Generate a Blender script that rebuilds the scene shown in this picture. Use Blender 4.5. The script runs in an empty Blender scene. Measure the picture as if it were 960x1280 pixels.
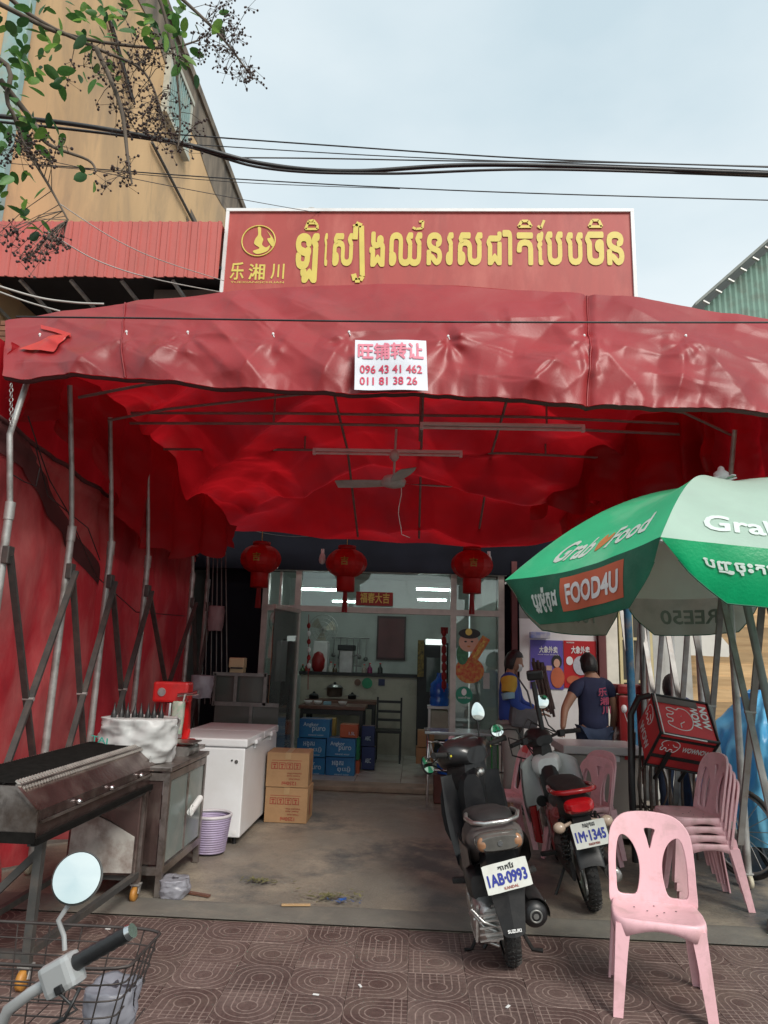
import bpy, bmesh, math, random
from mathutils import Vector, Matrix, noise as mn
random.seed(7)
S = bpy.context.scene
COL = S.collection
PI = math.pi
rad = math.radians
V = Vector
# ------------------------------------------------------------------ camera
F = 887.0; CH = 1.6
CM = Matrix.Rotation(rad(2.8), 3, 'Z') @ Matrix.Rotation(PI/2 + rad(11.7), 3, 'X') @ Matrix.Rotation(rad(1.8), 3, 'Z')
cd = bpy.data.cameras.new('camera'); cam = bpy.data.objects.new('camera', cd); COL.objects.link(cam)
cam.matrix_world = Matrix.Translation((0, 0, CH)) @ CM.to_4x4()
cd.sensor_fit = 'VERTICAL'; cd.sensor_height = 36; cd.lens = 36*F/1280
cd.clip_start = 0.05; cd.clip_end = 3000
S.camera = cam
# ------------------------------------------------------------------ light
S.view_settings.view_transform = 'Standard'; S.view_settings.look = 'None'
S.view_settings.exposure = 0.68; S.view_settings.gamma = 1
SUN_EL, SUN_AZ = rad(42), rad(150)          # behind the camera, to the right
w = bpy.data.worlds.new('World'); S.world = w; w.use_nodes = True
nt = w.node_tree; nt.nodes.clear()
def N(nt, t, **k):
    n = nt.nodes.new(t)
    for a, b in k.items(): setattr(n, a, b)
    return n
out = N(nt, 'ShaderNodeOutputWorld'); bg = N(nt, 'ShaderNodeBackground'); bg.inputs[1].default_value = 0.1
sky = N(nt, 'ShaderNodeTexSky', sky_type='NISHITA'); sky.sun_disc = False
sky.sun_elevation = SUN_EL; sky.sun_rotation = SUN_AZ; sky.air_density = 1.6; sky.dust_density = 3
tc = N(nt, 'ShaderNodeTexCoord')
mp = N(nt, 'ShaderNodeMapping'); mp.inputs['Scale'].default_value = (1.0, 1.0, 2.2)
nz = N(nt, 'ShaderNodeTexNoise'); nz.inputs['Scale'].default_value = 1.7; nz.inputs['Detail'].default_value = 6; nz.inputs['Roughness'].default_value = .48
rp = N(nt, 'ShaderNodeValToRGB'); rp.color_ramp.elements[0].position = .34; rp.color_ramp.elements[1].position = .66
rp.color_ramp.elements[0].color = (4.1, 5.0, 5.4, 1); rp.color_ramp.elements[1].color = (5.9, 6.4, 6.55, 1)
mx = N(nt, 'ShaderNodeMixRGB'); mx.inputs[0].default_value = .88
L = nt.links.new
L(tc.outputs['Generated'], mp.inputs[0]); L(mp.outputs[0], nz.inputs[0]); L(nz.outputs[0], rp.inputs[0])
L(sky.outputs[0], mx.inputs[1]); L(rp.outputs[0], mx.inputs[2]); L(mx.outputs[0], bg.inputs[0]); L(bg.outputs[0], out.inputs[0])
sd = bpy.data.lights.new('sun', 'SUN'); sd.energy = 1.9; sd.angle = rad(22); sd.color = (1, .95, .88)
so = bpy.data.objects.new('sun', sd); COL.objects.link(so)
sdir = V((math.sin(SUN_AZ)*math.cos(SUN_EL), math.cos(SUN_AZ)*math.cos(SUN_EL), math.sin(SUN_EL)))
so.rotation_euler = sdir.to_track_quat('Z', 'Y').to_euler()

# ------------------------------------------------------------------ helpers
def ray(px, py): return CM @ V(((px-480)/F, -(py-640)/F, -1))
def P(px, py, Y=None, X=None, Z=None):
    """a photo position at a known depth (or side, or height) as a point of the place"""
    d = ray(px, py)
    t = Y/d.y if Y is not None else (X/d.x if X is not None else (Z-CH)/d.z)
    return V((0, 0, CH)) + t*d
def lerp(a, b, t): return a + (b-a)*t
def interp(tab, x):
    if x <= tab[0][0]: return tab[0][1]
    for (a, b), (c, d) in zip(tab, tab[1:]):
        if x <= c:
            t = (x-a)/(c-a); return b + (d-b)*t
    return tab[-1][1]
def fbm(p, o=4):
    r = 0; a = .5; p = V(p)
    for i in range(o):
        r += a*mn.noise(p); p = p*2.03 + V((1.7, 9.2, 3.1)); a *= .5
    return r
def ridge(p):
    return 1 - abs(mn.noise(V(p)))*2
_mats = {}
def mat(name, col, rough=.6, metal=0, var=.25, sc=6, col2=None, bump=0, bsc=30, dirt=None, dsc=2.5, damt=.5, transl=0, emis=0, spec=.5, stretch=None, coat=0, dlo=.48, dhi=.66, dirt2=None, d2sc=1.3, d2amt=.6, rnd=0):
    if name in _mats: return _mats[name]
    m = bpy.data.materials.new(name); m.use_nodes = True; t = m.node_tree; b = t.nodes['Principled BSDF']; l = t.links.new
    c = (*col, 1); b.inputs['Roughness'].default_value = rough; b.inputs['Metallic'].default_value = metal
    b.inputs['Specular IOR Level'].default_value = spec; b.inputs['Coat Weight'].default_value = coat
    tcn = N(t, 'ShaderNodeTexCoord'); src = tcn.outputs['Object']
    if stretch:
        mpn = N(t, 'ShaderNodeMapping'); mpn.inputs['Scale'].default_value = stretch; l(src, mpn.inputs[0]); src = mpn.outputs[0]
    n1 = N(t, 'ShaderNodeTexNoise'); n1.inputs['Scale'].default_value = sc; n1.inputs['Detail'].default_value = 5; l(src, n1.inputs[0])
    mr = N(t, 'ShaderNodeMapRange'); mr.inputs[1].default_value = .3; mr.inputs[2].default_value = .7; l(n1.outputs[0], mr.inputs[0])
    m1 = N(t, 'ShaderNodeMixRGB')
    l(mr.outputs[0], m1.inputs[0])
    c2 = col2 if col2 else tuple(x*(1-var) for x in col)
    m1.inputs[1].default_value = c; m1.inputs[2].default_value = (*c2, 1)
    cur = m1.outputs[0]
    if dirt:
        n2 = N(t, 'ShaderNodeTexNoise'); n2.inputs['Scale'].default_value = dsc; n2.inputs['Detail'].default_value = 7; n2.inputs['Roughness'].default_value = .62; l(src, n2.inputs[0])
        r2 = N(t, 'ShaderNodeMapRange'); r2.inputs[1].default_value = dlo; r2.inputs[2].default_value = dhi; r2.inputs[4].default_value = damt; l(n2.outputs[0], r2.inputs[0])
        m2 = N(t, 'ShaderNodeMixRGB'); l(r2.outputs[0], m2.inputs[0]); l(cur, m2.inputs[1]); m2.inputs[2].default_value = (*dirt, 1); cur = m2.outputs[0]
    if dirt2:
        n5 = N(t, 'ShaderNodeTexNoise'); n5.inputs['Scale'].default_value = d2sc; n5.inputs['Detail'].default_value = 8; n5.inputs['Roughness'].default_value = .68; n5.inputs['Distortion'].default_value = .6
        va5 = N(t, 'ShaderNodeVectorMath', operation='ADD'); va5.inputs[1].default_value = (7.3, 2.1, 4.4); l(src, va5.inputs[0]); l(va5.outputs[0], n5.inputs[0])
        r5 = N(t, 'ShaderNodeMapRange'); r5.inputs[1].default_value = .50; r5.inputs[2].default_value = .70; r5.inputs[4].default_value = d2amt; l(n5.outputs[0], r5.inputs[0])
        m5 = N(t, 'ShaderNodeMixRGB'); l(r5.outputs[0], m5.inputs[0]); l(cur, m5.inputs[1]); m5.inputs[2].default_value = (*dirt2, 1); cur = m5.outputs[0]
    if rnd:
        oi = N(t, 'ShaderNodeObjectInfo'); r6 = N(t, 'ShaderNodeMapRange'); r6.inputs[3].default_value = 1-rnd; r6.inputs[4].default_value = 1+rnd*.6; l(oi.outputs['Random'], r6.inputs[0])
        m6 = N(t, 'ShaderNodeMixRGB', blend_type='MULTIPLY'); m6.inputs[0].default_value = 1; l(cur, m6.inputs[1]); l(r6.outputs[0], m6.inputs[2]); cur = m6.outputs[0]
    l(cur, b.inputs['Base Color'])
    if emis:
        b.inputs['Emission Color'].default_value = c; b.inputs['Emission Strength'].default_value = emis
    if bump:
        n3 = N(t, 'ShaderNodeTexNoise'); n3.inputs['Scale'].default_value = bsc; n3.inputs['Detail'].default_value = 4; l(src, n3.inputs[0])
        bp = N(t, 'ShaderNodeBump'); bp.inputs['Strength'].default_value = bump; bp.inputs['Distance'].default_value = .01
        l(n3.outputs[0], bp.inputs['Height']); l(bp.outputs[0], b.inputs['Normal'])
    if transl:
        o = t.nodes['Material Output']; ts = N(t, 'ShaderNodeBsdfTranslucent'); ms = N(t, 'ShaderNodeMixShader'); ms.inputs[0].default_value = transl
        l(cur, ts.inputs[0]); l(b.outputs[0], ms.inputs[1]); l(ts.outputs[0], ms.inputs[2]); l(ms.outputs[0], o.inputs[0])
    _mats[name] = m; return m
def glassmat(name, tint=(.8, .9, .88), refl=.12, rough=.02, dust=.06):
    if name in _mats: return _mats[name]
    m = bpy.data.materials.new(name); m.use_nodes = True; t = m.node_tree; t.nodes.clear(); l = t.links.new
    o = N(t, 'ShaderNodeOutputMaterial'); tr = N(t, 'ShaderNodeBsdfTransparent'); tr.inputs[0].default_value = (*tint, 1)
    gl = N(t, 'ShaderNodeBsdfGlossy'); gl.inputs['Roughness'].default_value = rough
    fr = N(t, 'ShaderNodeFresnel'); ma = N(t, 'ShaderNodeMath', operation='ADD'); ma.inputs[1].default_value = refl
    df = N(t, 'ShaderNodeBsdfDiffuse'); df.inputs[0].default_value = (.5, .52, .5, 1)
    s1 = N(t, 'ShaderNodeMixShader'); s2 = N(t, 'ShaderNodeMixShader'); s2.inputs[0].default_value = dust
    l(fr.outputs[0], ma.inputs[0]); l(ma.outputs[0], s1.inputs[0]); l(tr.outputs[0], s1.inputs[1]); l(gl.outputs[0], s1.inputs[2])
    l(s1.outputs[0], s2.inputs[1]); l(df.outputs[0], s2.inputs[2]); l(s2.outputs[0], o.inputs[0])
    _mats[name] = m; return m

_M = {}
def tag(o, label=None, cat=None, group=None, kind=None):
    if label: o['label'] = label
    if cat: o['category'] = cat
    if group: o['group'] = group
    if kind: o['kind'] = kind
    return o
def thing(name, label, cat, loc=(0, 0, 0), rot=(0, 0, 0), group=None, kind=None):
    o = bpy.data.objects.new(name, None); o.empty_display_size = .1; COL.objects.link(o)
    o.location = loc; o.rotation_euler = rot
    _M[o.name] = o.matrix_basis.copy()
    from mathutils import Euler
    _M[o.name] = Matrix.LocRotScale(V(loc), Euler(rot), V((1, 1, 1)))
    return tag(o, label, cat, group, kind)
class MB:
    """collects shapes; build() links them as ONE mesh object"""
    def __init__(s): s.v = []; s.f = []; s.m = []; s.sm = []
    def add(s, vs, fs, mi=0, smooth=False):
        b = len(s.v); s.v += [V(x) for x in vs]
        for f in fs: s.f.append([b+i for i in f]); s.m.append(mi); s.sm.append(smooth)
        return s
    def box(s, c, size, rot=None, mi=0, bev=0):
        c = V(c); h = V(size)/2
        vs = []
        if bev > 0:
            b = min(bev, min(h)*.9)
            bm = bmesh.new(); bmesh.ops.create_cube(bm, size=1)
            for x in bm.verts: x.co = V((x.co.x*size[0], x.co.y*size[1], x.co.z*size[2]))
            bmesh.ops.bevel(bm, geom=bm.edges[:], offset=b, segments=2, affect='EDGES', profile=.6)
            vs = [x.co.copy() for x in bm.verts]; fs = [[q.index for q in f.verts] for f in bm.faces]
            bm.free()
        else:
            vs = [V((x*h.x, y*h.y, z*h.z)) for x in (-1, 1) for y in (-1, 1) for z in (-1, 1)]
            fs = [[0, 1, 3, 2], [4, 6, 7, 5], [0, 4, 5, 1], [2, 3, 7, 6], [0, 2, 6, 4], [1, 5, 7, 3]]
        if rot is not None:
            R = rot if isinstance(rot, Matrix) else (Matrix.Rotation(rot[2], 3, 'Z') @ Matrix.Rotation(rot[1], 3, 'Y') @ Matrix.Rotation(rot[0], 3, 'X'))
            vs = [R @ x for x in vs]
        return s.add([x+c for x in vs], fs, mi)
    def bar(s, a, b, w=.04, h=None, mi=0, up=None):
        a = V(a); b = V(b); d = (b-a); ln = d.length; d.normalize(); h = h or w
        u = V(up) if up else (V((0, 0, 1)) if abs(d.z) < .95 else V((1, 0, 0)))
        x = d.cross(u).normalized(); z = x.cross(d).normalized()
        vs = []
        for p in (a, b):
            for i, j in ((-1, -1), (1, -1), (1, 1), (-1, 1)): vs.append(p + x*i*w/2 + z*j*h/2)
        return s.add(vs, [[0, 1, 2, 3], [7, 6, 5, 4], [0, 4, 5, 1], [1, 5, 6, 2], [2, 6, 7, 3], [3, 7, 4, 0]], mi)
    def tube(s, pts, r, n=8, mi=0, cap=True, closed=False):
        pts = [V(p) for p in pts]; rs = r if isinstance(r, (list, tuple)) else [r]*len(pts)
        m = len(pts); vs = []; fs = []; px = None
        for i, p in enumerate(pts):
            if closed: d = pts[(i+1) % m]-pts[i-1]
            else: d = pts[min(i+1, m-1)]-pts[max(i-1, 0)]
            if d.length < 1e-9: d = V((0, 0, 1))
            d.normalize()
            if px is None:
                u = V((0, 0, 1)) if abs(d.z) < .9 else V((1, 0, 0)); px = d.cross(u).normalized()
            else:
                px = (px - d*px.dot(d)); px = px.normalized() if px.length > 1e-6 else d.orthogonal().normalized()
            y = d.cross(px)
            for k in range(n):
                a = 2*PI*k/n; vs.append(p + (px*math.cos(a)+y*math.sin(a))*rs[i])
        R = m if closed else m-1
        for i in range(R):
            for k in range(n):
                j = (i+1) % m
                fs.append([i*n+k, i*n+(k+1) % n, j*n+(k+1) % n, j*n+k])
        s.add(vs, fs, mi, True)
        if cap and not closed:
            s.add([vs[k] for k in range(n)], [list(range(n))[::-1]], mi); s.add([vs[(m-1)*n+k] for k in range(n)], [list(range(n))], mi)
        return s
    def lathe(s, prof, c=(0, 0, 0), axis=(0, 0, 1), n=20, mi=0, smooth=True, cap=True):
        c = V(c); a = V(axis).normalized(); x = a.orthogonal().normalized(); y = a.cross(x); vs = []; fs = []
        for r, h in prof:
            for k in range(n):
                t = 2*PI*k/n; vs.append(c + a*h + (x*math.cos(t)+y*math.sin(t))*r)
        for i in range(len(prof)-1):
            for k in range(n): fs.append([i*n+k, i*n+(k+1) % n, (i+1)*n+(k+1) % n, (i+1)*n+k])
        s.add(vs, fs, mi, smooth)
        if cap:
            if prof[0][0] > 1e-5: s.add(vs[:n], [list(range(n))[::-1]], mi)
            if prof[-1][0] > 1e-5: s.add(vs[-n:], [list(range(n))], mi)
        return s
    def ell(s, c, r, n=14, m=9, mi=0, rot=None):
        c = V(c); vs = []; fs = []
        for i in range(m+1):
            th = PI*i/m
            for k in range(n):
                a = 2*PI*k/n
                p = V((r[0]*math.sin(th)*math.cos(a), r[1]*math.sin(th)*math.sin(a), r[2]*math.cos(th)))
                if rot is not None: p = rot @ p
                vs.append(c+p)
        for i in range(m):
            for k in range(n): fs.append([i*n+k, i*n+(k+1) % n, (i+1)*n+(k+1) % n, (i+1)*n+k])
        return s.add(vs, fs, mi, True)
    def grid(s, fn, nu, nv, mi=0, smooth=True, hole=None):
        vs = []; fs = []
        for j in range(nv+1):
            for i in range(nu+1): vs.append(V(fn(i/nu, j/nv)))
        for j in range(nv):
            for i in range(nu):
                if hole and hole((i+.5)/nu, (j+.5)/nv): continue
                a = j*(nu+1)+i; fs.append([a, a+1, a+nu+2, a+nu+1])
        return s.add(vs, fs, mi, smooth)
    def loft(s, secs, n=16, mi=0, cap=True):
        """sections (y, cx, cz, w, h, e) along local y, each a superellipse"""
        vs = []; fs = []
        for (y, cx, cz, w, h, e) in secs:
            for k in range(n):
                a = 2*PI*k/n; ca, sa = math.cos(a), math.sin(a)
                vs.append(V((cx + w/2*abs(ca)**(2/e)*(1 if ca >= 0 else -1), y, cz + h/2*abs(sa)**(2/e)*(1 if sa >= 0 else -1))))
        for i in range(len(secs)-1):
            for k in range(n): fs.append([i*n+k, (i+1)*n+k, (i+1)*n+(k+1) % n, i*n+(k+1) % n])
        s.add(vs, fs, mi, True)
        if cap: s.add(vs[:n], [list(range(n))], mi); s.add(vs[-n:], [list(range(n))[::-1]], mi)
        return s
    def prism(s, poly, fn, t, mi=0):
        """closed 2-D outline given depth: fn(x,y,d) -> point, d in 0..t"""
        n = len(poly)
        vs = [fn(x, y, 0) for x, y in poly]+[fn(x, y, t) for x, y in poly]
        fs = [list(range(n))[::-1], list(range(n, 2*n))]+[[i, (i+1) % n, n+(i+1) % n, n+i] for i in range(n)]
        return s.add(vs, fs, mi)
    def xf(s, fn):
        s.v = [V(fn(p)) for p in s.v]; return s
    def build(s, name, mats, parent=None, world=True, bevel=0):
        if not isinstance(mats, (list, tuple)): mats = [mats]
        vs = s.v; loc = V((0, 0, 0))
        if parent is not None:
            if world:
                inv = (_M[parent.name]).inverted(); vs = [inv @ p for p in vs]
        else:
            lo = [min(p[i] for p in vs) for i in range(3)]; hi = [max(p[i] for p in vs) for i in range(3)]
            loc = V(((lo[0]+hi[0])/2, (lo[1]+hi[1])/2, lo[2])); vs = [p-loc for p in vs]
        me = bpy.data.meshes.new(name); me.from_pydata([tuple(p) for p in vs], [], s.f)
        for m in mats: me.materials.append(m)
        me.polygons.foreach_set('material_index', s.m); me.polygons.foreach_set('use_smooth', s.sm)
        me.validate(); me.update()
        o = bpy.data.objects.new(name, me); COL.objects.link(o); o.location = loc
        if parent is not None: o.parent = parent
        _M[o.name] = (_M[parent.name] if parent is not None else Matrix()) @ Matrix.Translation(loc)
        if bevel:
            b = o.modifiers.new('bevel', 'BEVEL'); b.width = bevel; b.segments = 2; b.limit_method = 'ANGLE'; b.angle_limit = rad(50)
        return o
def kids(o): return [c for c in bpy.data.objects if c.parent == o]
def copy_tree(o, loc=None, rot=None, label=None, group=None, parent=None):
    c = o.copy(); COL.objects.link(c); c.parent = parent
    if loc is not None: c.location = loc
    if rot is not None: c.rotation_euler = rot
    if label: c['label'] = label
    if group: c['group'] = group
    for ch in list(o.children): copy_tree(ch, parent=c)
    if parent is None: _M[c.name] = Matrix.LocRotScale(c.location, c.rotation_euler, V((1, 1, 1)))
    return c
# text and outlines
_txt = {}
def curve_mesh(cu):
    o = bpy.data.objects.new('tmp', cu); COL.objects.link(o)
    dg = bpy.context.evaluated_depsgraph_get(); me = bpy.data.meshes.new_from_object(o.evaluated_get(dg), depsgraph=dg)
    vs = [v.co.copy() for v in me.vertices]; fs = [list(p.vertices) for p in me.polygons]
    bpy.data.objects.remove(o); bpy.data.meshes.remove(me); bpy.data.curves.remove(cu)
    return vs, fs
def tmesh(body, bold=0):
    k = (body, bold)
    if k in _txt: return _txt[k]
    cu = bpy.data.curves.new('t', 'FONT'); cu.body = body; cu.size = 1; cu.offset = bold; cu.resolution_u = 3; cu.fill_mode = 'FRONT'
    vs, fs = curve_mesh(cu)
    if not vs: _txt[k] = ([], [], 1); return _txt[k]
    x0 = min(v.x for v in vs); x1 = max(v.x for v in vs); y0 = min(v.y for v in vs); y1 = max(v.y for v in vs)
    _txt[k] = ([((v.x-x0)/(x1-x0), (v.y-y0)/(y1-y0)) for v in vs], fs, (x1-x0)/(y1-y0)); return _txt[k]
def text(mb, body, org, ux, uy, bold=0, mi=0, fn=None):
    """lettering filling the parallelogram org, org+ux, org+uy (or mapped by fn(u,v)); bold = letter heights"""
    vs, fs, asp = tmesh(body); org = V(org) if fn is None else None
    if bold > .001:
        bu, bv = bold/max(asp, .3), bold; nrm = None
        if fn is None:
            nrm = V(ux).cross(V(uy)); nrm.normalize()
        for k in range(8):
            a = 2*PI*k/8; du, dv = bu*math.cos(a), bv*math.sin(a)
            pts = [((u-.5)*(1-2*bu)+.5+du, (v-.5)*(1-2*bv)+.5+dv) for u, v in vs]
            if fn: mb.add([V(fn(u, v))+V((0, -.00025*k, 0)) for u, v in pts], fs, mi)
            else: mb.add([org+V(ux)*u+V(uy)*v+nrm*(.00025*k) for u, v in pts], fs, mi)
        return mb
    pts = [fn(u, v) for u, v in vs] if fn else [org+V(ux)*u+V(uy)*v for u, v in vs]
    mb.add(pts, fs, mi); return mb
def smooth_poly(pts, k=5):
    out = []; n = len(pts)
    for i in range(n):
        p0, p1, p2, p3 = (V(pts[(i+j-1) % n]) for j in range(4))
        for q in range(k):
            t = q/k
            out.append(.5*((2*p1)+(p2-p0)*t+(2*p0-5*p1+4*p2-p3)*t*t+(3*p1-p0-3*p2+p3)*t**3))
    return out
def shape2d(loops, thick=0, cutx=(), cuty=(), bev=0):
    cu = bpy.data.curves.new('s', 'CURVE'); cu.dimensions = '2D'; cu.fill_mode = 'BOTH'; cu.extrude = thick/2; cu.bevel_depth = bev; cu.bevel_resolution = 1
    for lp in loops:
        sp = cu.splines.new('POLY'); sp.points.add(len(lp)-1); sp.use_cyclic_u = True
        for q, p in zip(sp.points, lp): q.co = (p[0], p[1], 0, 1)
    vs, fs = curve_mesh(cu)
    bm = bmesh.new(); bv = [bm.verts.new(v) for v in vs]
    for f in fs:
        try: bm.faces.new([bv[i] for i in f])
        except ValueError: pass
    bmesh.ops.remove_doubles(bm, verts=bm.verts, dist=1e-5)
    for x in cutx: bmesh.ops.bisect_plane(bm, geom=bm.verts[:]+bm.edges[:]+bm.faces[:], plane_co=(x, 0, 0), plane_no=(1, 0, 0))
    for y in cuty: bmesh.ops.bisect_plane(bm, geom=bm.verts[:]+bm.edges[:]+bm.faces[:], plane_co=(0, y, 0), plane_no=(0, 1, 0))
    bm.verts.index_update(); vs = [v.co.copy() for v in bm.verts]; fs = [[q.index for q in f.verts] for f in bm.faces]; bm.free()
    return vs, fs
def skin_mesh(nodes, edges, sub=2):
    """nodes [(x,y,z,r)] grown into one continuous surface"""
    me = bpy.data.meshes.new('sk'); me.from_pydata([n[:3] for n in nodes], edges, []); o = bpy.data.objects.new('tmp', me); COL.objects.link(o)
    sk = o.modifiers.new('s', 'SKIN'); sk.use_smooth_shade = True
    for i, n in enumerate(nodes):
        d = me.skin_vertices[0].data[i]; d.radius = (n[3], n[4] if len(n) > 4 else n[3]); d.use_root = (i == 0)
    m = o.modifiers.new('u', 'SUBSURF'); m.levels = m.render_levels = sub
    dg = bpy.context.evaluated_depsgraph_get(); r = bpy.data.meshes.new_from_object(o.evaluated_get(dg), depsgraph=dg)
    vs = [v.co.copy() for v in r.vertices]; fs = [list(p.vertices) for p in r.polygons]
    bpy.data.objects.remove(o); bpy.data.meshes.remove(me); bpy.data.meshes.remove(r)
    return vs, fs
def pbox(mb, x0, y0, x1, y1, Y, depth, mi=0, bev=0):
    """box whose front face at depth Y spans the photo rectangle"""
    a = P(x0, y1, Y=Y); b = P(x1, y0, Y=Y); c = P((x0+x1)/2, (y0+y1)/2, Y=Y)
    wd = abs(P(x1, (y0+y1)/2, Y=Y).x-P(x0, (y0+y1)/2, Y=Y).x); h = abs(P((x0+x1)/2, y0, Y=Y).z-P((x0+x1)/2, y1, Y=Y).z)
    return mb.box((c.x, Y+depth/2, c.z), (wd, depth, h), mi=mi, bev=bev)

# ------------------------------------------------------------------ materials
m_tarp = mat('tarp_vinyl', (.33, .022, .026), .42, var=.2, sc=1.2, bump=.09, bsc=70, dirt=(.33, .055, .052), dsc=1.6, damt=.45, transl=.08, spec=.5, dirt2=(.20, .03, .03), d2sc=2.4, d2amt=.5)
m_roof = mat('tarp_roof', (.50, .010, .016), .30, var=.45, sc=1.5, bump=.2, bsc=40, transl=.58, spec=.25, dirt=(.26, .02, .03), dsc=.9, damt=.6)
m_side = mat('tarp_side', (.58, .035, .050), .55, var=.35, sc=1.1, bump=.3, bsc=50, dirt=(.66, .26, .24), dsc=1.5, damt=.6, transl=.30, dlo=.44, dhi=.66, dirt2=(.16, .02, .03), d2sc=1.0, d2amt=.45, stretch=(1, 1, .45))
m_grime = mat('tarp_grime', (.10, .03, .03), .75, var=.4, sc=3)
m_galv = mat('galvanised_steel', (.52, .52, .50), .45, .45, var=.3, sc=12, bump=.1, bsc=60, dirt=(.16, .14, .12), dsc=7, damt=.6)
m_dsteel = mat('dark_steel', (.11, .11, .105), .5, .55, var=.3, sc=14, dirt=(.2, .16, .13), dsc=8, damt=.4)
m_stain = mat('stainless_dull', (.46, .41, .38), .30, .85, var=.4, sc=5, bump=.12, bsc=40, dirt=(.12, .08, .06), dsc=4, damt=.8, dirt2=(.05, .035, .03), d2sc=6, d2amt=.7)
m_stainb = mat('stainless_brown', (.19, .125, .115), .26, .75, var=.4, sc=4, bump=.1, bsc=40, dirt=(.36, .31, .27), dsc=5, damt=.5, dirt2=(.04, .025, .02), d2sc=5, d2amt=.7)
m_black = mat('black_plastic', (.016, .016, .017), .42, var=.3, sc=15, bump=.05, bsc=120, dirt=(.07, .065, .06), dsc=5, damt=.35)
m_gloss = mat('black_paint', (.010, .010, .012), .32, var=.2, sc=6, coat=.25, dirt=(.05, .048, .045), dsc=4, damt=.3)
m_rubber = mat('rubber', (.018, .018, .018), .8, var=.3, sc=20, bump=.5, bsc=90, dirt=(.09, .08, .07), dsc=6, damt=.5)
m_gold = mat('gold_print', (.70, .56, .12), .5, var=.1, sc=5)
m_white = mat('white_plastic', (.80, .80, .79), .4, var=.06, sc=3, dirt=(.5, .48, .44), dsc=3, damt=.25)
m_mirror = mat('mirror_glass', (.86, .93, .90), .04, 1, var=.02, sc=3)
m_chrome = mat('chrome', (.7, .7, .7), .15, 1, var=.1, sc=8)
m_alu = mat('cast_aluminium', (.62, .61, .59), .34, .9, var=.3, sc=16, bump=.2, bsc=60, dirt=(.16, .14, .12), dsc=9, damt=.6)

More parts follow.
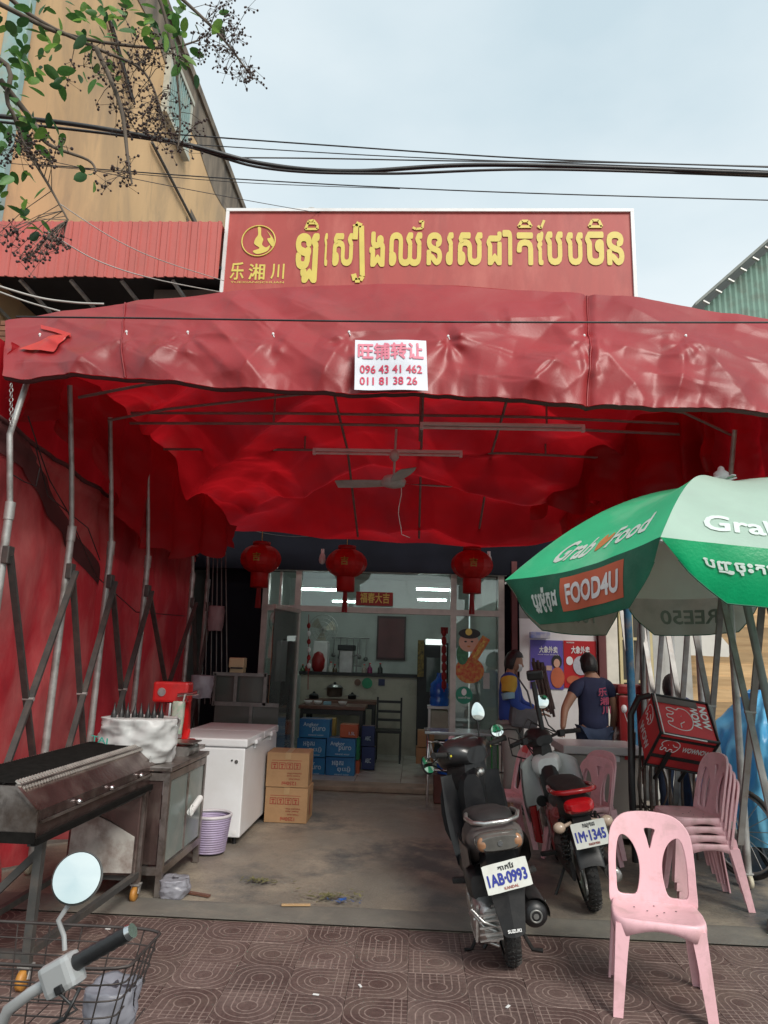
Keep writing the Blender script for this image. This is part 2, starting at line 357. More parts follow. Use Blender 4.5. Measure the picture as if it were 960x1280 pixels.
# ------------------------------------------------------------------ ground, road, pavement
def tile_material():
    m = bpy.data.materials.new('pattern_tile'); m.use_nodes = True; t = m.node_tree; l = t.links.new; b = t.nodes['Principled BSDF']
    g = N(t, 'ShaderNodeTexCoord'); oi = N(t, 'ShaderNodeObjectInfo'); sp = N(t, 'ShaderNodeSeparateXYZ')
    sc = N(t, 'ShaderNodeVectorMath', operation='SCALE'); sc.inputs['Scale'].default_value = 3.356; l(g.outputs['Object'], sc.inputs[0]); l(sc.outputs[0], sp.inputs[0])
    def M(op, a, bb=None, c=None):
        n = N(t, 'ShaderNodeMath', operation=op)
        for i, x in enumerate((a, bb, c)):
            if x is None: continue
            if hasattr(x, 'links'): l(x, n.inputs[i])
            else: n.inputs[i].default_value = x
        return n.outputs[0]
    x, y = sp.outputs[0], sp.outputs[1]
    r = M('SQRT', M('ADD', M('MULTIPLY', x, x), M('MULTIPLY', y, y)))
    right = M('GREATER_THAN', x, 0.0)
    d = M('ADD', M('MULTIPLY', r, M('SUBTRACT', 1, right)), M('MULTIPLY', M('ABSOLUTE', y), right))
    d = M('MULTIPLY', M('MAXIMUM', d, 0), 1)
    ln = M('ABSOLUTE', M('SUBTRACT', M('FRACT', M('DIVIDE', M('ADD', d, .065), .125)), .5))
    l1 = M('LESS_THAN', ln, .085)
    ln2 = M('ABSOLUTE', M('SUBTRACT', M('FRACT', M('DIVIDE', M('ADD', x, .03), .125)), .5))
    l2 = M('MULTIPLY', M('LESS_THAN', ln2, .075), M('MULTIPLY', M('GREATER_THAN', x, .24), M('LESS_THAN', M('ABSOLUTE', y), .5)))
    ring = M('LESS_THAN', M('ABSOLUTE', M('SUBTRACT', r, .16)), .011)
    disc = M('LESS_THAN', r, .15)
    core = M('LESS_THAN', r, .17)
    line = M('MAXIMUM', M('MULTIPLY', M('MAXIMUM', l1, l2), M('SUBTRACT', 1, core)), ring)
    n1 = N(t, 'ShaderNodeTexNoise'); n1.inputs['Scale'].default_value = 2.2; n1.inputs['Detail'].default_value = 6
    va = N(t, 'ShaderNodeVectorMath', operation='ADD'); l(g.outputs['Object'], va.inputs[0]); l(oi.outputs['Location'], va.inputs[1]); l(va.outputs[0], n1.inputs[0])
    n4 = N(t, 'ShaderNodeTexNoise'); n4.inputs['Scale'].default_value = 45; n4.inputs['Detail'].default_value = 4; l(va.outputs[0], n4.inputs[0])
    c1 = N(t, 'ShaderNodeMixRGB'); mr = N(t, 'ShaderNodeMapRange'); mr.inputs[1].default_value = .35; mr.inputs[2].default_value = .65; l(n1.outputs[0], mr.inputs[0]); l(mr.outputs[0], c1.inputs[0])
    c1.inputs[1].default_value = (.088, .050, .044, 1); c1.inputs[2].default_value = (.155, .104, .092, 1)
    c0 = N(t, 'ShaderNodeMixRGB', blend_type='MULTIPLY'); c0.inputs[0].default_value = .7; l(c1.outputs[0], c0.inputs[1])
    cr = N(t, 'ShaderNodeMapRange'); cr.inputs[1].default_value = .3; cr.inputs[2].default_value = .7; cr.inputs[3].default_value = .55; cr.inputs[4].default_value = 1.15; l(n4.outputs[0], cr.inputs[0]); l(cr.outputs[0], c0.inputs[2])
    rr = N(t, 'ShaderNodeMapRange'); rr.inputs[3].default_value = .84; rr.inputs[4].default_value = 1.10; l(oi.outputs['Random'], rr.inputs[0])
    cz = N(t, 'ShaderNodeMixRGB', blend_type='MULTIPLY'); cz.inputs[0].default_value = 1; l(c0.outputs[0], cz.inputs[1]); l(rr.outputs[0], cz.inputs[2]); c0 = cz
    n7 = N(t, 'ShaderNodeTexNoise'); n7.inputs['Scale'].default_value = .9; n7.inputs['Detail'].default_value = 8; n7.inputs['Roughness'].default_value = .7; l(va.outputs[0], n7.inputs[0])
    r7 = N(t, 'ShaderNodeMapRange'); r7.inputs[1].default_value = .5; r7.inputs[2].default_value = .68; r7.inputs[4].default_value = .55; l(n7.outputs[0], r7.inputs[0])
    c7 = N(t, 'ShaderNodeMixRGB'); l(r7.outputs[0], c7.inputs[0]); l(c0.outputs[0], c7.inputs[1]); c7.inputs[2].default_value = (.20, .15, .12, 1); c0 = c7
    cd_ = N(t, 'ShaderNodeMixRGB'); l(M('MULTIPLY', disc, .25), cd_.inputs[0]); l(c0.outputs[0], cd_.inputs[1]); cd_.inputs[2].default_value = (.07, .035, .03, 1)
    c2 = N(t, 'ShaderNodeMixRGB'); l(M('MULTIPLY', line, M('ADD', .02, M('MULTIPLY', n4.outputs[0], .95))), c2.inputs[0]); l(cd_.outputs[0], c2.inputs[1]); c2.inputs[2].default_value = (.36, .27, .235, 1)
    l(c2.outputs[0], b.inputs['Base Color']); b.inputs['Roughness'].default_value = .62
    bp = N(t, 'ShaderNodeBump'); bp.inputs['Distance'].default_value = .003; bp.inputs['Strength'].default_value = .7
    l(M('ADD', line, M('MULTIPLY', n4.outputs[0], .5)), bp.inputs['Height']); l(bp.outputs[0], b.inputs['Normal'])
    return m
m_tile = tile_material()
def concrete_material():
    m = bpy.data.materials.new('apron_concrete'); m.use_nodes = True; t = m.node_tree; l = t.links.new; b = t.nodes['Principled BSDF']
    g = N(t, 'ShaderNodeTexCoord')
    def nz_(s, d=7, r=.6):
        n = N(t, 'ShaderNodeTexNoise'); n.inputs['Scale'].default_value = s; n.inputs['Detail'].default_value = d; n.inputs['Roughness'].default_value = r; l(g.outputs['Object'], n.inputs[0]); return n.outputs[0]
    def rmp(x, a, bb, lo=0, hi=1):
        n = N(t, 'ShaderNodeMapRange'); n.inputs[1].default_value = a; n.inputs[2].default_value = bb; n.inputs[3].default_value = lo; n.inputs[4].default_value = hi; l(x, n.inputs[0]); return n.outputs[0]
    def mixc(f, a, bb):
        n = N(t, 'ShaderNodeMixRGB'); l(f, n.inputs[0])
        for i, x in ((1, a), (2, bb)):
            if isinstance(x, tuple): n.inputs[i].default_value = (*x, 1)
            else: l(x, n.inputs[i])
        return n.outputs[0]
    c = mixc(rmp(nz_(.9), .35, .65), (.17, .15, .125), (.31, .265, .205))
    c = mixc(rmp(nz_(.55, 8, .7), .50, .60), c, (.095, .095, .092))
    c = mixc(rmp(nz_(1.7, 8, .7), .54, .68, 0, .85), c, (.36, .31, .235))
    c = mixc(rmp(nz_(9, 8, .7), .6, .75, 0, .7), c, (.07, .065, .06))
    c = mixc(rmp(nz_(60, 3, .6), .5, .8, 0, .45), c, (.08, .07, .06))
    l(c, b.inputs['Base Color'])
    l(rmp(nz_(.8), .4, .6, .38, .68), b.inputs['Roughness'])
    bp = N(t, 'ShaderNodeBump'); bp.inputs['Distance'].default_value = .01; bp.inputs['Strength'].default_value = .5
    ad = N(t, 'ShaderNodeMath', operation='ADD'); l(nz_(7, 8, .7), ad.inputs[0]); l(nz_(70, 3, .6), ad.inputs[1]); l(ad.outputs[0], bp.inputs['Height']); l(bp.outputs[0], b.inputs['Normal'])
    return m
m_conc = concrete_material()
m_asph = mat('asphalt', (.05, .05, .05), .85, var=.3, sc=3, bump=.4, bsc=120)
m_soil = mat('distant_ground', (.24, .22, .20), .9, var=.3, sc=.5)
m_kerb = mat('kerb_concrete', (.26, .24, .21), .8, var=.25, sc=4, bump=.2, bsc=50)
MB().grid(lambda u, v: (lerp(-900, 900, u), lerp(-900, 900, v), -.16), 4, 4).build('ground', m_soil)['kind'] = 'structure'
MB().grid(lambda u, v: (lerp(-120, 120, u), lerp(-7, 2.32, v), -.13), 8, 2).build('road', m_asph)['kind'] = 'structure'
MB().box((0, 2.39, -.07), (60, .14, .13), bev=.02).build('kerb', m_kerb)['kind'] = 'structure'
apron = MB().grid(lambda u, v: (lerp(-9, 9, u), lerp(4.722, 9.36, v), .010*fbm((u*9, v*6, 0), 3)*min(1, v*8)-.004), 90, 60).build('concrete_apron', m_conc); apron['kind'] = 'structure'
MB().box((0, 3.54, -.06), (30, 2.2, .08)).build('pavement_bed', m_kerb)['kind'] = 'structure'
MB().grid(lambda u, v: (lerp(-4.5, 6, u), lerp(4.724, 5.06+.05*fbm((u*14, 0, 3), 4), v), (.0075+.002*fbm((u*20, v*3, 0))) if v < .95 else .0), 160, 10).build('cement_strip', mat('smooth_cement', (.19, .18, .155), .6, var=.25, sc=2, bump=.3, bsc=40, dirt=(.12, .11, .10), dsc=3, damt=.6, dirt2=(.27, .24, .19), d2sc=3, d2amt=.6))['kind'] = 'structure'
pav = thing('pavement', None, None, (0, 4.72, 0), kind='structure')
TS = .298
def tile_mesh():
    mb = MB(); h = TS/2-.0009; b = .0012
    vs = [(-h, -h, -.019), (h, -h, -.019), (h, h, -.019), (-h, h, -.019), (-h, -h, -b), (h, -h, -b), (h, h, -b), (-h, h, -b), (-h+b, -h+b, 0), (h-b, -h+b, 0), (h-b, h-b, 0), (-h+b, h-b, 0)]
    fs = [[0, 1, 5, 4], [1, 2, 6, 5], [2, 3, 7, 6], [3, 0, 4, 7], [4, 5, 9, 8], [5, 6, 10, 9], [6, 7, 11, 10], [7, 4, 8, 11], [8, 9, 10, 11]]
    return vs, fs
tvs, tfs = tile_mesh(); tme = bpy.data.meshes.new('tile'); tme.from_pydata(tvs, [], tfs); tme.materials.append(m_tile)
stuffmb = MB()
for j in range(7):
    for i in range(-45, 45):
        x = (i+.5)*TS; y = 4.72-(j+.5)*TS
        q = ((i+j) % 2)*2+(1 if (i//2+j//2) % 2 else 0)
        if -17 <= i < 18:
            o = bpy.data.objects.new('tile', tme); COL.objects.link(o); o.parent = pav
            o.location = (x, y-4.72, random.uniform(-.0015, .0012)); o.rotation_euler = (random.gauss(0, .004), random.gauss(0, .004), q*PI/2)
        else: stuffmb.add([V(p)+V((x, y, 0)) for p in tvs], tfs)
sm = stuffmb.build('paving_remainder', m_tile, pav); sm['kind'] = 'stuff'
m_tile2 = mat('worn_tile', (.16, .09, .075), .62, var=.3, sc=3, bump=.3, bsc=70); sm.data.materials.clear(); sm.data.materials.append(m_tile2)

# ------------------------------------------------------------------ shop building
m_wall = mat('painted_wall', (.42, .42, .40), .8, var=.12, sc=2, dirt=(.22, .20, .17), dsc=2, damt=.5, bump=.15)
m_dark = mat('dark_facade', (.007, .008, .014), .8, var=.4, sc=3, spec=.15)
m_frame = mat('aluminium_frame', (.50, .46, .42), .45, .3, var=.15, sc=8, dirt=(.25, .22, .2), dsc=6, damt=.4)
m_glass = glassmat('shop_glass', (.82, .9, .88), .08)
m_room = mat('room_wall', (.56, .60, .57), .7, var=.06, sc=1.5, dirt=(.22, .24, .22), dsc=1.5, damt=.3)
m_rfloor = mat('room_floor_tile', (.62, .60, .54), .25, var=.1, sc=2, dirt=(.3, .28, .24), dsc=3, damt=.4)
FY = 9.42
shop = thing('shop_building', 'long low restaurant shophouse with aluminium and glass front behind the red canopy', 'building', (-.4, 11.5, 0))
mb = MB()
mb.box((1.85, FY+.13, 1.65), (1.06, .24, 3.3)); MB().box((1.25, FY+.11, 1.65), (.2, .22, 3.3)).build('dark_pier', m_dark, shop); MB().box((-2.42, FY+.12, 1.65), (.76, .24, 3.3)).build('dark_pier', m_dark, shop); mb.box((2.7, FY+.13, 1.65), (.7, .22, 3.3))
mb.box((-.4, FY+.12, 5.0), (5.9, .24, 3.4)); mb.box((-3.2, 12, 3.3), (.25, 5, 6.6)); mb.box((3.1, 12, 3.3), (.25, 5, 6.6))
mb.build('wall', m_wall, shop)
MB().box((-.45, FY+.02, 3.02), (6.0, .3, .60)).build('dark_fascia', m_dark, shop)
MB().box((-.45, 12, 6.68), (6.9, 5.4, .16)).build('roof', m_kerb, shop)
# room
mb = MB(); mb.box((-.9, 14.3, 1.6), (3.9, .12, 3.2)); mb.box((-2.6, 12, 1.6), (.12, 4.6, 3.2)); mb.box((1.14, 12, 1.6), (.12, 4.6, 3.2)); mb.box((-.8, 12, 3.2), (4.2, 5, .1))
mb.build('room_wall', m_room, shop)
fm = None
fl_ = thing('room_floor', None, None, (-.75, 9.4, 0), kind='structure')
tm = bpy.data.meshes.new('floor_tile'); q = MB().box((0, 0, -.01), (.595, .595, .04), bev=.003); tm.from_pydata([tuple(a) for a in q.v], [], q.f); tm.materials.append(m_rfloor)
for j in range(8):
    for i in range(6):
        o = bpy.data.objects.new('floor_tile', tm); COL.objects.link(o); o.parent = fl_; o.location = (-1.5+.6*i, .55+.6*j, .03)
MB().box((-.5, FY-.02, .025), (3.1, .42, .055), bev=.01).build('door_threshold', mat('worn_threshold', (.36, .28, .20), .7, var=.3, sc=5, dirt=(.16, .13, .1), dsc=4, damt=.7), shop)
# frontage frame
fx0, fx1, fz, tz = -2.03, 1.14, 2.76, 2.22
fr = lambda: None
front = MB()
for x in (fx0+.04, -1.56, .49, fx1-.03): front.box((x, FY-.03, fz/2+.02), (.075, .11, fz-.08))
front.box(((fx0+fx1)/2, FY-.035, fz), (fx1-fx0+.08, .14, .09)); front.box(((fx0+fx1)/2, FY-.033, tz), (fx1-fx0, .10, .075)); front.box((-1.8, FY-.03, .09), (.45, .1, .1)); front.box((.8, FY-.03, .09), (.6, .1, .1))
front.box((-1.80, FY-.03, 2.47), (.03, .06, .46))
front.build('shopfront_frame', m_frame, shop)
for x0, x1, z0, z1 in ((fx0+.08, -1.6, .14, tz), (.53, fx1-.07, .14, tz), (-1.52, .45, tz+.04, fz-.04), (.53, fx1-.07, tz+.04, fz-.04)):
    MB().box(((x0+x1)/2, FY-.03, (z0+z1)/2), (x1-x0, .012, z1-z0)).build('glass_pane', m_glass, shop)
# open glass door leaf, hinged on the left jamb
lf = thing('glass_door', None, None, (-1.53, FY-.09, 0), (0, 0, rad(-101))); lf.parent = shop
_M[lf.name] = Matrix.Translation((-1.53, FY-.09, 0)) @ Matrix.Rotation(rad(-101), 4, 'Z')
lf.matrix_parent_inverse = _M[shop.name].inverted()
q = MB().box((.42, 0, 1.12), (.84, .012, 2.12)); q.build('door_glass', m_glass, lf, world=False)
q = MB(); q.box((.42, 0, .04), (.86, .04, .08)); q.box((.42, 0, 2.18), (.86, .04, .05)); q.box((.015, 0, 1.1), (.03, .04, 2.1)); q.build('door_rail', m_frame, lf, world=False)
q = MB().tube([(.74, -.01, .85), (.74, -.07, .85), (.74, -.07, 1.25), (.74, -.01, 1.25)], .012); q.build('door_handle', m_chrome, lf, world=False)
q = MB(); q.add([(.80, -.012, .5), (.84, -.012, .5), (.84, -.012, 1.95), (.80, -.012, 1.95)], [[0, 1, 2, 3]]); q.build('couplet_strip', mat('couplet_paper', (.50, .12, .08), .6, var=.6, sc=9, col2=(.5, .35, .15)), lf, world=False)
# ceiling tubes of the room, lit
m_tube = mat('lit_tube', (.85, 1, .95), .5, var=0, emis=20)
for i, (px, py, Y, ln) in enumerate([(541, 737, 10.6, .24), (540, 750, 12.2, .24), (400, 737, 10.9, .28), (430, 752, 12.6, .2)]):
    c = P(px, py, Y=Y); c.z = min(c.z, 3.08)
    t = thing('ceiling_light', ['lit tube on the ceiling seen nearest through the right transom', 'lit tube deeper in the room under the right transom light', 'lit tube on the ceiling seen at the left of the transom', 'lit tube deep in the room at the left of the transom'][i], 'tube light', (c.x, c.y, c.z), group='lit tubes inside the shop')
    MB().tube([(c.x-ln, Y, c.z), (c.x+ln, Y, c.z)], .016).build('tube', m_tube, t)
    MB().box((c.x, Y, c.z+.035), (2*ln+.06, .05, .035)).build('batten', m_white, t)
# ------------------------------------------------------------------ things inside the room (front faces at known depths)
m_steelpot = mat('pot_steel', (.35, .35, .34), .3, .9, var=.3, sc=9)
m_wood = mat('brown_wood', (.17, .075, .05), .5, var=.3, sc=4, stretch=(1, 6, 6))
m_blackw = mat('black_wood', (.02, .02, .022), .5)
m_cream = mat('cream_panel', (.5, .47, .38), .6, var=.1, sc=2, dirt=(.25, .22, .17), dsc=3)
t = thing('kitchen_counter', 'cream serving counter wall with a dark worktop at the back of the shop', 'counter', (P(450, 845, Y=12.4).x, 12.7, 0))
a = P(376, 848, Y=12.4); b = P(542, 848, Y=12.4)
MB().box(((a.x+b.x)/2, 12.6, 1.3/2), (b.x-a.x, .4, 1.3)).build('counter_front', m_cream, t)
MB().box(((a.x+b.x)/2, 12.6, 1.33), (b.x-a.x+.06, .5, .05)).build('worktop', m_blackw, t)
c = P(459, 854, Y=12.39); MB().lathe([(.09, 0), (.09, .01)], (c.x, 12.385, c.z), (0, -1, 0)).build('round_sticker', mat('green_print', (.02, .30, .14), .5), t)
c = P(447, 853, Y=12.39); MB().lathe([(.055, 0), (.055, .01)], (c.x, 12.386, c.z), (0, -1, 0)).build('round_sticker', m_wood, t)
c = P(477, 853, Y=12.39); MB().box((c.x, 12.39, c.z), (.11, .012, .11)).build('square_sticker', mat('navy_print', (.02, .03, .10), .5), t)
def shelf_item(name, label, cat, x0, y0, x1, y1, Y, d, m, bev=.01, group=None):
    o = pbox(MB(), x0, y0, x1, y1, Y, d, bev=bev).build(name, m); return tag(o, label, cat, group)
shelf_item('storage_cabinet', 'small white cabinet standing on the left end of the serving counter', 'cabinet', 391, 801, 409, 843, 12.5, .3, m_white)
# wall picture
t = thing('wall_picture', 'large dark red framed picture hung on the back wall of the shop', 'picture', P(490, 797, Y=14.2))
q = MB(); pbox(q, 471, 770, 507, 825, 14.18, .04); q.build('frame', mat('dark_red_wood', (.05, .012, .012), .4), t)
q = MB(); pbox(q, 473, 773, 505, 822, 14.165, .02); q.build('print', mat('red_print', (.14, .022, .025), .3, var=.4, sc=3), t)
# cooking machine tower
t = thing('drink_machine', 'tall steel drink machine with hoppers on the serving counter', 'machine', P(431, 840, Y=12.55))
q = MB(); pbox(q, 423, 812, 441, 843, 12.5, .3, bev=.02); q.build('body', m_steelpot, t)
q = MB(); pbox(q, 422, 806, 443, 813, 12.45, .35, bev=.01); q.build('lid', m_blackw, t)
q = MB(); a = P(445, 842, Y=12.5); b = P(448, 803, Y=12.5); q.tube([a, b], .012); q.tube([P(441, 832, Y=12.5), P(452, 833, Y=12.5)], .01); q.tube([P(441, 820, Y=12.5), P(449, 818, Y=12.5)], .014); q.build('tap', m_steelpot, t)
c = P(397, 836, Y=12.45); tag(MB().lathe([(.07, 0), (.11, .06), (.12, .2), (.08, .3), (.02, .34)], (c.x, 12.5, 1.355), n=16).build('canister', mat('red_enamel', (.30, .01, .012), .3)), 'dark red enamel canister on the serving counter', 'canister')
# wall fans
def wall_fan(px, py, Y, label, r=.22):
    c = P(px, py, Y=Y); t = thing('wall_fan', label, 'fan', c, group='grey fans inside the shop')
    for rr in (r, r*.75, r*.5, r*.25):
        MB().tube([c+V((math.cos(a)*rr, -.03-.06*(1-rr/r), math.sin(a)*rr)) for a in [2*PI*k/24 for k in range(24)]], .005, 4, closed=True).build('guard_ring', m_galv, t)
    q = MB()
    for k in range(24):
        a = 2*PI*k/24; q.tube([c+V((0, -.09, 0)), c+V((math.cos(a)*r, -.03, math.sin(a)*r))], .0025, 3)
    q.build('guard_wires', m_galv, t)
    for k in range(3):
        a = 2*PI*k/3+.4; q = MB()
        q.grid(lambda u, v: c+V((math.cos(a+(v-.5)*.9)*r*.85*u, (v-.5)*.04, math.sin(a+(v-.5)*.9)*r*.85*u)), 5, 4); q.build('blade', m_cream, t)
    MB().lathe([(.05, 0), (.06, .1), (.03, .14)], c, (0, 1, 0)).tube([c+V((0, .1, 0)), c+V((-.05, .25, -.1)), c+V((-.05, .3, -.3))], .025).build('motor', m_white, t)
wall_fan(404, 787, 12.6, 'wall fan above the white cabinet on the serving counter', .26)
wall_fan(354, 777, 10.4, 'wall fan seen through the tall left glass panel', .2)
# refrigerator area at right
t = thing('display_fridge', 'upright display fridge with lit white header at the right of the shop room', 'fridge', P(540, 900, Y=12.2))
c = P(538, 800, Y=12.2); q = MB().box((c.x+.05, 12.55, .95), (.52, .6, 1.9), bev=.01); q.build('cabinet', m_blackw, t)
q = MB(); pbox(q, 532, 799, 553, 806, 12.22, .03); q.build('header', mat('lit_header', (.8, .9, .85), .4, emis=.8), t)
q = MB(); pbox(q, 533, 822, 553, 865, 12.235, .02); q.build('glass_door', mat('fridge_glass', (.08, .11, .10), .1), t)
q = MB(); pbox(q, 522, 800, 530, 846, 12.0, .01)
tag(q.build('hanging_banner', mat('gold_banner', (.28, .18, .03), .5, var=.8, sc=22, col2=(.04, .03, .01))), 'narrow gold and black charm banner hanging left of the fridge', 'banner')
# small knotted charms
t = thing('firecracker_charm', 'long red string of lucky charms hanging in front of the fridge', 'charm', P(555, 785, Y=10.2))
m_redp = mat('red_paper', (.40, .012, .015), .55, var=.3, sc=15, transl=.15)
for k in range(7):
    c = P(555, 790+k*11, Y=10.2); MB().lathe([(.02, -.06), (.035, -.03), (.035, .03), (.02, .06)], c, n=8).build('cracker', m_redp, t)
q = MB(); a = P(555, 785, Y=10.2); pbox(q, 551, 784, 560, 792, 10.2, .03); q.tube([a, P(555, 865, Y=10.2)], .006, 5); q.build('cord', m_redp, t)
t = thing('knot_charm', 'red and white beaded charm hanging inside the left edge of the doorway', 'charm', P(387, 800, Y=9.9))
for k in range(6):
    c = P(386, 782+k*10, Y=9.9); MB().ell(c, (.028, .028, .04), 8, 6).build('bead', m_redp if k % 2 == 0 else m_white, t)
MB().tube([P(386, 768, Y=9.9), P(385, 862, Y=9.9)], .005, 5).build('cord', m_redp, t)
# tables and stools
def table(name, label, x0, x1, y0, y1, h, mt, ml, cat='table', th=.05):
    t = thing(name, label, cat, ((x0+x1)/2, (y0+y1)/2, 0))
    MB().box(((x0+x1)/2, (y0+y1)/2, h-th/2), (x1-x0, y1-y0, th), bev=.006).build('table_top', mt, t)
    for x in (x0+.05, x1-.05):
        for y in (y0+.05, y1-.05): MB().box((x, y, (h-th)/2), (.045, .045, h-th)).build('leg', ml, t)
    for y in (y0+.05, y1-.05): MB().bar((x0+.05, y, h-th-.04), (x1-.05, y, h-th-.04), .03, .07).build('rail', ml, t)
    return t
table('dining_table', 'brown topped dining table behind the blue boxes', -1.7, -.72, 10.75, 11.5, .9, m_wood, m_blackw)
table('kitchen_table', 'second brown table behind the dining table', -1.75, -.6, 11.7, 12.2, .93, m_wood, m_blackw)
table('side_table', 'black cloth covered table with a brown top against the back wall', -.05, .5, 13.3, 13.95, 1.0, m_wood, m_blackw)
MB().box((.22, 13.3, .5), (.5, .02, .9)).build('table_cloth', m_blackw, bpy.data.objects['side_table'])
def pot(px, py, Y, r, h, label, m=m_steelpot, name='cooking_pot'):
    c = P(px, py, Y=Y); t = thing(name, label, 'pot', c)
    MB().lathe([(r*.8, 0), (r, h*.15), (r, h), (r*1.06, h)], c, n=18).build('pan', m, t)
    MB().lathe([(r*1.03, h), (r*.7, h*1.25), (.02, h*1.35)], c, n=18).build('lid', m, t)
    MB().ell(c+V((0, 0, h*1.42)), (.025, .025, .025), 8, 6).build('lid_knob', m_blackw, t)
    MB().tube([c+V((-r, 0, h*.7)), c+V((-r-.05, 0, h*.8)), c+V((-r, 0, h*.9))], .008, 5).tube([c+V((r, 0, h*.7)), c+V((r+.05, 0, h*.8)), c+V((r, 0, h*.9))], .008, 5).build('handle', m_steelpot, t)
pot(418, 871, 11.9, .13, .15, 'steel cooking pot with a domed lid on the kitchen table')
pot(392, 876, 11.9, .08, .09, 'small dark pot left of the steel pot', m_blackw); pot(440, 874, 11.9, .07, .06, 'low dark pan right of the steel pot', m_blackw)
for i, px in enumerate((494, 503, 513)): pot(px, 869, 13.6, .09, .1, ['left', 'middle', 'right'][i]+' of three small black pots on the side table at the back', m_blackw)
tag(pbox(MB(), 404, 877, 413, 884, 11.0, .12, bev=.01).build('tissue_box', mat('pale_blue', (.25, .5, .6), .5)), 'pale blue tissue box on the dining table', 'tissue box')
t = thing('bar_chair', 'black slatted back chair standing in the middle of the shop room', 'chair', (-.38, 11.6, 0))
mb = MB()
for x, y in ((-.58, 11.4), (-.2, 11.4), (-.58, 11.78), (-.2, 11.78)):
    MB().bar((x, y, 0), (x, y, 1.0 if y > 11.5 else .5), .03).build('leg', m_blackw, t)
for z in (.65, .78, .93): MB().bar((-.58, 11.78, z), (-.2, 11.78, z), .02, .04).build('back_slat', m_blackw, t)
MB().box((-.39, 11.59, .5), (.42, .42, .04), bev=.01).build('seat', m_blackw, t)
tag(MB().lathe([(.11, 0), (.14, .3), (.15, .3)], (.17, 13.0, .05), n=16).build('waste_bin', mat('dark_bin', (.04, .04, .045), .4)), 'dark round bin under the side table at the back', 'bin')
# water bottle on stand
t = thing('water_bottle', 'large blue water bottle on a white stand beside the display fridge', 'water bottle', P(549, 882, Y=10.6))
m_bluew = mat('blue_bottle', (.01, .07, .42), .12, var=.4, sc=5, col2=(.02, .16, .65), coat=.5)
c = P(549, 882, Y=10.6)
MB().lathe([(.13, 0), (.14, .02), (.14, .1), (.13, .12), (.14, .14), (.14, .24), (.13, .26), (.135, .3), (.05, .38), (.04, .44), (.045, .46)], c, n=20).build('bottle', m_bluew, t)
t = thing('bottle_stand', 'white stand carrying the large blue water bottle', 'stand', (c.x, 10.6, 0))
MB().box((c.x, 10.6, c.z-.02), (.34, .32, .035)).build('shelf_board', m_white, t)
for x in (-.14, .14):
    for y in (-.13, .13): MB().bar((c.x+x, 10.6+y, .04), (c.x+x, 10.6+y, c.z-.04), .03).build('leg', m_white, t)
MB().box((c.x, 10.62, c.z-.26), (.26, .22, .4), bev=.02).build('dispenser', m_cream, t)
# cardboard and blue cartons
m_card = mat('cardboard', (.42, .245, .12), .8, var=.12, sc=6, bump=.1, bsc=80, dirt=(.3, .17, .08), dsc=3, damt=.4)
m_tape = mat('carton_tape', (.50, .32, .16), .35)
m_bbox = mat('blue_carton', (.008, .10, .30), .45, var=.5, sc=3, col2=(.015, .20, .42))
m_ltxt = mat('pale_print', (.55, .72, .80), .5)
m_rtxt = mat('red_print_ink', (.38, .05, .03), .6)
def carton(label, x0, y0, x1, y1, Y, d, m, txt=None, up=False, group='blue cartons stacked inside the doorway', name='carton'):
    c = P((x0+x1)/2, y1, Y=Y); t = thing(name, label, 'box', (c.x, Y+d/2, c.z), group=group)
    q = MB(); pbox(q, x0, y0, x1, y1, Y, d, bev=.004); q.build('box_body', m, t)
    q = MB(); zt = P((x0+x1)/2, y0, Y=Y).z; wd = abs(P(x1, y0, Y=Y).x-P(x0, y0, Y=Y).x)
    q.box((c.x, Y+d/2, zt+.001), (wd*.98, .05, .002)); q.build('tape', m_tape, t)
    if txt:
        q = MB(); h = zt-c.z
        rows = txt
        for s, u0, u1, v0, v1 in rows:
            A = V((c.x-wd/2+wd*u0, Y-.004, c.z+h*v0)); ux = V((wd*(u1-u0), 0, 0)); uy = V((0, 0, h*(v1-v0)))
            if up: A = A+ux+uy; ux = -ux; uy = -uy
            text(q, s, A, ux, uy, .01)
        q.build('lettering', m_ltxt, t)
    return t
AP = [('Angkor', .12, .62, .55, .82), ('puro', .42, .85, .28, .58), ('mineral water', .3, .8, .1, .2)]
KH = [('អង្គរ', .2, .6, .52, .85), ('ពុយរ៉ូ', .4, .85, .25, .55), ('mineral water', .3, .8, .08, .17)]
carton('blue carton at the top left of the stack reading angkor puro', 374, 899, 412, 922, 10.1, .3, m_bbox, AP)
carton('blue carton with khmer letters at the left of the middle row', 371, 923, 407, 946, 10.1, .3, m_bbox, KH)
carton('blue carton reading angkor puro at the right of the middle row', 408, 923, 444, 946, 10.08, .3, m_bbox, AP)
carton('blue carton reading angkor puro at the left of the bottom row', 371, 947, 406, 970, 10.1, .3, m_bbox, AP)
carton('blue carton with khmer letters at the right of the bottom row', 407, 947, 443, 971, 10.08, .3, m_bbox, KH)
m_or = mat('orange_carton', (.50, .10, .03), .5, var=.2, sc=5); m_db = mat('navy_carton', (.01, .03, .15), .5, var=.3, sc=4)
carton('orange carton on top of the right blue cartons', 425, 906, 447, 922, 10.12, .25, m_or, [('1.5L', .5, .85, .2, .45)], group='small cartons inside the doorway')
carton('yellow edged carton standing behind the top blue carton', 404, 898, 419, 921, 10.45, .2, mat('yellow_carton', (.5, .36, .08), .6), None, group='small cartons inside the doorway')
carton('green carton squeezed behind the middle row', 444, 923, 449, 950, 10.3, .2, mat('green_carton', (.02, .25, .10), .6), None, group='small cartons inside the doorway')
carton('orange carton squeezed behind the bottom row', 443, 951, 449, 968, 10.3, .2, m_or, None, group='small cartons inside the doorway')
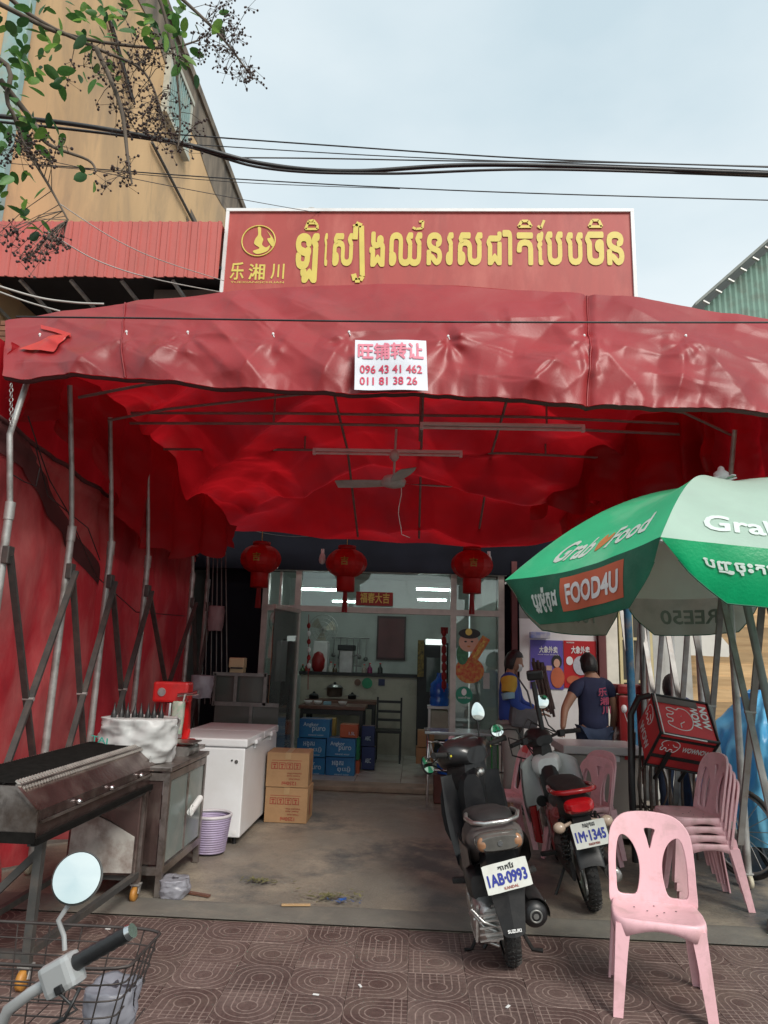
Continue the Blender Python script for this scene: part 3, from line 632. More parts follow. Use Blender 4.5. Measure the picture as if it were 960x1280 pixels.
carton('navy carton upper of the two right of the blue stack', 452, 908, 468, 933, 10.6, .25, m_db, [('ABC', .25, .7, .3, .5)], group='small cartons inside the doorway')
carton('navy carton lower of the two right of the blue stack', 452, 934, 468, 962, 10.6, .25, m_db, [('ABC', .25, .7, .3, .5)], group='small cartons inside the doorway')
carton('brown carton upper of two by the right doorpost', 522, 914, 543, 934, 10.2, .3, m_card, None, group='brown cartons by the right doorpost')
carton('brown carton lower of two by the right doorpost', 520, 935, 542, 955, 10.2, .3, m_card, None, group='brown cartons by the right doorpost')
# lucky plaque over the door and stickers on the glass
t = thing('lucky_plaque', 'small red plaque with four gold characters above the doorway', 'plaque', P(469, 755, Y=FY-.13))
q = MB(); pbox(q, 445, 740, 491, 757, FY-.13, .03, bev=.004); q.build('board', mat('plaque_red', (.33, .015, .01), .5), t)
q = MB(); a = P(448, 754, Y=FY-.135); b = P(489, 741, Y=FY-.135); text(q, '福春大吉', (a.x+.02, FY-.136, a.z+.005), (b.x-a.x-.04, 0, 0), (0, 0, b.z-a.z-.01), .02); q.build('lettering', m_gold, t)
t = thing('fortune_figure', 'paper figure in red robe holding a gold scroll, stuck on the right glass panel', 'decoration', P(588, 850, Y=FY-.06))
def flat(px, py, rx, ry, Y, m, name, par, n=20, d=.003):
    c = P(px, py, Y=Y); k = Y/F*1.03
    MB().prism([(math.cos(2*PI*i/n)*rx*k, math.sin(2*PI*i/n)*ry*k) for i in range(n)], lambda x, y, z: c+V((x, -z, y)), d).build(name, m, par)
YG = FY-.045
m_skin_p = mat('printed_skin', (.62, .36, .26), .5, var=.1); m_pr = mat('printed_red', (.45, .02, .02), .5, var=.5, sc=25, col2=(.5, .28, .05)); m_pg = mat('printed_green', (.05, .22, .10), .5, var=.5, sc=25)
flat(587, 838, 17, 15, YG, m_pr, 'robe', t); flat(578, 818, 7, 12, YG-.004, m_pg, 'sleeve', t); flat(586, 803, 12, 11, YG-.006, m_skin_p, 'face', t)
flat(587, 792, 13, 6, YG-.010, m_blackw, 'headdress', t); flat(586, 790, 4, 4, YG-.014, m_gold, 'jewel', t)
for dx in (-4, 4): flat(586+dx, 802, 1.6, 1, YG-.010, m_blackw, 'eye', t)
flat(586, 808, 2, 1, YG-.010, m_pr, 'mouth', t)
q = MB(); a = P(590, 826, Y=YG-.01); b = P(608, 797, Y=YG-.01); c = (b-a).normalized(); s_ = V((c.z, 0, -c.x))*.07
q.prism([(0, 0), (1, 0), (1, 1), (0, 1)], lambda x, y, z: a+(b-a)*y+s_*(x-.5)*1.6+V((0, -z, 0)), .004); q.build('scroll', m_pr, t)
q = MB(); text(q, '招财', a+s_*-.3+(b-a)*.1+V((0, -.006, 0)), s_*.7, (b-a)*.8, .02); q.build('lettering', m_gold, t)
t = thing('round_sign', 'round green sticker on the right glass panel below the fortune figure', 'sticker', P(580, 869, Y=YG))
flat(580, 869, 10, 10, YG-.002, mat('green_sticker', (.02, .28, .17), .5), 'disc', t); flat(580, 865, 3, 4, YG-.006, m_white, 'emblem', t); 
q = MB(); c = P(573, 873, Y=YG-.008); text(q, 'អនាម័យ', c, (.15, 0, 0), (0, 0, .03), .01); q.build('lettering', m_white, t)
tag(pbox(MB(), 604, 841, 612, 861, YG, .003).build('notice_paper', mat('grey_paper', (.4, .42, .40), .7)), 'small grey notice taped to the right glass panel', 'notice')
# lanterns
m_lant = mat('lantern_silk', (.62, .012, .012), .5, var=.3, sc=8, transl=.35)
def lantern(px, py, label):
    c = P(px, py, Y=8.95); t = thing('red_lantern', label, 'lantern', c, group='red lanterns over the shopfront')
    q = MB(); n = 24; r = .265; h = .185
    vs = []; fs = []; m_ = 10
    for i in range(m_+1):
        th = PI*(.12+.76*i/m_)
        for k in range(n):
            a = 2*PI*k/n; rr = r*math.sin(th)*(1-(.05 if k % 2 else 0)); vs.append(c+V((rr*math.cos(a), rr*math.sin(a), h*math.cos(th)*1.05)))
    for i in range(m_):
        for k in range(n): fs.append([i*n+k, i*n+(k+1) % n, (i+1)*n+(k+1) % n, (i+1)*n+k])
    q.add(vs, fs, 0, False); q.build('shade', m_lant, t)
    MB().lathe([(.10, .17), (.115, .17), (.115, .22), (.10, .22)], c, n=16).build('top_ring', m_redp, t)
    MB().lathe([(.115, -.18), (.115, -.36), (.11, -.36)], c, n=16).build('skirt', m_lant, t)
    q = MB()
    for k in range(10):
        a = 2*PI*k/10; q.tube([c+V((.02*math.cos(a), .02*math.sin(a), -.36)), c+V((.03*math.cos(a), .03*math.sin(a), -.62))], .006, 4)
    q.build('tassel', m_redp, t); MB().tube([c+V((0, 0, .2)), c+V((0, 0, .36))], .004, 4).build('hook', m_gold, t)
    q = MB(); text(q, '吉', None, None, None, .03, fn=lambda u, v: c+V(((u-.5)*.10, -math.sqrt(max(0, .277**2-((u-.5)*.13)**2))*.985+abs(v-.5)*.03, (v-.5)*.11))); q.build('lettering', mat('dull_gold', (.42, .24, .04), .5), t)
lantern(326, 699, 'red lantern hanging at the left end of the shopfront'); lantern(433, 704, 'red lantern hanging above the middle of the doorway'); lantern(590, 706, 'red lantern hanging above the right glass panel')
def bulb(px, py, label):
    c = P(px, py, Y=9.0); t = thing('light_bulb', label, 'bulb', c, group='unlit bulbs over the shopfront')
    MB().lathe([(.02, .06), (.035, .03), (.045, -.03), (.035, -.07), (.01, -.085)], c, n=12).build('glass_bulb', mat('milk_glass', (.7, .7, .68), .3), t); MB().lathe([(.022, .05), (.022, .11)], c, n=10).build('socket', m_white, t)
bulb(403, 697, 'unlit white bulb between the left and middle lanterns'); bulb(611, 700, 'unlit white bulb beside the right lantern')
tag(MB().tube([V((lerp(-2.3, 2.0, k/30), 9.05, 3.22-.10*abs(math.sin(k/30*PI*3)))) for k in range(31)], .006, 5).build('hanging_wire', m_black), 'thin wire strung along the dark fascia above the lanterns', 'wire')

# ------------------------------------------------------------------ roof sign
m_signred = mat('sign_red', (.42, .065, .055), .55, var=.10, sc=1.5, dirt=(.54, .15, .12), dsc=2.2, damt=.5, stretch=(1, 1, .3), dirt2=(.30, .05, .045), d2sc=3, d2amt=.5)
sx0, sx1, sz0, sz1 = -2.76, 2.84, 6.25, 7.75; SY = 8.9
sg = thing('roof_sign', 'wide red signboard with yellow khmer lettering on the shop roof', 'sign', (.04, SY, sz0))
def lz(x): return 7.76 + (x-sx0)/(sx1-sx0)*(-.02)
MB().box(((sx0+sx1)/2, SY+.05, (sz0+sz1)/2), (sx1-sx0, .1, sz1-sz0)).build('board', m_signred, sg)
q = MB(); q.box(((sx0+sx1)/2, SY+.04, sz1+.02), (sx1-sx0+.09, .14, .045)); q.box((sx0-.022, SY+.04, (sz0+sz1)/2), (.045, .14, sz1-sz0)); q.box((sx1+.022, SY+.04, (sz0+sz1)/2), (.045, .14, sz1-sz0)); q.build('frame', m_white, sg)
def stext(q, s, x0, y0, x1, y1, bold, mi=0, dy=-.006):
    a = P(x0, y1, Y=SY); b = P(x1, y0, Y=SY); text(q, s, (a.x, SY+dy, a.z), (b.x-a.x, 0, 0), (0, 0, b.z-a.z), bold, mi)
GL = [  # glyph string, left, top, right, bottom in the photograph
 ('ឡ', 367, 292, 400, 354), ('េ', 404, 292, 411, 333), ('ស', 415, 292, 443, 333),
 ('ង', 461, 290, 482, 334), ('ឈ', 486, 291, 528, 333), ('ន', 533, 291, 553, 332), ('រ', 557, 291, 567, 332), ('ស', 572, 291, 603, 332),
 ('ជ', 608, 290, 627, 332), ('ា', 628, 288, 640, 332), ('ត', 646, 291, 666, 332), ('ែ', 671, 290, 679, 332), ('ប', 682, 290, 703, 332), ('ែ', 0, 0, 0, 0), ('ប', 708, 291, 728, 332), ('ច', 732, 290, 754, 332), ('ន', 759, 290, 779, 332)]
m_goldedge = mat('gold_edge', (.30, .19, .02), .5)
q = MB()
for g, x0, y0, x1, y1 in GL:
    if x1 > x0: stext(q, g, x0, y0, x1, y1, .045, 0, -.010)
def stroke(pts, wd, dy=-.010):
    for (ax, ay), (bx, by) in zip(pts, pts[1:]):
        a = P(ax, ay, Y=SY); b = P(bx, by, Y=SY); q.bar((a.x, SY+dy, a.z), (b.x, SY+dy, b.z), .012, wd)
stroke([(444, 281), (445, 284), (444, 300)], .07); stroke([(445, 280), (452, 283), (453, 346), (450, 351), (444, 351), (442, 343)], .07)
stroke([(384, 280), (394, 280)], .03); stroke([(382, 287), (397, 287), (397, 282), (392, 276), (386, 277), (382, 287)], .035)
stroke([(516, 285), (520, 287), (528, 286), (529, 277)], .035); stroke([(524, 278), (529, 277)], .03)
stroke([(648, 284), (664, 284), (660, 277), (652, 277), (648, 284)], .04); stroke([(672, 283), (676, 286), (680, 276)], .035)
stroke([(736, 284), (752, 284), (748, 276), (740, 276), (736, 284)], .04)
q.build('lettering', m_gold, sg)
q = MB(); 
for s, x0, x1, y0, y1 in (('乐', 287, 306, 328, 350), ('湘', 310, 332, 330, 350), ('川', 338, 356, 330, 349)): stext(q, s, x0, y0, x1, y1, .02)
stext(q, 'YUEXIANGCHUAN', 288, 352, 355, 354, .0)
q.build('small_lettering', m_gold, sg)
q = MB(); c = P(323, 301, Y=SY-.01); k = SY/F*1.12
q.tube([V((c.x+math.cos(a)*21*k, SY-.006, c.z+math.sin(a)*21*k)) for a in [2*PI*i/40 for i in range(40)]], .011, 5, closed=True)
vs, fs = shape2d([smooth_poly([(-2, 19, 0), (2, 18, 0), (3, 8, 0), (6, 2, 0), (5, -5, 0), (10, -9, 0), (15, -6, 0), (12, -14, 0), (0, -18, 0), (-6, -14, 0), (2, -10, 0), (-5, -4, 0), (-4, 3, 0), (-1, 9, 0)])]); q.add([V((c.x+p.x*k, SY-.008, c.z+p.y*k)) for p in vs], fs)
vs, fs = shape2d([smooth_poly([(10, 14, 0), (19, 2, 0), (19, -8, 0), (14, -3, 0), (11, 3, 0), (15, 5, 0)])]); q.add([V((c.x+p.x*k, SY-.008, c.z+p.y*k)) for p in vs], fs)
q.build('round_emblem', m_gold, sg)
q = MB()
for x in (-2.3, -1, .5, 2.3): q.bar((x, SY+.1, 6.3), (x, SY+.8, 6.76), .05); q.bar((x, SY+.12, 7.6), (x, SY+.9, 6.76), .04)
q.build('support_bar', m_dsteel, sg)
tag(MB().ell(P(390, 265, Y=9.6), (.09, .09, .06)).build('roof_vent', m_wall), 'small pale cowl just showing over the top of the red signboard', 'vent')

# ------------------------------------------------------------------ neighbours on the left
m_ochre = mat('ochre_render', (.66, .43, .22), .85, var=.22, sc=.9, bump=.2, bsc=15, dirt=(.22, .17, .12), dsc=.55, damt=.6, dlo=.48, dhi=.70, dirt2=(.26, .19, .13), d2sc=1.2, d2amt=.5, stretch=(1, 1, .35))
m_weather = mat('weathered_render', (.24, .19, .14), .9, var=.5, sc=2.5, bump=.4, bsc=12, dirt=(.07, .06, .05), dsc=2.0, damt=.8, stretch=(1, 1, .35))
WX = -6.2
nb = thing('neighbour_house', 'tall ochre rendered house with weathered parapet beyond the pink metal roof', 'building', (-8.7, 15, 0))
MB().box((WX-2.5, 15.25, 8.2), (5, 12.5, 16.5)).build('wall', m_ochre, nb)
q = MB(); q.grid(lambda u, v: (WX+.012+.02*fbm((0, u*20, v*6)), lerp(9.1, 21.5, u), lerp(16.5-1.2-.75*fbm((u*5, 3, 2), 3)-.35*u, 16.5, v)), 60, 8); q.build('weathered_band', m_weather, nb)
q = MB().box((WX-.12, 15.25, 16.52), (.4, 12.6, .25)); q.build('parapet_coping', m_weather, nb)
q = MB(); q.grid(lambda u, v: (WX+.010+.015*fbm((0, u*9, v*6), 3), lerp(15+2*(1-v), 21.4, u), lerp(9.6, 15.5, v)), 30, 30, hole=lambda u, v: fbm((u*3, v*3+5, 1), 4)+.55*(u+.0)-.45 < 0); q.build('stain_patch', m_weather, nb)
q = MB(); q.box((WX-.1, 8.93, 8.2), (.35, .14, 16.4), bev=.02); q.build('corner_pier', mat('teal_paint', (.26, .40, .38), .6, var=.2, sc=4, dirt=(.35, .3, .22), dsc=3), nb)
# window with teal bars
wd = thing('window', None, None, (WX, 14.6, 12.5)); wd.parent = nb; wd.matrix_parent_inverse = _M[nb.name].inverted()
a = P(206, 92, X=WX); b = P(235, 172, X=WX); y0, y1 = P(205, 120, X=WX).y, P(232, 140, X=WX).y; z0, z1 = P(218, 172, X=WX).z, P(218, 92, X=WX).z
MB().box((WX+.02, (y0+y1)/2, (z0+z1)/2), (.05, y1-y0, z1-z0)).build('pane', mat('dark_window', (.03, .05, .05), .2), wd)
q = MB(); 
for yy in (y0-.06, y1+.06): q.box((WX+.06, yy, (z0+z1)/2), (.16, .12, z1-z0+.24))
for zz in (z0-.07, z1+.07): q.box((WX+.07, (y0+y1)/2, zz), (.2, y1-y0+.3, .12))
q.build('frame', mat('pale_trim', (.5, .5, .42), .8, var=.2), wd)
for k in range(11): MB().box((WX+.13, lerp(y0, y1, (k+.5)/11), (z0+z1)/2), (.03, .045, z1-z0)).build('window_bar', _mats['teal_paint'], wd)
# pipes down the wall
for (ax, ay), (bx, by), lab in (((135, 20), (165, 125), 'upper'), ((190, 178), (241, 276), 'lower')):
    a = P(ax, ay, X=WX+.06); b = P(bx, by, X=WX+.06); q = MB(); q.tube([a, b], .035); q.tube([a+V((.02, .12, 0)), b+V((.02, .12, 0))], .02); q.build('drain_pipe', m_dsteel, nb)
# pink corrugated metal roof front
m_pink = mat('pink_sheet_metal', (.52, .13, .11), .5, var=.08, sc=2, dirt=(.42, .12, .10), dsc=2, damt=.4)
ps = thing('metal_awning', 'pink corrugated sheet fascia of the neighbouring shed with a dark underside', 'awning', (-5.5, 8.8, 6.6))
for k in range(12):
    x1 = -2.80-k*.42; x0 = x1-.415; q = MB()
    prof = []
    for c_ in range(3):
        xx = x0+c_*.1383; prof += [(xx, 0), (xx+.085, 0), (xx+.1, .022), (xx+.125, .022)]
    prof.append((x1, 0)); vs = []
    for (x, d) in prof:
        zz = 6.62+.012*math.sin(x*5)
        vs += [(x, 8.72-d, zz), (x, 8.72-d-.02, 7.46), (x, 8.74-d, zz), (x, 8.74-d, 7.46)]
    fs = []
    for i in range(len(prof)-1): a = 4*i; fs += [[a, a+4, a+5, a+1], [a+2, a+3, a+7, a+6], [a, a+2, a+6, a+4], [a+1, a+5, a+7, a+3]]
    q.add(vs, fs); q.build('roof_sheet', m_pink, ps)
q = MB(); q.add([(-8, 8.75, 7.44), (-2.8, 8.75, 7.44), (-2.8, 12, 7.7), (-8, 12, 7.7), (-8, 8.76, 7.40), (-2.8, 8.76, 7.40), (-2.8, 12, 7.64), (-8, 12, 7.64)], [[0, 1, 2, 3], [4, 7, 6, 5], [0, 4, 5, 1]]); q.build('top_sheet', m_pink, ps)
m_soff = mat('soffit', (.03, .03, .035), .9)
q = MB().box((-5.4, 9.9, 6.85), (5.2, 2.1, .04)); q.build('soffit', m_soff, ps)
for k in range(6):
    x = -3.1-k*.72; MB().bar((x-.35, 8.8, 6.62), (x, 9.9, 6.2), .04).build('bracket', m_galv, ps)
sh = thing('neighbour_shed', 'grey walled shed with a bare brick pier left of the shop', 'building', (-5.2, 9.5, 0))
MB().box((-5.4, 10.6, 3.1), (5.2, .3, 6.2)).build('wall', mat('shed_wall', (.30, .30, .28), .9, var=.2, sc=2, dirt=(.15, .14, .12), dsc=2), sh)
m_brick = mat('brick', (.30, .13, .075), .9, rnd=.4, var=.35, sc=7, bump=.3, bsc=50)
bkm = bpy.data.meshes.new('brick'); qq = MB().box((0, 0, 0), (.225, .11, .068), bev=.004); bkm.from_pydata([tuple(a) for a in qq.v], [], qq.f); bkm.materials.append(m_brick)
MB().box((-5.55, 9.2, 2.9), (1.38, .34, 6.2)).build('mortar_core', mat('mortar', (.28, .25, .22), .95), sh)
for j in range(22):
    for i in range(6):
        o = bpy.data.objects.new('brick', bkm); COL.objects.link(o); o.parent = sh
        o.location = V((-6.13+i*.237+(.118 if j % 2 else 0)+random.uniform(-.004, .004), 9.0+random.uniform(-.006, .004), 4.36+j*.08))-sh.location
        o.rotation_euler = (0, 0, random.gauss(0, .012))
# ------------------------------------------------------------------ neighbours on the right
m_greencor = mat('green_sheet', (.20, .33, .27), .55, var=.15, sc=3, dirt=(.16, .15, .12), dsc=3)
gb = thing('green_roof_house', 'green corrugated house with a sloping roof behind the canopy on the right', 'building', (9, 15, 0))
sl = lambda x: 9.15+(x-5.75)*.93
q = MB(); n = 60
vs = []; fs = []
for i in range(n+1):
    x = lerp(6.05, 9.6, i/n); d = .03 if i % 2 else 0
    vs += [(x, 14.3-d, 5), (x, 14.3-d, sl(x)-.22)]
for i in range(n): fs.append([2*i, 2*i+2, 2*i+3, 2*i+1])
q.add(vs, fs); q.build('wall_sheet', m_greencor, gb)
q = MB().box((8.6, 14.35, 4.4), (3.9, .2, 8.9)); q.build('wall', mat('orange_wall', (.55, .24, .10), .85, var=.15, sc=2), gb)
q = MB()
q.add([(5.7, 13.9, sl(5.7)), (9.7, 13.9, sl(9.7)), (9.7, 18, sl(9.7)), (5.7, 18, sl(5.7)), (5.7, 13.9, sl(5.7)-.07), (9.7, 13.9, sl(9.7)-.07), (9.7, 18, sl(9.7)-.07), (5.7, 18, sl(5.7)-.07)], [[0, 1, 2, 3], [7, 6, 5, 4], [0, 4, 5, 1], [0, 3, 7, 4]]); q.build('roof', mat('grey_roof', (.22, .24, .22), .7), gb)
for k in range(14):
    x = 5.85+k*.27; MB().bar((x, 13.88, sl(x)-.12), (x+.12, 13.88, sl(x+.12)-.30), .06, .03).build('roof_rib', m_galv, gb)
# timber wall seen between the right-hand struts
wo = thing('plank_wall', 'honey coloured wall of overlapping timber boards beyond the right side of the canopy', 'wall', (5.2, 11.1, 0))
m_plank = mat('honey_plank', (.62, .42, .22), .7, rnd=.35, var=.25, sc=3, stretch=(.6, 4, 8), bump=.15, bsc=30, dirt=(.34, .20, .09), dsc=2, damt=.5)
for k in range(17):
    z = .02+k*.185; x = 3.45+(.0 if k > 8 else 0)
    while x < 7.6:
        ln = random.uniform(1.5, 2.6); ln = min(ln, 7.7-x)
        MB().box((x+ln/2, 11.1+random.uniform(-.006, .006), z+.09), (ln-.008, .03, .2), rot=(rad(7), 0, 0)).build('plank', m_plank, wo); x += ln
MB().box((5.6, 11.25, 1.7), (4.4, .1, 3.4)).build('backing_wall', m_plank, wo)
MB().prism([(3.3, 3.2), (3.5, 3.2), (4.55, 1.9), (4.5, 1.78), (3.3, 1.8)], lambda x, y, z: V((x, 10.6+z, y)), .06).build('gable_trim', mat('pale_board', (.62, .60, .55), .7, var=.1), wo)
tag(MB().box((3.25, 10.2, 1.55), (1.1, .1, 3.1)).build('render_wall', m_wall), 'grey rendered wall between the shop and the timber wall', 'wall')
for k in range(3):
    MB()
# pier, window and door at the right of the shopfront
t = thing('side_window', 'yellow framed window with dark panes right of the wall posters', 'window', (2.72, 9.35, .6))
m_yel = mat('yellow_frame', (.55, .47, .25), .6, var=.15)
MB().box((2.82, 9.37, 1.6), (.42, .04, 2.2)).build('pane', mat('dark_pane', (.05, .045, .035), .25), t)
for x in (2.62, 2.76, 3.0): MB().box((x, 9.34, 1.6), (.035, .05, 2.2)).build('upright', m_yel, t)
for z in (.9, 1.42, 1.95, 2.4): MB().box((2.81, 9.342, z), (.42, .04, .035)).build('crossbar', m_yel, t)
tag(MB().box((2.50, 9.34, 1.45), (.15, .1, 2.9), bev=.01).build('white_post', mat('ivory_paint', (.68, .65, .56), .6)), 'ivory painted post between the posters and the yellow framed window', 'post')
tag(MB().box((2.375, 9.33, 1.45), (.09, .12, 2.9)).build('timber_post', mat('dark_red_timber', (.12, .03, .03), .6)), 'dark red timber post right of the red poster', 'post')
tag(MB().box((1.27, 9.33, 1.45), (.07, .12, 2.9)).build('timber_post', _mats['dark_red_timber']), 'dark red timber post left of the purple poster', 'post')
tag(MB().box((1.83, 9.36, 1.32), (.98, .04, 1.7)).build('notice_board', m_white), 'white board that the two delivery posters are stuck on', 'board')
def poster(x0, x1, y0, y1, mname, col, label):
    t = thing('poster', label, 'poster', P((x0+x1)/2, y1, Y=9.32))
    q = MB(); pbox(q, x0, y0, x1, y1, 9.325, .01); q.build('sheet', mat(mname, col, .4, var=.15, sc=2), t)
    return t
t = poster(663, 704, 800, 861, 'purple_print', (.13, .10, .42), 'purple delivery poster with a smiling woman on the white board')
q = MB(); a = P(674, 816, Y=9.318); b = P(697, 808, Y=9.318); text(q, '大象外卖', (a.x, 9.318, a.z), (b.x-a.x, 0, 0), (0, 0, b.z-a.z), .03); 
a = P(672, 819, Y=9.318); text(q, 'wow now delivery', (a.x, 9.318, a.z), (.27, 0, 0), (0, 0, .02), .01); q.build('lettering', m_white, t)
flat(696, 827, 6, 8, 9.320, m_blackw, 'hair', t); flat(696, 829, 3.6, 5, 9.316, m_skin_p, 'face', t); flat(697, 847, 8, 12, 9.319, mat('orange_print', (.55, .14, .06), .5), 'dress', t)
q = MB(); pbox(q, 669, 834, 681, 856, 9.319, .004); pbox(q, 683, 832, 690, 838, 9.319, .004); q.build('printed_panel', mat('peach_print', (.62, .42, .33), .5, var=.3, sc=20), t)
t = poster(705, 746, 801, 860, 'scarlet_print', (.50, .015, .02), 'scarlet delivery poster with white figure shapes on the white board')
q = MB(); a = P(714, 817, Y=9.318); b = P(737, 808, Y=9.318); text(q, '大象外卖', (a.x, 9.318, a.z), (b.x-a.x, 0, 0), (0, 0, b.z-a.z), .03); a = P(708, 804, Y=9.318); text(q, 'wownow', (a.x, 9.318, a.z), (.1, 0, 0), (0, 0, .02), .01); q.build('lettering', m_white, t)
flat(726, 832, 9, 11, 9.320, mat('grey_print', (.55, .56, .62), .5, var=.2, sc=20), 'printed_shape', t); flat(712, 826, 4, 5, 9.320, m_white, 'printed_shape', t); flat(717, 850, 8, 5, 9.320, _mats['orange_print'], 'printed_shape', t)
shelf_item('box_on_board', 'small blue and white box on top of the white board', 'box', 663, 790, 688, 798, 9.2, .1, mat('bluewhite', (.12, .18, .5), .5, var=.7, sc=12, col2=(.6, .6, .62)))

# ------------------------------------------------------------------ the red canopy
can = thing('market_canopy', 'large red vinyl canopy on folding steel legs in front of the shop', 'canopy', (0, 7, 0))
TOP = [(-60, 426), (11, 399), (60, 392), (155, 381), (273, 366), (400, 356), (480, 353), (560, 355), (680, 363), (800, 373), (870, 385), (960, 398), (1040, 410)]
BOT = [(-60, 470), (2, 470), (30, 476), (90, 471), (145, 473), (230, 481), (330, 487), (440, 491), (520, 490), (560, 492), (600, 496), (695, 505), (760, 507), (830, 511), (910, 511), (960, 517), (1040, 522)]
TIES = [(50, 420), (162, 422), (237, 422), (343, 425), (437, 423), (560, 427), (729, 426), (854, 427)]
FOLDS = [(60, 396, 150, 432, 20, .05), (150, 432, 232, 482, 24, .06), (155, 384, 262, 402, 18, .05), (262, 402, 335, 486, 26, .07), (280, 372, 343, 424, 20, .05), (343, 424, 296, 484, 20, .05), (343, 424, 425, 480, 24, .06), (237, 422, 292, 470, 18, .05), (237, 420, 180, 470, 20, .05), (162, 422, 96, 468, 22, .06), (50, 420, 138, 472, 18, .05),
 (437, 423, 398, 486, 22, .05), (350, 372, 440, 420, 18, .035), (560, 427, 508, 474, 20, .06), (560, 427, 640, 448, 22, .06), (640, 448, 712, 470, 20, .05), (575, 470, 690, 490, 20, .05), (560, 426, 622, 404, 18, .05), (622, 404, 700, 402, 18, .05), (729, 426, 652, 492, 26, .075), (729, 426, 700, 372, 22, .04), (729, 426, 742, 470, 14, .045), (729, 426, 802, 500, 26, .07), (742, 462, 700, 496, 18, .05),
 (854, 427, 775, 382, 22, .04), (854, 427, 842, 505, 22, .06), (854, 427, 935, 508, 26, .07), (870, 440, 990, 470, 26, .05), (900, 400, 1010, 430, 28, .04), (120, 404, 230, 418, 16, .04), (190, 440, 260, 452, 14, .04), (20, 455, 110, 462, 14, .04), (395, 440, 470, 470, 16, .03), (760, 440, 850, 455, 18, .04), (790, 470, 900, 490, 16, .04)]
ties = [P(a, b, Y=4.55) for a, b in TIES]
def fasc(u, v, off=0):
    px = lerp(6, 1040, u)
    a = P(px, interp(BOT, px), Y=4.42); b = P(px, interp(TOP, px), Y=4.82)
    p = a.lerp(b, v); x, z = p.x, p.z
    bell = math.sin(PI*min(1, v*1.0))
    # long diagonal swags hung between the ties
    wx = x + .45*fbm((x*.5, z*.7, 3), 3); wz = z + .25*fbm((x*.6+4, z*.8, 8), 3)
    def crease(a, b, seed, w):                     # one family of long sharp folds
        n_ = mn.noise(V((wx*a[0]+wz*a[1], wx*b[0]+wz*b[1], seed))); return max(0, 1-abs(n_)*w)**1.5
    env = .5+.9*max(0, fbm((x*.7, 4, 2), 2)+.35)
    d = .09*fbm((x*.55, z*1.0, 0), 2)
    py = lerp(interp(BOT, px), interp(TOP, px), v)
    for fx0_, fy0_, fx1_, fy1_, wd_, am_ in FOLDS:
        ex, ey = fx1_-fx0_, fy1_-fy0_; L2 = ex*ex+ey*ey; t_ = ((px-fx0_)*ex+(py-fy0_)*ey)/L2
        if -.15 < t_ < 1.15:
            ds = abs((px-fx0_)*ey-(py-fy0_)*ex)/math.sqrt(L2)+5*mn.noise(V((px*.02, py*.03, fx0_)))
            wd_ = wd_*1.35; ds = abs(ds)
            if ds < wd_:
                tc_ = min(1, max(0, t_)); d += am_*.88*(1-abs(ds)/wd_)**1.15*min(1, (tc_+.02)*5)*min(1, (1.15-t_)*3)*(1 if t_ > 0 else max(0, 1+t_/.15))
    d += .012*env*crease((1.2, .9), (-.8, 3.0), 35, 2.4)*bell + .004*crease((1.9, -1.5), (1.6, 3.2), 45, 3.0)
    d += .005*fbm((x*4, z*6, 21), 2)
    for i, t in enumerate(ties):
        dx, dz = x-t.x, z-t.z; r = math.hypot(dx, dz)
        if r < .9:
            an = math.atan2(dz, dx)
            dn = max(0, .5-.5*math.sin(an)); d += .012*math.exp(-r/.35)*math.cos(an*(5+i % 3)+i*1.7+r*2)*min(1, r/.12)*dn - .012*math.exp(-(r/.05)**2)
    d += .03*max(0, .12-v)/.12*fbm((px*.02, 2, 0))*2
    d -= .03*math.exp(-((px-735)/5)**2)
    return V((p.x, p.y-d*1.15-off, p.z+.012*fbm((x*2, 0, 9), 2)*(1-v)))
MB().grid(fasc, 460, 100).build('front_cover', m_tarp, can)
def hem(u, v):
    p = fasc(u, 0); return p+V((0, .03*math.sin(v*PI), -.03*(v)-.0))
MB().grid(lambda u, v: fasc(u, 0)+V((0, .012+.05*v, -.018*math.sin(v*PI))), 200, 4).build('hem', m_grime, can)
# seams
for sx in (.147, .705):
    q = MB(); q.tube([fasc(sx, k/30, .006) for k in range(31)], .007, 4); q.build('seam', m_tarp, can)
for t_, (px, py) in zip(ties, TIES):
    u = (px-6)/1034; v = (interp(BOT, px)-py)/(interp(BOT, px)-interp(TOP, px)); p = fasc(u, v, .004); MB().ell(p, (.010, .010, .012), 8, 6).tube([p, p+V((.012, -.01, -.03))], .004, 4).build('tie', m_white, can)
# repair patch at the left corner
m_patch = mat('bright_patch', (.60, .03, .022), .4, var=.15, sc=3, transl=.1)
def onf(px, py, off): 
    u = (px-6)/1034; v = (interp(BOT, px)-py)/(interp(BOT, px)-interp(TOP, px)); return fasc(u, v, off)
q = MB()
q.grid(lambda s, t: onf(lerp(lerp(28, 92, s), lerp(72, 86, s), t), lerp(lerp(441, 424, s), lerp(446, 430, s), t)-6*math.sin(s*PI)*(1-t), .02+.012*math.sin(t*PI)), 18, 6); q.grid(lambda s, t: onf(lerp(52, 92, s), lerp(lerp(408, 422, s), lerp(413, 427, s), t), .016), 10, 3); q.build('repair_patch', m_patch, can)
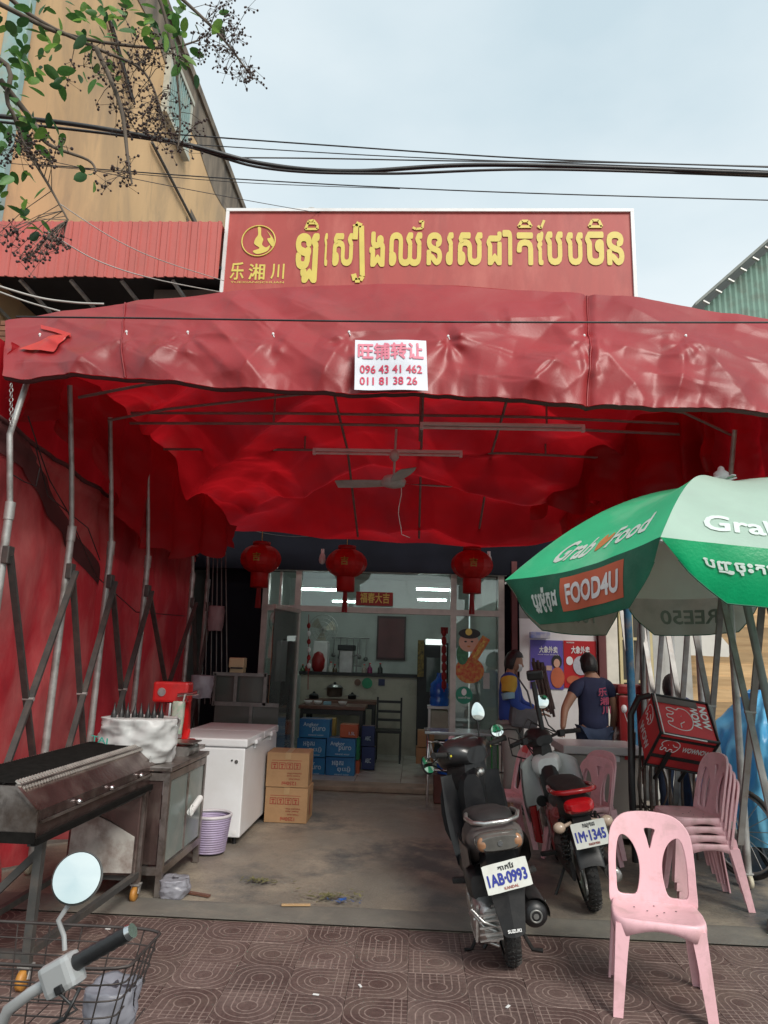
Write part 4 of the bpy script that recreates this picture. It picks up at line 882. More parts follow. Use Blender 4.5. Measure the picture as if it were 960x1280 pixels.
# roof cloth
BK = [(150, 545), (175, 590), (190, 640), (235, 656), (300, 666), (400, 674), (500, 681), (600, 684), (660, 681), (720, 672), (770, 655), (820, 636), (880, 616), (960, 590)]
def roof(u, v):
    X = lerp(-3.02, 3.1, u)
    pxf = lerp(0, 1040, u); zf = P(pxf, interp(TOP, pxf), Y=4.84).z
    pxb = 523+ (X/8.9)*F*.985
    zb = P(pxb, interp(BK, pxb), Y=8.95).z
    Y = lerp(4.86, 8.95, v)
    crest = .10*math.sin(min(1, v*2.5)*PI)*(1-abs(X)/3.4)
    z = lerp(zf, zb, v**1.05)+crest
    sag = -.22*abs(math.sin(v*PI*2.5+.25*X))**1.3*(.35+.65*abs(math.sin(X*.9+.5)))*(.4+.6*v)*min(1, (1-v)*4+.1)
    q = X*.7+v*2.2
    wr = .12*fbm((X*.5+v*1.2, v*2.6-X*.35, 2), 3) + .12*max(0, 1-abs(mn.noise(V((X*.35-v*.9, v*2.6+X*.45, 31))))*2.4)**1.3 - .08*max(0, 1-abs(mn.noise(V((X*.45+v*1.3, v*2.0-X*.55, 47))))*3.0)**1.3 + .05*max(0, 1-abs(mn.noise(V((X*.55+v*1.1, v*4.2-X*.55, 7))))*3)*math.sin(min(1, v*1.2)*PI*.9) + .015*max(0, 1-abs(mn.noise(V((X*1.3+v*1.1, v*7.-X*.9, 17))))*3)
    qs = v*3.3-((X-.1)/2.6)**2*1.25+.35*fbm((X*.5, v*1.4, 81), 2); tw_ = abs((qs % 1)-.5)*2
    wr += .36*(1-tw_**1.5)*min(1, v*2.5)*(.35+.65*abs(math.sin(qs*1.3+1)))
    wr += .02*max(0, 1-abs(mn.noise(V((X*.9+v*2.1, v*7-X*.9, 61))))*2.6) + .012*max(0, 1-abs(mn.noise(V((X*1.6-v*1.1, v*6+X*.9, 71))))*2.8)
    e = min(1, v*6)*min(1, (1-v)*6+.15)
    return V((X, Y, z+sag+wr*e))
MB().grid(roof, 240, 200).build('roof_cover', m_roof, can)
# loose cloth bunched along the right and left eaves
def drape(pts, folds, amp, seed, nu=120, nv=44):
    """pts: (x,y,ztop,zbot) along the eave"""
    def f(u, v):
        k = u*(len(pts)-1); i = min(int(k), len(pts)-2); t = k-i
        a = [lerp(pts[i][j], pts[i+1][j], t) for j in range(4)]
        z = lerp(a[3]+.06*math.sin(u*folds*5+seed), a[2], v)
        s = math.sin(u*folds*2*PI+1.5*fbm((u*5, v*1.5, seed), 3))*(1-.5*v)
        dd = amp*(s+1.2*fbm((u*folds*.8, v*2.5, seed+4), 4))
        return V((a[0]+dd*.8, a[1]+dd*.6, z+.05*fbm((u*9, v*3, seed))))
    return MB().grid(f, nu, nv)
m_deep = mat('tarp_inner', (.46, .010, .018), .45, var=.35, sc=2, bump=.2, bsc=40, transl=.32)
drape([(1.75, 8.7, 3.65, 3.0), (2.2, 7.9, 3.85, 2.95), (2.45, 7.1, 3.9, 2.75), (2.55, 6.4, 3.95, 2.72), (2.65, 5.6, 3.8, 2.95), (2.75, 4.6, 3.7, 3.2)], 9, .12, 3).build('bunched_side', m_deep, can)
drape([(1.3, 8.2, 3.75, 3.3), (1.8, 7.2, 3.95, 3.2), (2.35, 6.3, 3.95, 2.95), (2.5, 5.9, 3.95, 3.3)], 5, .10, 11, 70, 30).build('bunched_side', m_deep, can)
drape([(-2.90, 4.55, 3.72, 3.25), (-2.86, 5.1, 3.75, 3.30), (-2.80, 5.8, 3.85, 3.25), (-2.75, 6.5, 3.8, 2.7), (-2.70, 7.4, 3.7, 2.6), (-2.55, 8.3, 3.5, 2.75), (-2.3, 8.8, 3.3, 2.9)], 8, .07, 7).build('bunched_side', m_deep, can)
q = MB(); q.grid(lambda u, v: (-3.06+.05*fbm((u*7, v*2, 3), 3)+.03*math.sin(u*40+2*fbm((u*9, v, 5))), lerp(4.5, 9.4, u), lerp(2.5, 3.78-.35*u, v)), 120, 20); q.build('upper_side_cloth', m_deep, can)
# side wall of dirty tarp
def sidew(u, v):
    Y = lerp(3.35, 9.3, u); z = lerp(0.015, 3.16-.06*(Y-4.4), v)
    x = -2.98 + .16*fbm((Y*.8, z*.7, 1), 3) + .03*max(0, 1-abs(mn.noise(V((Y*1.1-z*.9, z*1.2+Y*.5, 39))))*2.6) - .035*max(0, 1-abs(mn.noise(V((Y*2.1+z*.2, z*.35, 49))))*2.6) + .03*fbm((Y*3, z*1.2, 5), 3) + .035*max(0, 1-abs(mn.noise(V((Y*1.4+z*.5, z*.6-Y*.2, 9))))*3)
    x += .62*math.exp(-((Y-3.9)/.95)**2)*math.exp(-(z/.42)**1.6)*(1+.5*fbm((Y*2, z*3, 2)))
    x += .08*math.sin(Y*9+3*fbm((Y, z, 3)))*math.exp(-(z/.6))
    if v > .97: x += .03
    return V((x, Y, max(.012, z+.1*fbm((Y*2, 1, 1))*math.exp(-z/.5))))
MB().grid(sidew, 210, 130).build('side_wall_cloth', m_side, can)
q = MB(); q.tube([sidew(k/60, 1)+V((.01, 0, 0)) for k in range(61)], .02, 5); q.build('side_wall_hem', m_grime, can)
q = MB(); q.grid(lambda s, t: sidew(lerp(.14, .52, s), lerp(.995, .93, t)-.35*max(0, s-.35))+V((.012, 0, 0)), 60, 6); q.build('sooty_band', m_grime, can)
# folding legs
def folding_side(X, ys, topz=3.62, lean=0, zt=2.2, zb=.3, wheels=True, bend=.06, sgn=1):
    for i, y in enumerate(ys):
        q = MB(); q.tube([(X, y, .08), (X, y, 2.5)], .028, 10); q.build('post', m_galv, can)
        q = MB(); q.tube([(X, y, 2.5), (X, y-.01, 2.56), (X, y-.12, 3.0), (X+.01*sgn, y-(.33 if i else .0), topz if i else 3.5)], .021, 8); q.build('upper_post', m_galv, can)
        q = MB(); q.tube([(X, y, 2.44), (X, y, 2.56)], .034, 10); q.build('post_collar', m_galv, can)
        q = MB(); q.box((X+.03*sgn, y, zt), (.05, .07, .12), bev=.008); q.build('bracket', m_dsteel, can)
        if wheels: caster(X, y, can)
    for i in range(len(ys)-1):
        a, b = ys[i], ys[i+1]; x1 = X+.045*sgn; x2 = X+.075*sgn
        MB().bar((x1, a, zt), (x1, b, zb), .022, .045, up=(1, 0, 0)).build('scissor_bar', (m_dsteel if sgn > 0 else m_galv3), can)
        MB().bar((x2, a, zb), (x2, b, zt), .022, .045, up=(1, 0, 0)).build('scissor_bar', (m_dsteel if sgn > 0 else m_galv3), can)
        c = V(((x1+x2)/2, (a+b)/2, (zt+zb)/2)); MB().lathe([(.014, -.04), (.014, .04)], c, (1, 0, 0), 8).build('pivot_bolt', m_galv, can)
m_galv2 = mat('grey_steel', (.22, .22, .21), .45, .6, var=.3, sc=12, dirt=(.12, .11, .1), dsc=8, damt=.5)
m_galv3 = mat('pale_steel', (.34, .335, .32), .5, .3, var=.3, sc=12, dirt=(.22, .18, .15), dsc=8, damt=.6)
m_orangew = mat('orange_wheel', (.50, .22, .04), .5, var=.2); m_cremew = mat('cream_wheel', (.55, .50, .38), .5, var=.2, dirt=(.2, .17, .13), dsc=20)
def caster(x, y, par, m=None, world=True, r=.045):
    q = MB(); q.lathe([(r*.5, -.016), (r, -.014), (r, .014), (r*.5, .016)], (x, y-.02, r), (1, 0, 0), 16); q.build('caster_wheel', m or m_cremew, par)
    q = MB(); q.bar((x-.024, y-.01, r), (x-.024, y+.01, .1), .005, .03); q.bar((x+.024, y-.01, r), (x+.024, y+.01, .1), .005, .03); q.box((x, y, .1), (.06, .06, .01)); q.build('caster_fork', m_galv, par)
LY = [4.57, 5.45, 6.2, 7.1, 8.6, 9.25]
folding_side(-2.75, LY)
folding_side(2.55, [4.5, 5.2, 5.92, 6.62, 7.3, 8.05, 8.75], topz=3.5, sgn=-1, zt=2.3)
# roof hoops and cross bars
m_bar = mat('bar_steel', (.30, .25, .23), .5, .3, var=.3, sc=12)
for y, z in ((6.2, 3.70), (6.2, 3.80), (7.1, 3.72)):
    MB().tube([(-2.70, y, z-.02), (-1.2, y, z), (1.0, y, z), (2.5, y, z-.05)], .014, 8).build('cross_bar', m_bar, can)
for x, y, z0, z1 in ((-1.35, 6.2, 3.7, 4.1), (.0, 6.2, 3.55, 4.25), (1.15, 6.2, 3.7, 4.1), (-1.2, 7.1, 3.72, 4.0), (1.3, 7.1, 3.72, 3.95), (.55, 7.1, 3.72, 4.0)):
    MB().tube([(x, y, z0), (x, y, z1)], .010, 6).build('hanger_bar', m_bar, can)
for y in (5.2, 5.75):
    pts = [(-2.70, y, 3.55), (-2.2, y, 3.66), (0, y, 3.95), (2.2, y, 3.7), (2.6, y, 3.5)]
    MB().tube(pts, .013, 8).build('hoop', m_bar, can)
MB().tube([(-2.8, 4.62, 3.58), (2.9, 4.62, 3.46)], .018, 8).build('front_bar', m_bar, can)
for x in (.02, -.75, .75): MB().tube([(x, 5.2, 3.92), (x, 6.2, 3.8), (x, 7.1, 3.73), (x, 8.8, 3.1)], .013, 6).build('ridge_bar', m_bar, can)
# light fittings, fan
def tube_lamp(x0, x1, y, z, label):
    t = thing('tube_light', label, 'tube light', ((x0+x1)/2, y, z), group='unlit tube lights under the canopy')
    MB().box(((x0+x1)/2, y, z+.02), (x1-x0, .035, .03), bev=.005).build('batten', m_white, t)
    MB().tube([(x0+.03, y, z-.015), (x1-.03, y, z-.015)], .013, 8).build('tube', mat('unlit_tube', (.8, .78, .76), .25), t)
    for x in (x0+.015, x1-.015): MB().box((x, y, z-.005), (.03, .045, .055), bev=.004).build('end_cap', m_white, t)
a = P(525, 533, Y=6.1); b = P(731, 535, Y=6.1); tube_lamp(a.x, b.x, 6.1, (a.z+b.z)/2, 'unlit white tube light hanging right of the ceiling fan')
a = P(391, 565, Y=7.0); b = P(578, 567, Y=7.0); tube_lamp(a.x, b.x, 7.0, (a.z+b.z)/2, 'unlit white tube light hanging behind and left of the ceiling fan')
c = P(492, 603, Y=6.2); t = thing('ceiling_fan', 'white three bladed ceiling fan hung from the canopy bars', 'fan', c)
m_fanw = mat('fan_white', (.55, .53, .51), .4, var=.15, dirt=(.3, .26, .24), dsc=5)
MB().lathe([(.03, .07), (.09, .05), (.115, .01), (.10, -.03), (.03, -.05)], c, n=24).build('motor_housing', m_fanw, t)
MB().tube([c+V((0, 0, .06)), c+V((.01, 0, .5))], .011).build('down_rod', m_fanw, t); MB().lathe([(.02, .20), (.045, .23), (.045, .27), (.02, .30)], c, n=14).build('canopy_cap', m_fanw, t)
for an in (rad(172), rad(285), rad(10)):
    q = MB(); R = Matrix.Rotation(an, 3, 'Z')
    def bl(u, v): 
        wd = .05+.03*math.sin(u*PI*.8); return c+R @ V((.10+.43*u, (v-.5)*2*wd, -.005+.03*(v-.5)))
    q.grid(bl, 10, 4); q.grid(lambda u, v: bl(u, v)+V((0, 0, -.005)), 10, 4); q.build('blade', m_fanw, t)
tag(MB().tube([P(500+2*math.sin(k), lerp(600, 668, k/8), Y=6.25+k*.02) for k in range(9)]+[P(512, 672, Y=6.3)], .0035, 4).build('hanging_wire', m_white), 'thin pale wire dangling below the ceiling fan', 'wire')
# paper notice on the fascia
sg = thing('paper_notice', 'white paper sheet with pink chinese characters and two phone numbers on the canopy front', 'notice', P(490, 487, Y=4.34))
a, b, d_ = P(443, 487, Y=4.315), P(535, 488, Y=4.315), P(444, 425, Y=4.41); uy = d_-a; ux = b-a
q = MB(); q.grid(lambda u, v: a+ux*u+uy*v+V((0, .008*math.sin(u*7)+.006*math.sin(v*6), 0)), 16, 10); q.grid(lambda u, v: a+ux*u+uy*v+V((0, .003+.008*math.sin(u*7)+.006*math.sin(v*6), 0)), 16, 10); q.build('sheet', mat('paper_white', (.66, .68, .74), .5, var=.04), sg)
m_pink1 = mat('pink_ink', (.75, .22, .30), .5); m_red1 = mat('crimson_ink', (.62, .04, .10), .5)
def ptext(s, u0, u1, v0, v1, m, bold):
    q = MB(); text(q, s, None, None, None, bold, fn=lambda u, v: a+ux*lerp(u0, u1, u)+uy*lerp(v0, v1, v)+V((0, -.004+.008*math.sin(lerp(u0, u1, u)*7)+.006*math.sin(lerp(v0, v1, v)*6), 0))); q.build('lettering', m, sg)
ptext('旺铺转让', .04, .96, .60, .94, m_pink1, .035); ptext('096 43 41 462', .07, .93, .33, .49, m_red1, .03); ptext('011 81 38 26', .07, .86, .10, .26, m_red1, .03)

# ------------------------------------------------------------------ left row of equipment
m_char = mat('charred_iron', (.012, .011, .010), .9, var=.5, sc=20, spec=.1)
g = thing('charcoal_grill', 'long stainless charcoal grill on a dark steel frame beside the red side wall', 'grill', (-2.0, 4.45, 0))
gy0, gy1 = 3.55, 5.22
prof = [(-2.32, .93), (-2.32, .70), (-1.80, .70), (-1.80, .83), (-1.90, .93)]
def gp(x, z, y): return V((x, lerp(gy0, gy1, y), z))
q = MB(); n = len(prof); vs = [gp(x, z, 0) for x, z in prof]+[gp(x, z, 1) for x, z in prof]
q.add(vs, [[i, (i+1) % n, n+(i+1) % n, n+i] for i in range(n-1)]+[[0, 1, 2, 3, 4], [9, 8, 7, 6, 5]])
q.box((-2.11, (gy0+gy1)/2, .80), (.40, gy1-gy0-.02, .02)); q.build('trough', m_stainb, g, bevel=.006)
for y in (gy0-.006, gy1-.004):
    q = MB(); q.prism([(x-.0, z) for x, z in [(-2.33, .945), (-1.90, .945), (-1.785, .84), (-1.785, .69), (-2.33, .69)]][::-1], lambda x, z, d: V((x, y+d, z)), .012); q.build('end_plate', m_stain, g)
q = MB(); q.bar((-1.895, gy0-.01, .94), (-1.785, gy0-.01, .84), .03, .012); q.bar((-1.895, gy1, .94), (-1.785, gy1, .84), .03, .012); q.bar((-1.90, gy0, .946), (-1.90, gy1, .946), .03, .012); q.bar((-2.32, gy0, .946), (-2.32, gy1, .946), .03, .012); q.build('rim', m_stain, g)
q = MB()
for k in range(58):
    y = lerp(gy0+.02, gy1-.02, k/57); q.tube([(-2.31, y, .955), (-1.905, y, .955), (-1.875, y, .932)], .0045, 4)
for x in (-2.2, -2.08, -1.98): q.tube([(x, gy0, .95), (x, gy1, .95)], .005, 4)
q.build('grate', m_char, g)
q = MB()
for k in range(58): y = lerp(gy0+.02, gy1-.02, k/57); q.bar((-1.925, y, .966), (-1.875, y, .930), .012, .010)
q.build('skewer_rest', mat('bright_steel', (.62, .58, .53), .35, .5, var=.3, sc=20), g)
MB().box((-2.055, gy0-.014, .715), (.55, .008, .05)).box((-1.79, (gy0+gy1)/2, .695), (.03, gy1-gy0, .03)).build('burnt_edge', m_char, g)
MB().box((-2.1, 4.385, .85), (.40, 1.64, .01)).build('ash_bed', m_char, g)
MB().tube([(-2.2, gy0-.01, .86), (-2.2, gy0-.05, .85), (-2.02, gy0-.05, .85), (-2.02, gy0-.01, .86)], .008).build('handle', m_stain, g)
MB().tube([(-2.0, gy1+.01, .86), (-2.0, gy1+.06, .85), (-1.86, gy1+.06, .85), (-1.86, gy1+.01, .86)], .008).build('handle', m_stain, g)
for y in (3.98, 4.4, 4.86): MB().lathe([(.012, 0), (.016, .006), (.016, .02), (.008, .026)], (-1.798, y, .80), (1, 0, 0), 10).build('knob', m_chrome, g)
q = MB(); q.bar((-1.79, gy0+.05, .775), (-1.79, gy1-.05, .775), .01, .012); q.build('front_trim', m_stain, g)
for x, y, m_ in ((-1.84, 3.72, m_dsteel), (-2.28, 3.72, m_dsteel), (-1.80, 5.0, m_stain), (-2.28, 5.05, m_dsteel)):
    MB().bar((x, y, .07), (x, y, .70), .04).build('leg', m_, g)
    caster(x, y, g, m_orangew)
for a_, b_ in (((-1.83, 3.72, .16), (-1.80, 5.0, .16)), ((-2.28, 3.72, .16), (-2.28, 5.05, .16)), ((-1.84, 3.74, .14), (-2.28, 3.74, .14)), ((-1.80, 5.0, .14), (-2.28, 5.0, .14)), ((-1.83, 3.6, .68), (-1.80, 5.2, .68)), ((-2.3, 3.6, .68), (-2.3, 5.2, .68)), ((-1.84, 3.74, .62), (-2.25, 3.74, .2))):
    MB().bar(a_, b_, .035).build('frame_rail', m_dsteel, g)
# peeled metal box under the grill
t = thing('metal_box', 'battered steel box with peeling film standing under the far end of the grill', 'box', (-2.05, 5.15, .16))
MB().box((-2.04, 5.10, .44), (.46, .32, .56), rot=(0, 0, rad(4)), bev=.01).build('casing', m_stainb, t)
m_peel = mat('peeling_film', (.50, .48, .44), .6, var=.35, sc=9, dirt=(.18, .13, .11), dsc=6, damt=.8, bump=.3, bsc=25)
q = MB(); q.prism([(-.20, -.26), (.22, -.26), (.22, -.04), (.05, .05), (-.12, .12), (-.19, .17)], lambda x, z, d: V((-2.04+x, 4.925+d+x*.07, .44+z)), .008); q.build('peeled_film', m_peel, t)
# glass fronted cabinet
cb = thing('glass_cabinet', 'dull steel cabinet with sliding glass doors beside the grill', 'cabinet', (-1.95, 5.45, 0))
cx0, cx1, cy0, cy1, ch = -2.3, -1.66, 5.07, 5.95, .80
for x in (cx0+.02, cx1-.02):
    for y in (cy0+.02, cy1-.02): MB().bar((x, y, 0), (x, y, ch), .04).build('leg', m_stain, cb)
q = MB(); q.box(((cx0+cx1)/2, (cy0+cy1)/2, ch+.012), (cx1-cx0+.03, cy1-cy0+.03, .03), bev=.006); q.build('top', m_stain, cb)
q = MB()
for z in (.16, ch-.04):
    q.bar((cx1-.015, cy0+.04, z), (cx1-.015, cy1-.04, z), .03, .05); q.bar((cx0+.015, cy0+.04, z), (cx0+.015, cy1-.04, z), .03, .05); q.bar((cx0+.04, cy0+.015, z), (cx1-.04, cy0+.015, z), .03, .05); q.bar((cx0+.04, cy1-.015, z), (cx1-.04, cy1-.015, z), .03, .05)
q.bar((cx1-.015, (cy0+cy1)/2, .2), (cx1-.015, (cy0+cy1)/2, ch-.07), .03, .03); q.build('frame', m_stain, cb)
MB().box(((cx0+cx1)/2, (cy0+cy1)/2, .17), (.58, .82, .02)).build('shelf', m_stainb, cb)
MB().box(((cx0+cx1)/2, (cy0+cy1)/2, .48), (.5, .75, .02)).build('shelf', m_stainb, cb)
MB().box((cx0+.03, (cy0+cy1)/2, .48), (.01, .8, .58)).build('back_panel', m_stainb, cb)
m_cabg = mat('cloudy_glass', (.20, .25, .235), .22, var=.3, sc=3, dirt=(.38, .38, .35), dsc=3, damt=.4)
for y0, y1 in ((cy0+.05, 5.50), (5.53, cy1-.05)): MB().box((cx1-.012, (y0+y1)/2, .47), (.008, y1-y0, .54)).build('door_pane', m_cabg, cb)
MB().box(((cx0+cx1)/2, cy0+.012, .47), (.54, .008, .54)).build('side_panel', m_stainb, cb)
tag(MB().tube([(-1.615, 5.46, .46), (-1.625, 5.72, .51)], .025, 12).tube([(-1.61, 5.47+.032*math.cos(k), .47+.04*math.sin(k)) for k in [i*2*PI/10 for i in range(10)]], .006, 4, closed=True).build('white_pipe', m_white), 'short white plastic pipe tied to the cabinet door', 'pipe')
# plastic bag of bottles on the cabinet
t = thing('bottle_bag', 'row of dark nozzle bottles wrapped in a crumpled white plastic bag on the cabinet', 'bag', (-1.98, 5.25, ch+.03))
c = V((-2.02, 5.3, ch+.03)); m_bag = mat('white_bag', (.66, .67, .66), .42, var=.12, sc=6, transl=.25)
def bagf(cx, cy, z0, wx, wy, h, seed, amp=.05):
    def f(u, v):
        a = 2*PI*u; e = 2.8; k = (abs(math.cos(a))**e+abs(math.sin(a))**e)**(-1/e); s = 1 if v < .8 else 1-(v-.8)/.2*.75
        s *= .86+.14*math.sin(min(1, v*3)*PI/2)
        d = 1+amp*3*fbm((math.cos(a)*1.8, math.sin(a)*1.8+seed, v*3), 4)+amp*max(0, 1-abs(mn.noise(V((a*2.2, v*3, seed))))*3)
        return V((cx+wx*k*math.cos(a)*s*d, cy+wy*k*math.sin(a)*s*d, z0+h*min(1, v/.8)+.015*fbm((a, v*4, seed))))
    return f
MB().grid(bagf(c.x+.04, c.y, c.z-.0, .25, .22, .30, 2, .085), 60, 36).build('plastic_bag', m_bag, t)
q = MB(); q.grid(lambda u, v: V((c.x+.20+.03*fbm((v*5, u*4, 1)), c.y-.21+.30*u, c.z+.05-.17*(1-v)+.01)), 12, 10); q.build('bag_skirt', m_bag, t)
for k in range(8):
    x = -2.17+k*.045; y = 5.20+.012*(k % 2)+k*.01
    MB().lathe([(.020, 0), (.021, .03), (.016, .05), (.010, .065), (.004, .10), (.002, .115)], (x+.02, y, c.z+.290), n=10).build('nozzle', m_black, t)
q = MB(); text(q, 'TAI', None, None, None, .02, fn=lambda u, v: V((-2.24+.12*u, 5.07+.0*v, c.z+.15+.04*v-.02*u))); q.build('lettering', mat('teal_ink', (.05, .35, .28), .5), t)
# scale and red press
t = thing('kitchen_scale', 'small steel kitchen scale at the right edge of the cabinet top', 'scale', (-1.74, 5.72, ch+.03))
MB().loft([(5.6, -1.78, ch+.06, .16, .07, 4), (5.85, -1.78, ch+.06, .16, .09, 4)], 12).build('body', m_alu, t); MB().box((-1.78, 5.72, ch+.12), (.2, .24, .012), bev=.004).build('tray', m_stain, t)
m_redm = mat('red_machine', (.50, .012, .012), .28, var=.15, sc=5, coat=.4, dirt=(.2, .01, .01), dsc=6)
rp_ = thing('ice_shaver', 'red cast ice shaver with a chrome crank behind the white bag', 'machine', (-2.03, 6.05, .83))
X0, Y0 = -2.03, 6.05
st = thing('machine_stand', 'low steel stand carrying the red ice shaver behind the cabinet', 'stand', (X0, Y0+.1, 0))
MB().box((X0-.02, Y0+.16, .815), (.5, .32, .03)).build('top', m_stain, st)
for x in (-.2, .2):
    for y in (.03, .28): MB().bar((X0+x-.02, Y0+y, 0), (X0+x-.02, Y0+y, .8), .03).build('leg', m_stain, st)
MB().box((X0, Y0+.12, .86), (.34, .24, .05), bev=.015).build('base', m_redm, rp_)
MB().loft([(Y0+.06, X0+.12, .88, .06, .05, 3), (Y0+.12, X0+.12, .95, .06, .05, 3)], 10).bar((X0+.11, Y0+.14, .86), (X0+.09, Y0+.14, 1.30), .06, .05).bar((X0-.13, Y0+.16, .86), (X0-.11, Y0+.16, 1.30), .035, .04).build('column', m_redm, rp_)
MB().box((X0-.03, Y0+.13, 1.27), (.30, .16, .17), bev=.02).build('gear_housing', m_redm, rp_)
MB().tube([(X0-.03, Y0+.1, 1.18), (X0-.03, Y0+.1, .98)], [.035, .05], 14).build('spindle', m_chrome, rp_)
MB().tube([(X0+.05, Y0+.02, 1.25), (X0+.2, Y0, 1.27)], .015).tube([(X0+.19, Y0, 1.27), (X0+.23, Y0-.01, 1.28)], .02).build('crank', m_chrome, rp_)
MB().tube([(X0+.12, Y0-.01, 1.26), (X0+.10, Y0-.03, 1.12), (X0-.02, Y0-.06, .99)], .008).build('hose', m_galv, rp_)
MB().lathe([(.035, 0), (.035, .006)], (X0-.1, Y0+.048, 1.27), (0, -1, 0)).build('badge', m_alu, rp_)
tag(MB().grid(bagf(X0+.07, Y0+.0, .94, .05, .04, .26, 9, .06), 24, 16).build('printed_bag', mat('printed_bag', (.5, .42, .38), .5, var=.5, sc=25, col2=(.2, .35, .25))), 'small printed plastic bag leaning on the red ice shaver', 'bag')
# chest freezer
fz = thing('chest_freezer', 'long white chest freezer behind the steel cabinet', 'freezer', (-1.84, 7.2, 0))
m_frz = mat('freezer_white', (.78, .79, .80), .32, var=.03, sc=2, dirt=(.55, .53, .50), dsc=1.6, damt=.3)
ax0, ax1, ay0, ay1, fh = -2.2, -1.47, 6.47, 7.93, .87
MB().box(((ax0+ax1)/2, (ay0+ay1)/2, .06+(fh-.14)/2), (ax1-ax0, ay1-ay0, fh-.14), bev=.012).build('body', m_frz, fz)
MB().box(((ax0+ax1)/2, (ay0+ay1)/2, fh-.0775), (ax1-ax0-.02, ay1-ay0-.02, .012)).build('seal', mat('grey_seal', (.3, .3, .31), .6), fz)
for y0, y1 in ((ay0, 7.19), (7.21, ay1)): MB().box(((ax0+ax1)/2+.008, (y0+y1)/2, fh-.035), (ax1-ax0+.016, y1-y0, .07), bev=.014).build('lid', m_frz, fz)
for y in (6.85, 7.55): MB().box((ax1+.03, y, fh-.05), (.03, .2, .04), bev=.01).box((ax1+.012, y, fh-.09), (.02, .1, .05), bev=.006).build('lid_handle', m_frz, fz)
MB().lathe([(.016, 0), (.016, .006)], (ax1-.07, ay0-.001, .68), (0, -1, 0), 12).build('lock', m_chrome, fz); MB().lathe([(.008, 0), (.008, .006)], (ax1-.11, ay0-.001, .69), (0, -1, 0), 12).build('lamp', m_black, fz)
MB().lathe([(.018, 0), (.018, .004)], (ax1-.05, ay0-.001, .10), (0, -1, 0), 12).build('drain_cap', m_white, fz)
for x, y in ((ax0+.06, ay0+.07), (ax1-.06, ay0+.07), (ax0+.06, ay1-.07), (ax1-.06, ay1-.07)): MB().lathe([(.02, 0), (.02, .06)], (x, y, 0), n=10).build('foot', m_black, fz)
# cartons in front of the freezer
def bcarton(z, label, rz, dx=0):
    t = thing('carton', label, 'box', (-1.235+dx, 7.57, z), (0, 0, rz), group='brown cartons by the freezer')
    w_, d, h = .42, .40, .325
    MB().box((0, 0, h/2), (w_, d, h), bev=.005).build('box_body', m_card, t, world=False)
    MB().box((0, 0, h+.0015), (.055, d-.01, .002)).box((0, -d/2-.0008, h-.03), (.055, .002, .06)).build('tape', m_tape, t, world=False)
    q = MB(); yy = -d/2-.002
    def tx(s, x0, x1, z0, z1, bold=.01): text(q, s, (x1, yy, z1), (x0-x1, 0, 0), (0, 0, z0-z1), bold)   # printed upside down
    tx('1250ml', -.05, .09, .02, .055, .03); tx('Weak Acid', .02, .13, .07, .085); tx('Acetic Acid', .0, .13, .10, .115); tx('Expiration Date', .0, .14, .125, .14)
    for k in range(4):
        x = -.13+k*.075
        q.add([(x-.032, yy, .17), (x+.032, yy, .17), (x+.032, yy, .176), (x-.032, yy, .176), (x-.032, yy, .226), (x+.032, yy, .226), (x+.032, yy, .232), (x-.032, yy, .232), (x-.032, yy, .17), (x-.026, yy, .17), (x-.026, yy, .232), (x-.032, yy, .232), (x+.026, yy, .17), (x+.032, yy, .17), (x+.032, yy, .232), (x+.026, yy, .232)], [[0, 1, 2, 3], [4, 5, 6, 7], [8, 9, 10, 11], [12, 13, 14, 15]])
        q.box((x, yy, .19), (.012, .001, .02)).box((x, yy, .212), (.03, .001, .012))
    q.add([(-.16, yy, .25), (.14, yy, .25), (.14, yy, .254), (-.16, yy, .254)], [[0, 1, 2, 3]]); q.build('lettering', m_rtxt, t, world=False)
    q = MB(); text(q, 'R', (w_/2+.002, -.05, .05), (0, .06, 0), (0, 0, .2), .02); q.build('side_mark', m_rtxt, t, world=False)
bcarton(0, 'lower brown carton beside the white freezer', 0); bcarton(.33, 'upper brown carton stacked beside the white freezer', rad(2), -.01)
# lavender basket
t = thing('laundry_basket', 'small lavender plastic basket with a pale rim beside the freezer', 'basket', (-1.66, 6.22, 0))
m_lav = mat('lavender_plastic', (.40, .33, .48), .45, var=.12, sc=6, dirt=(.25, .2, .25), dsc=6)
q = MB(); pr_ = []
for k in range(15):
    z = .01+k*.018; r = .125+.035*z/.27; pr_ += [(r, z), (r+.007, z+.006), (r+.007, z+.012), (r, z+.017)]
q.lathe(pr_, (-1.66, 6.22, 0), n=30, cap=False); q.lathe([(.02, .012), (.125, .012)], (-1.66, 6.22, 0), n=30, cap=False); q.build('woven_wall', m_lav, t)
MB().lathe([(.162, .278), (.172, .284), (.172, .30), (.160, .305), (.155, .29)], (-1.66, 6.22, 0), n=30, cap=False).build('rim', mat('pale_rim', (.6, .57, .6), .4), t)
m_clear = mat('clear_bag', (.52, .52, .58), .25, var=.3, sc=9, transl=.45)
tag(MB().grid(bagf(-1.58, 5.12, 0.004, .09, .09, .11, 5, .10), 40, 24).build('plastic_bag', m_clear), 'crumpled clear plastic bag on the ground by the cabinet leg', 'bag')
c = P(265, 860, Y=8.4); 
tag(MB().grid(bagf(-2.35, 8.0, 1.12, .11, .10, .24, 15, .10), 30, 20).build('plastic_bag', m_clear), 'clear plastic bag hanging above the left rear corner of the freezer', 'bag')
c = P(270, 770, Y=8.8); tag(MB().grid(bagf(c.x, 8.8, c.z-.18, .09, .07, .3, 25, .08), 30, 20).build('plastic_bag', mat('rosy_bag', (.4, .28, .3), .4, transl=.3)), 'pinkish plastic bag hanging high on the left of the shopfront', 'bag')
q = MB()
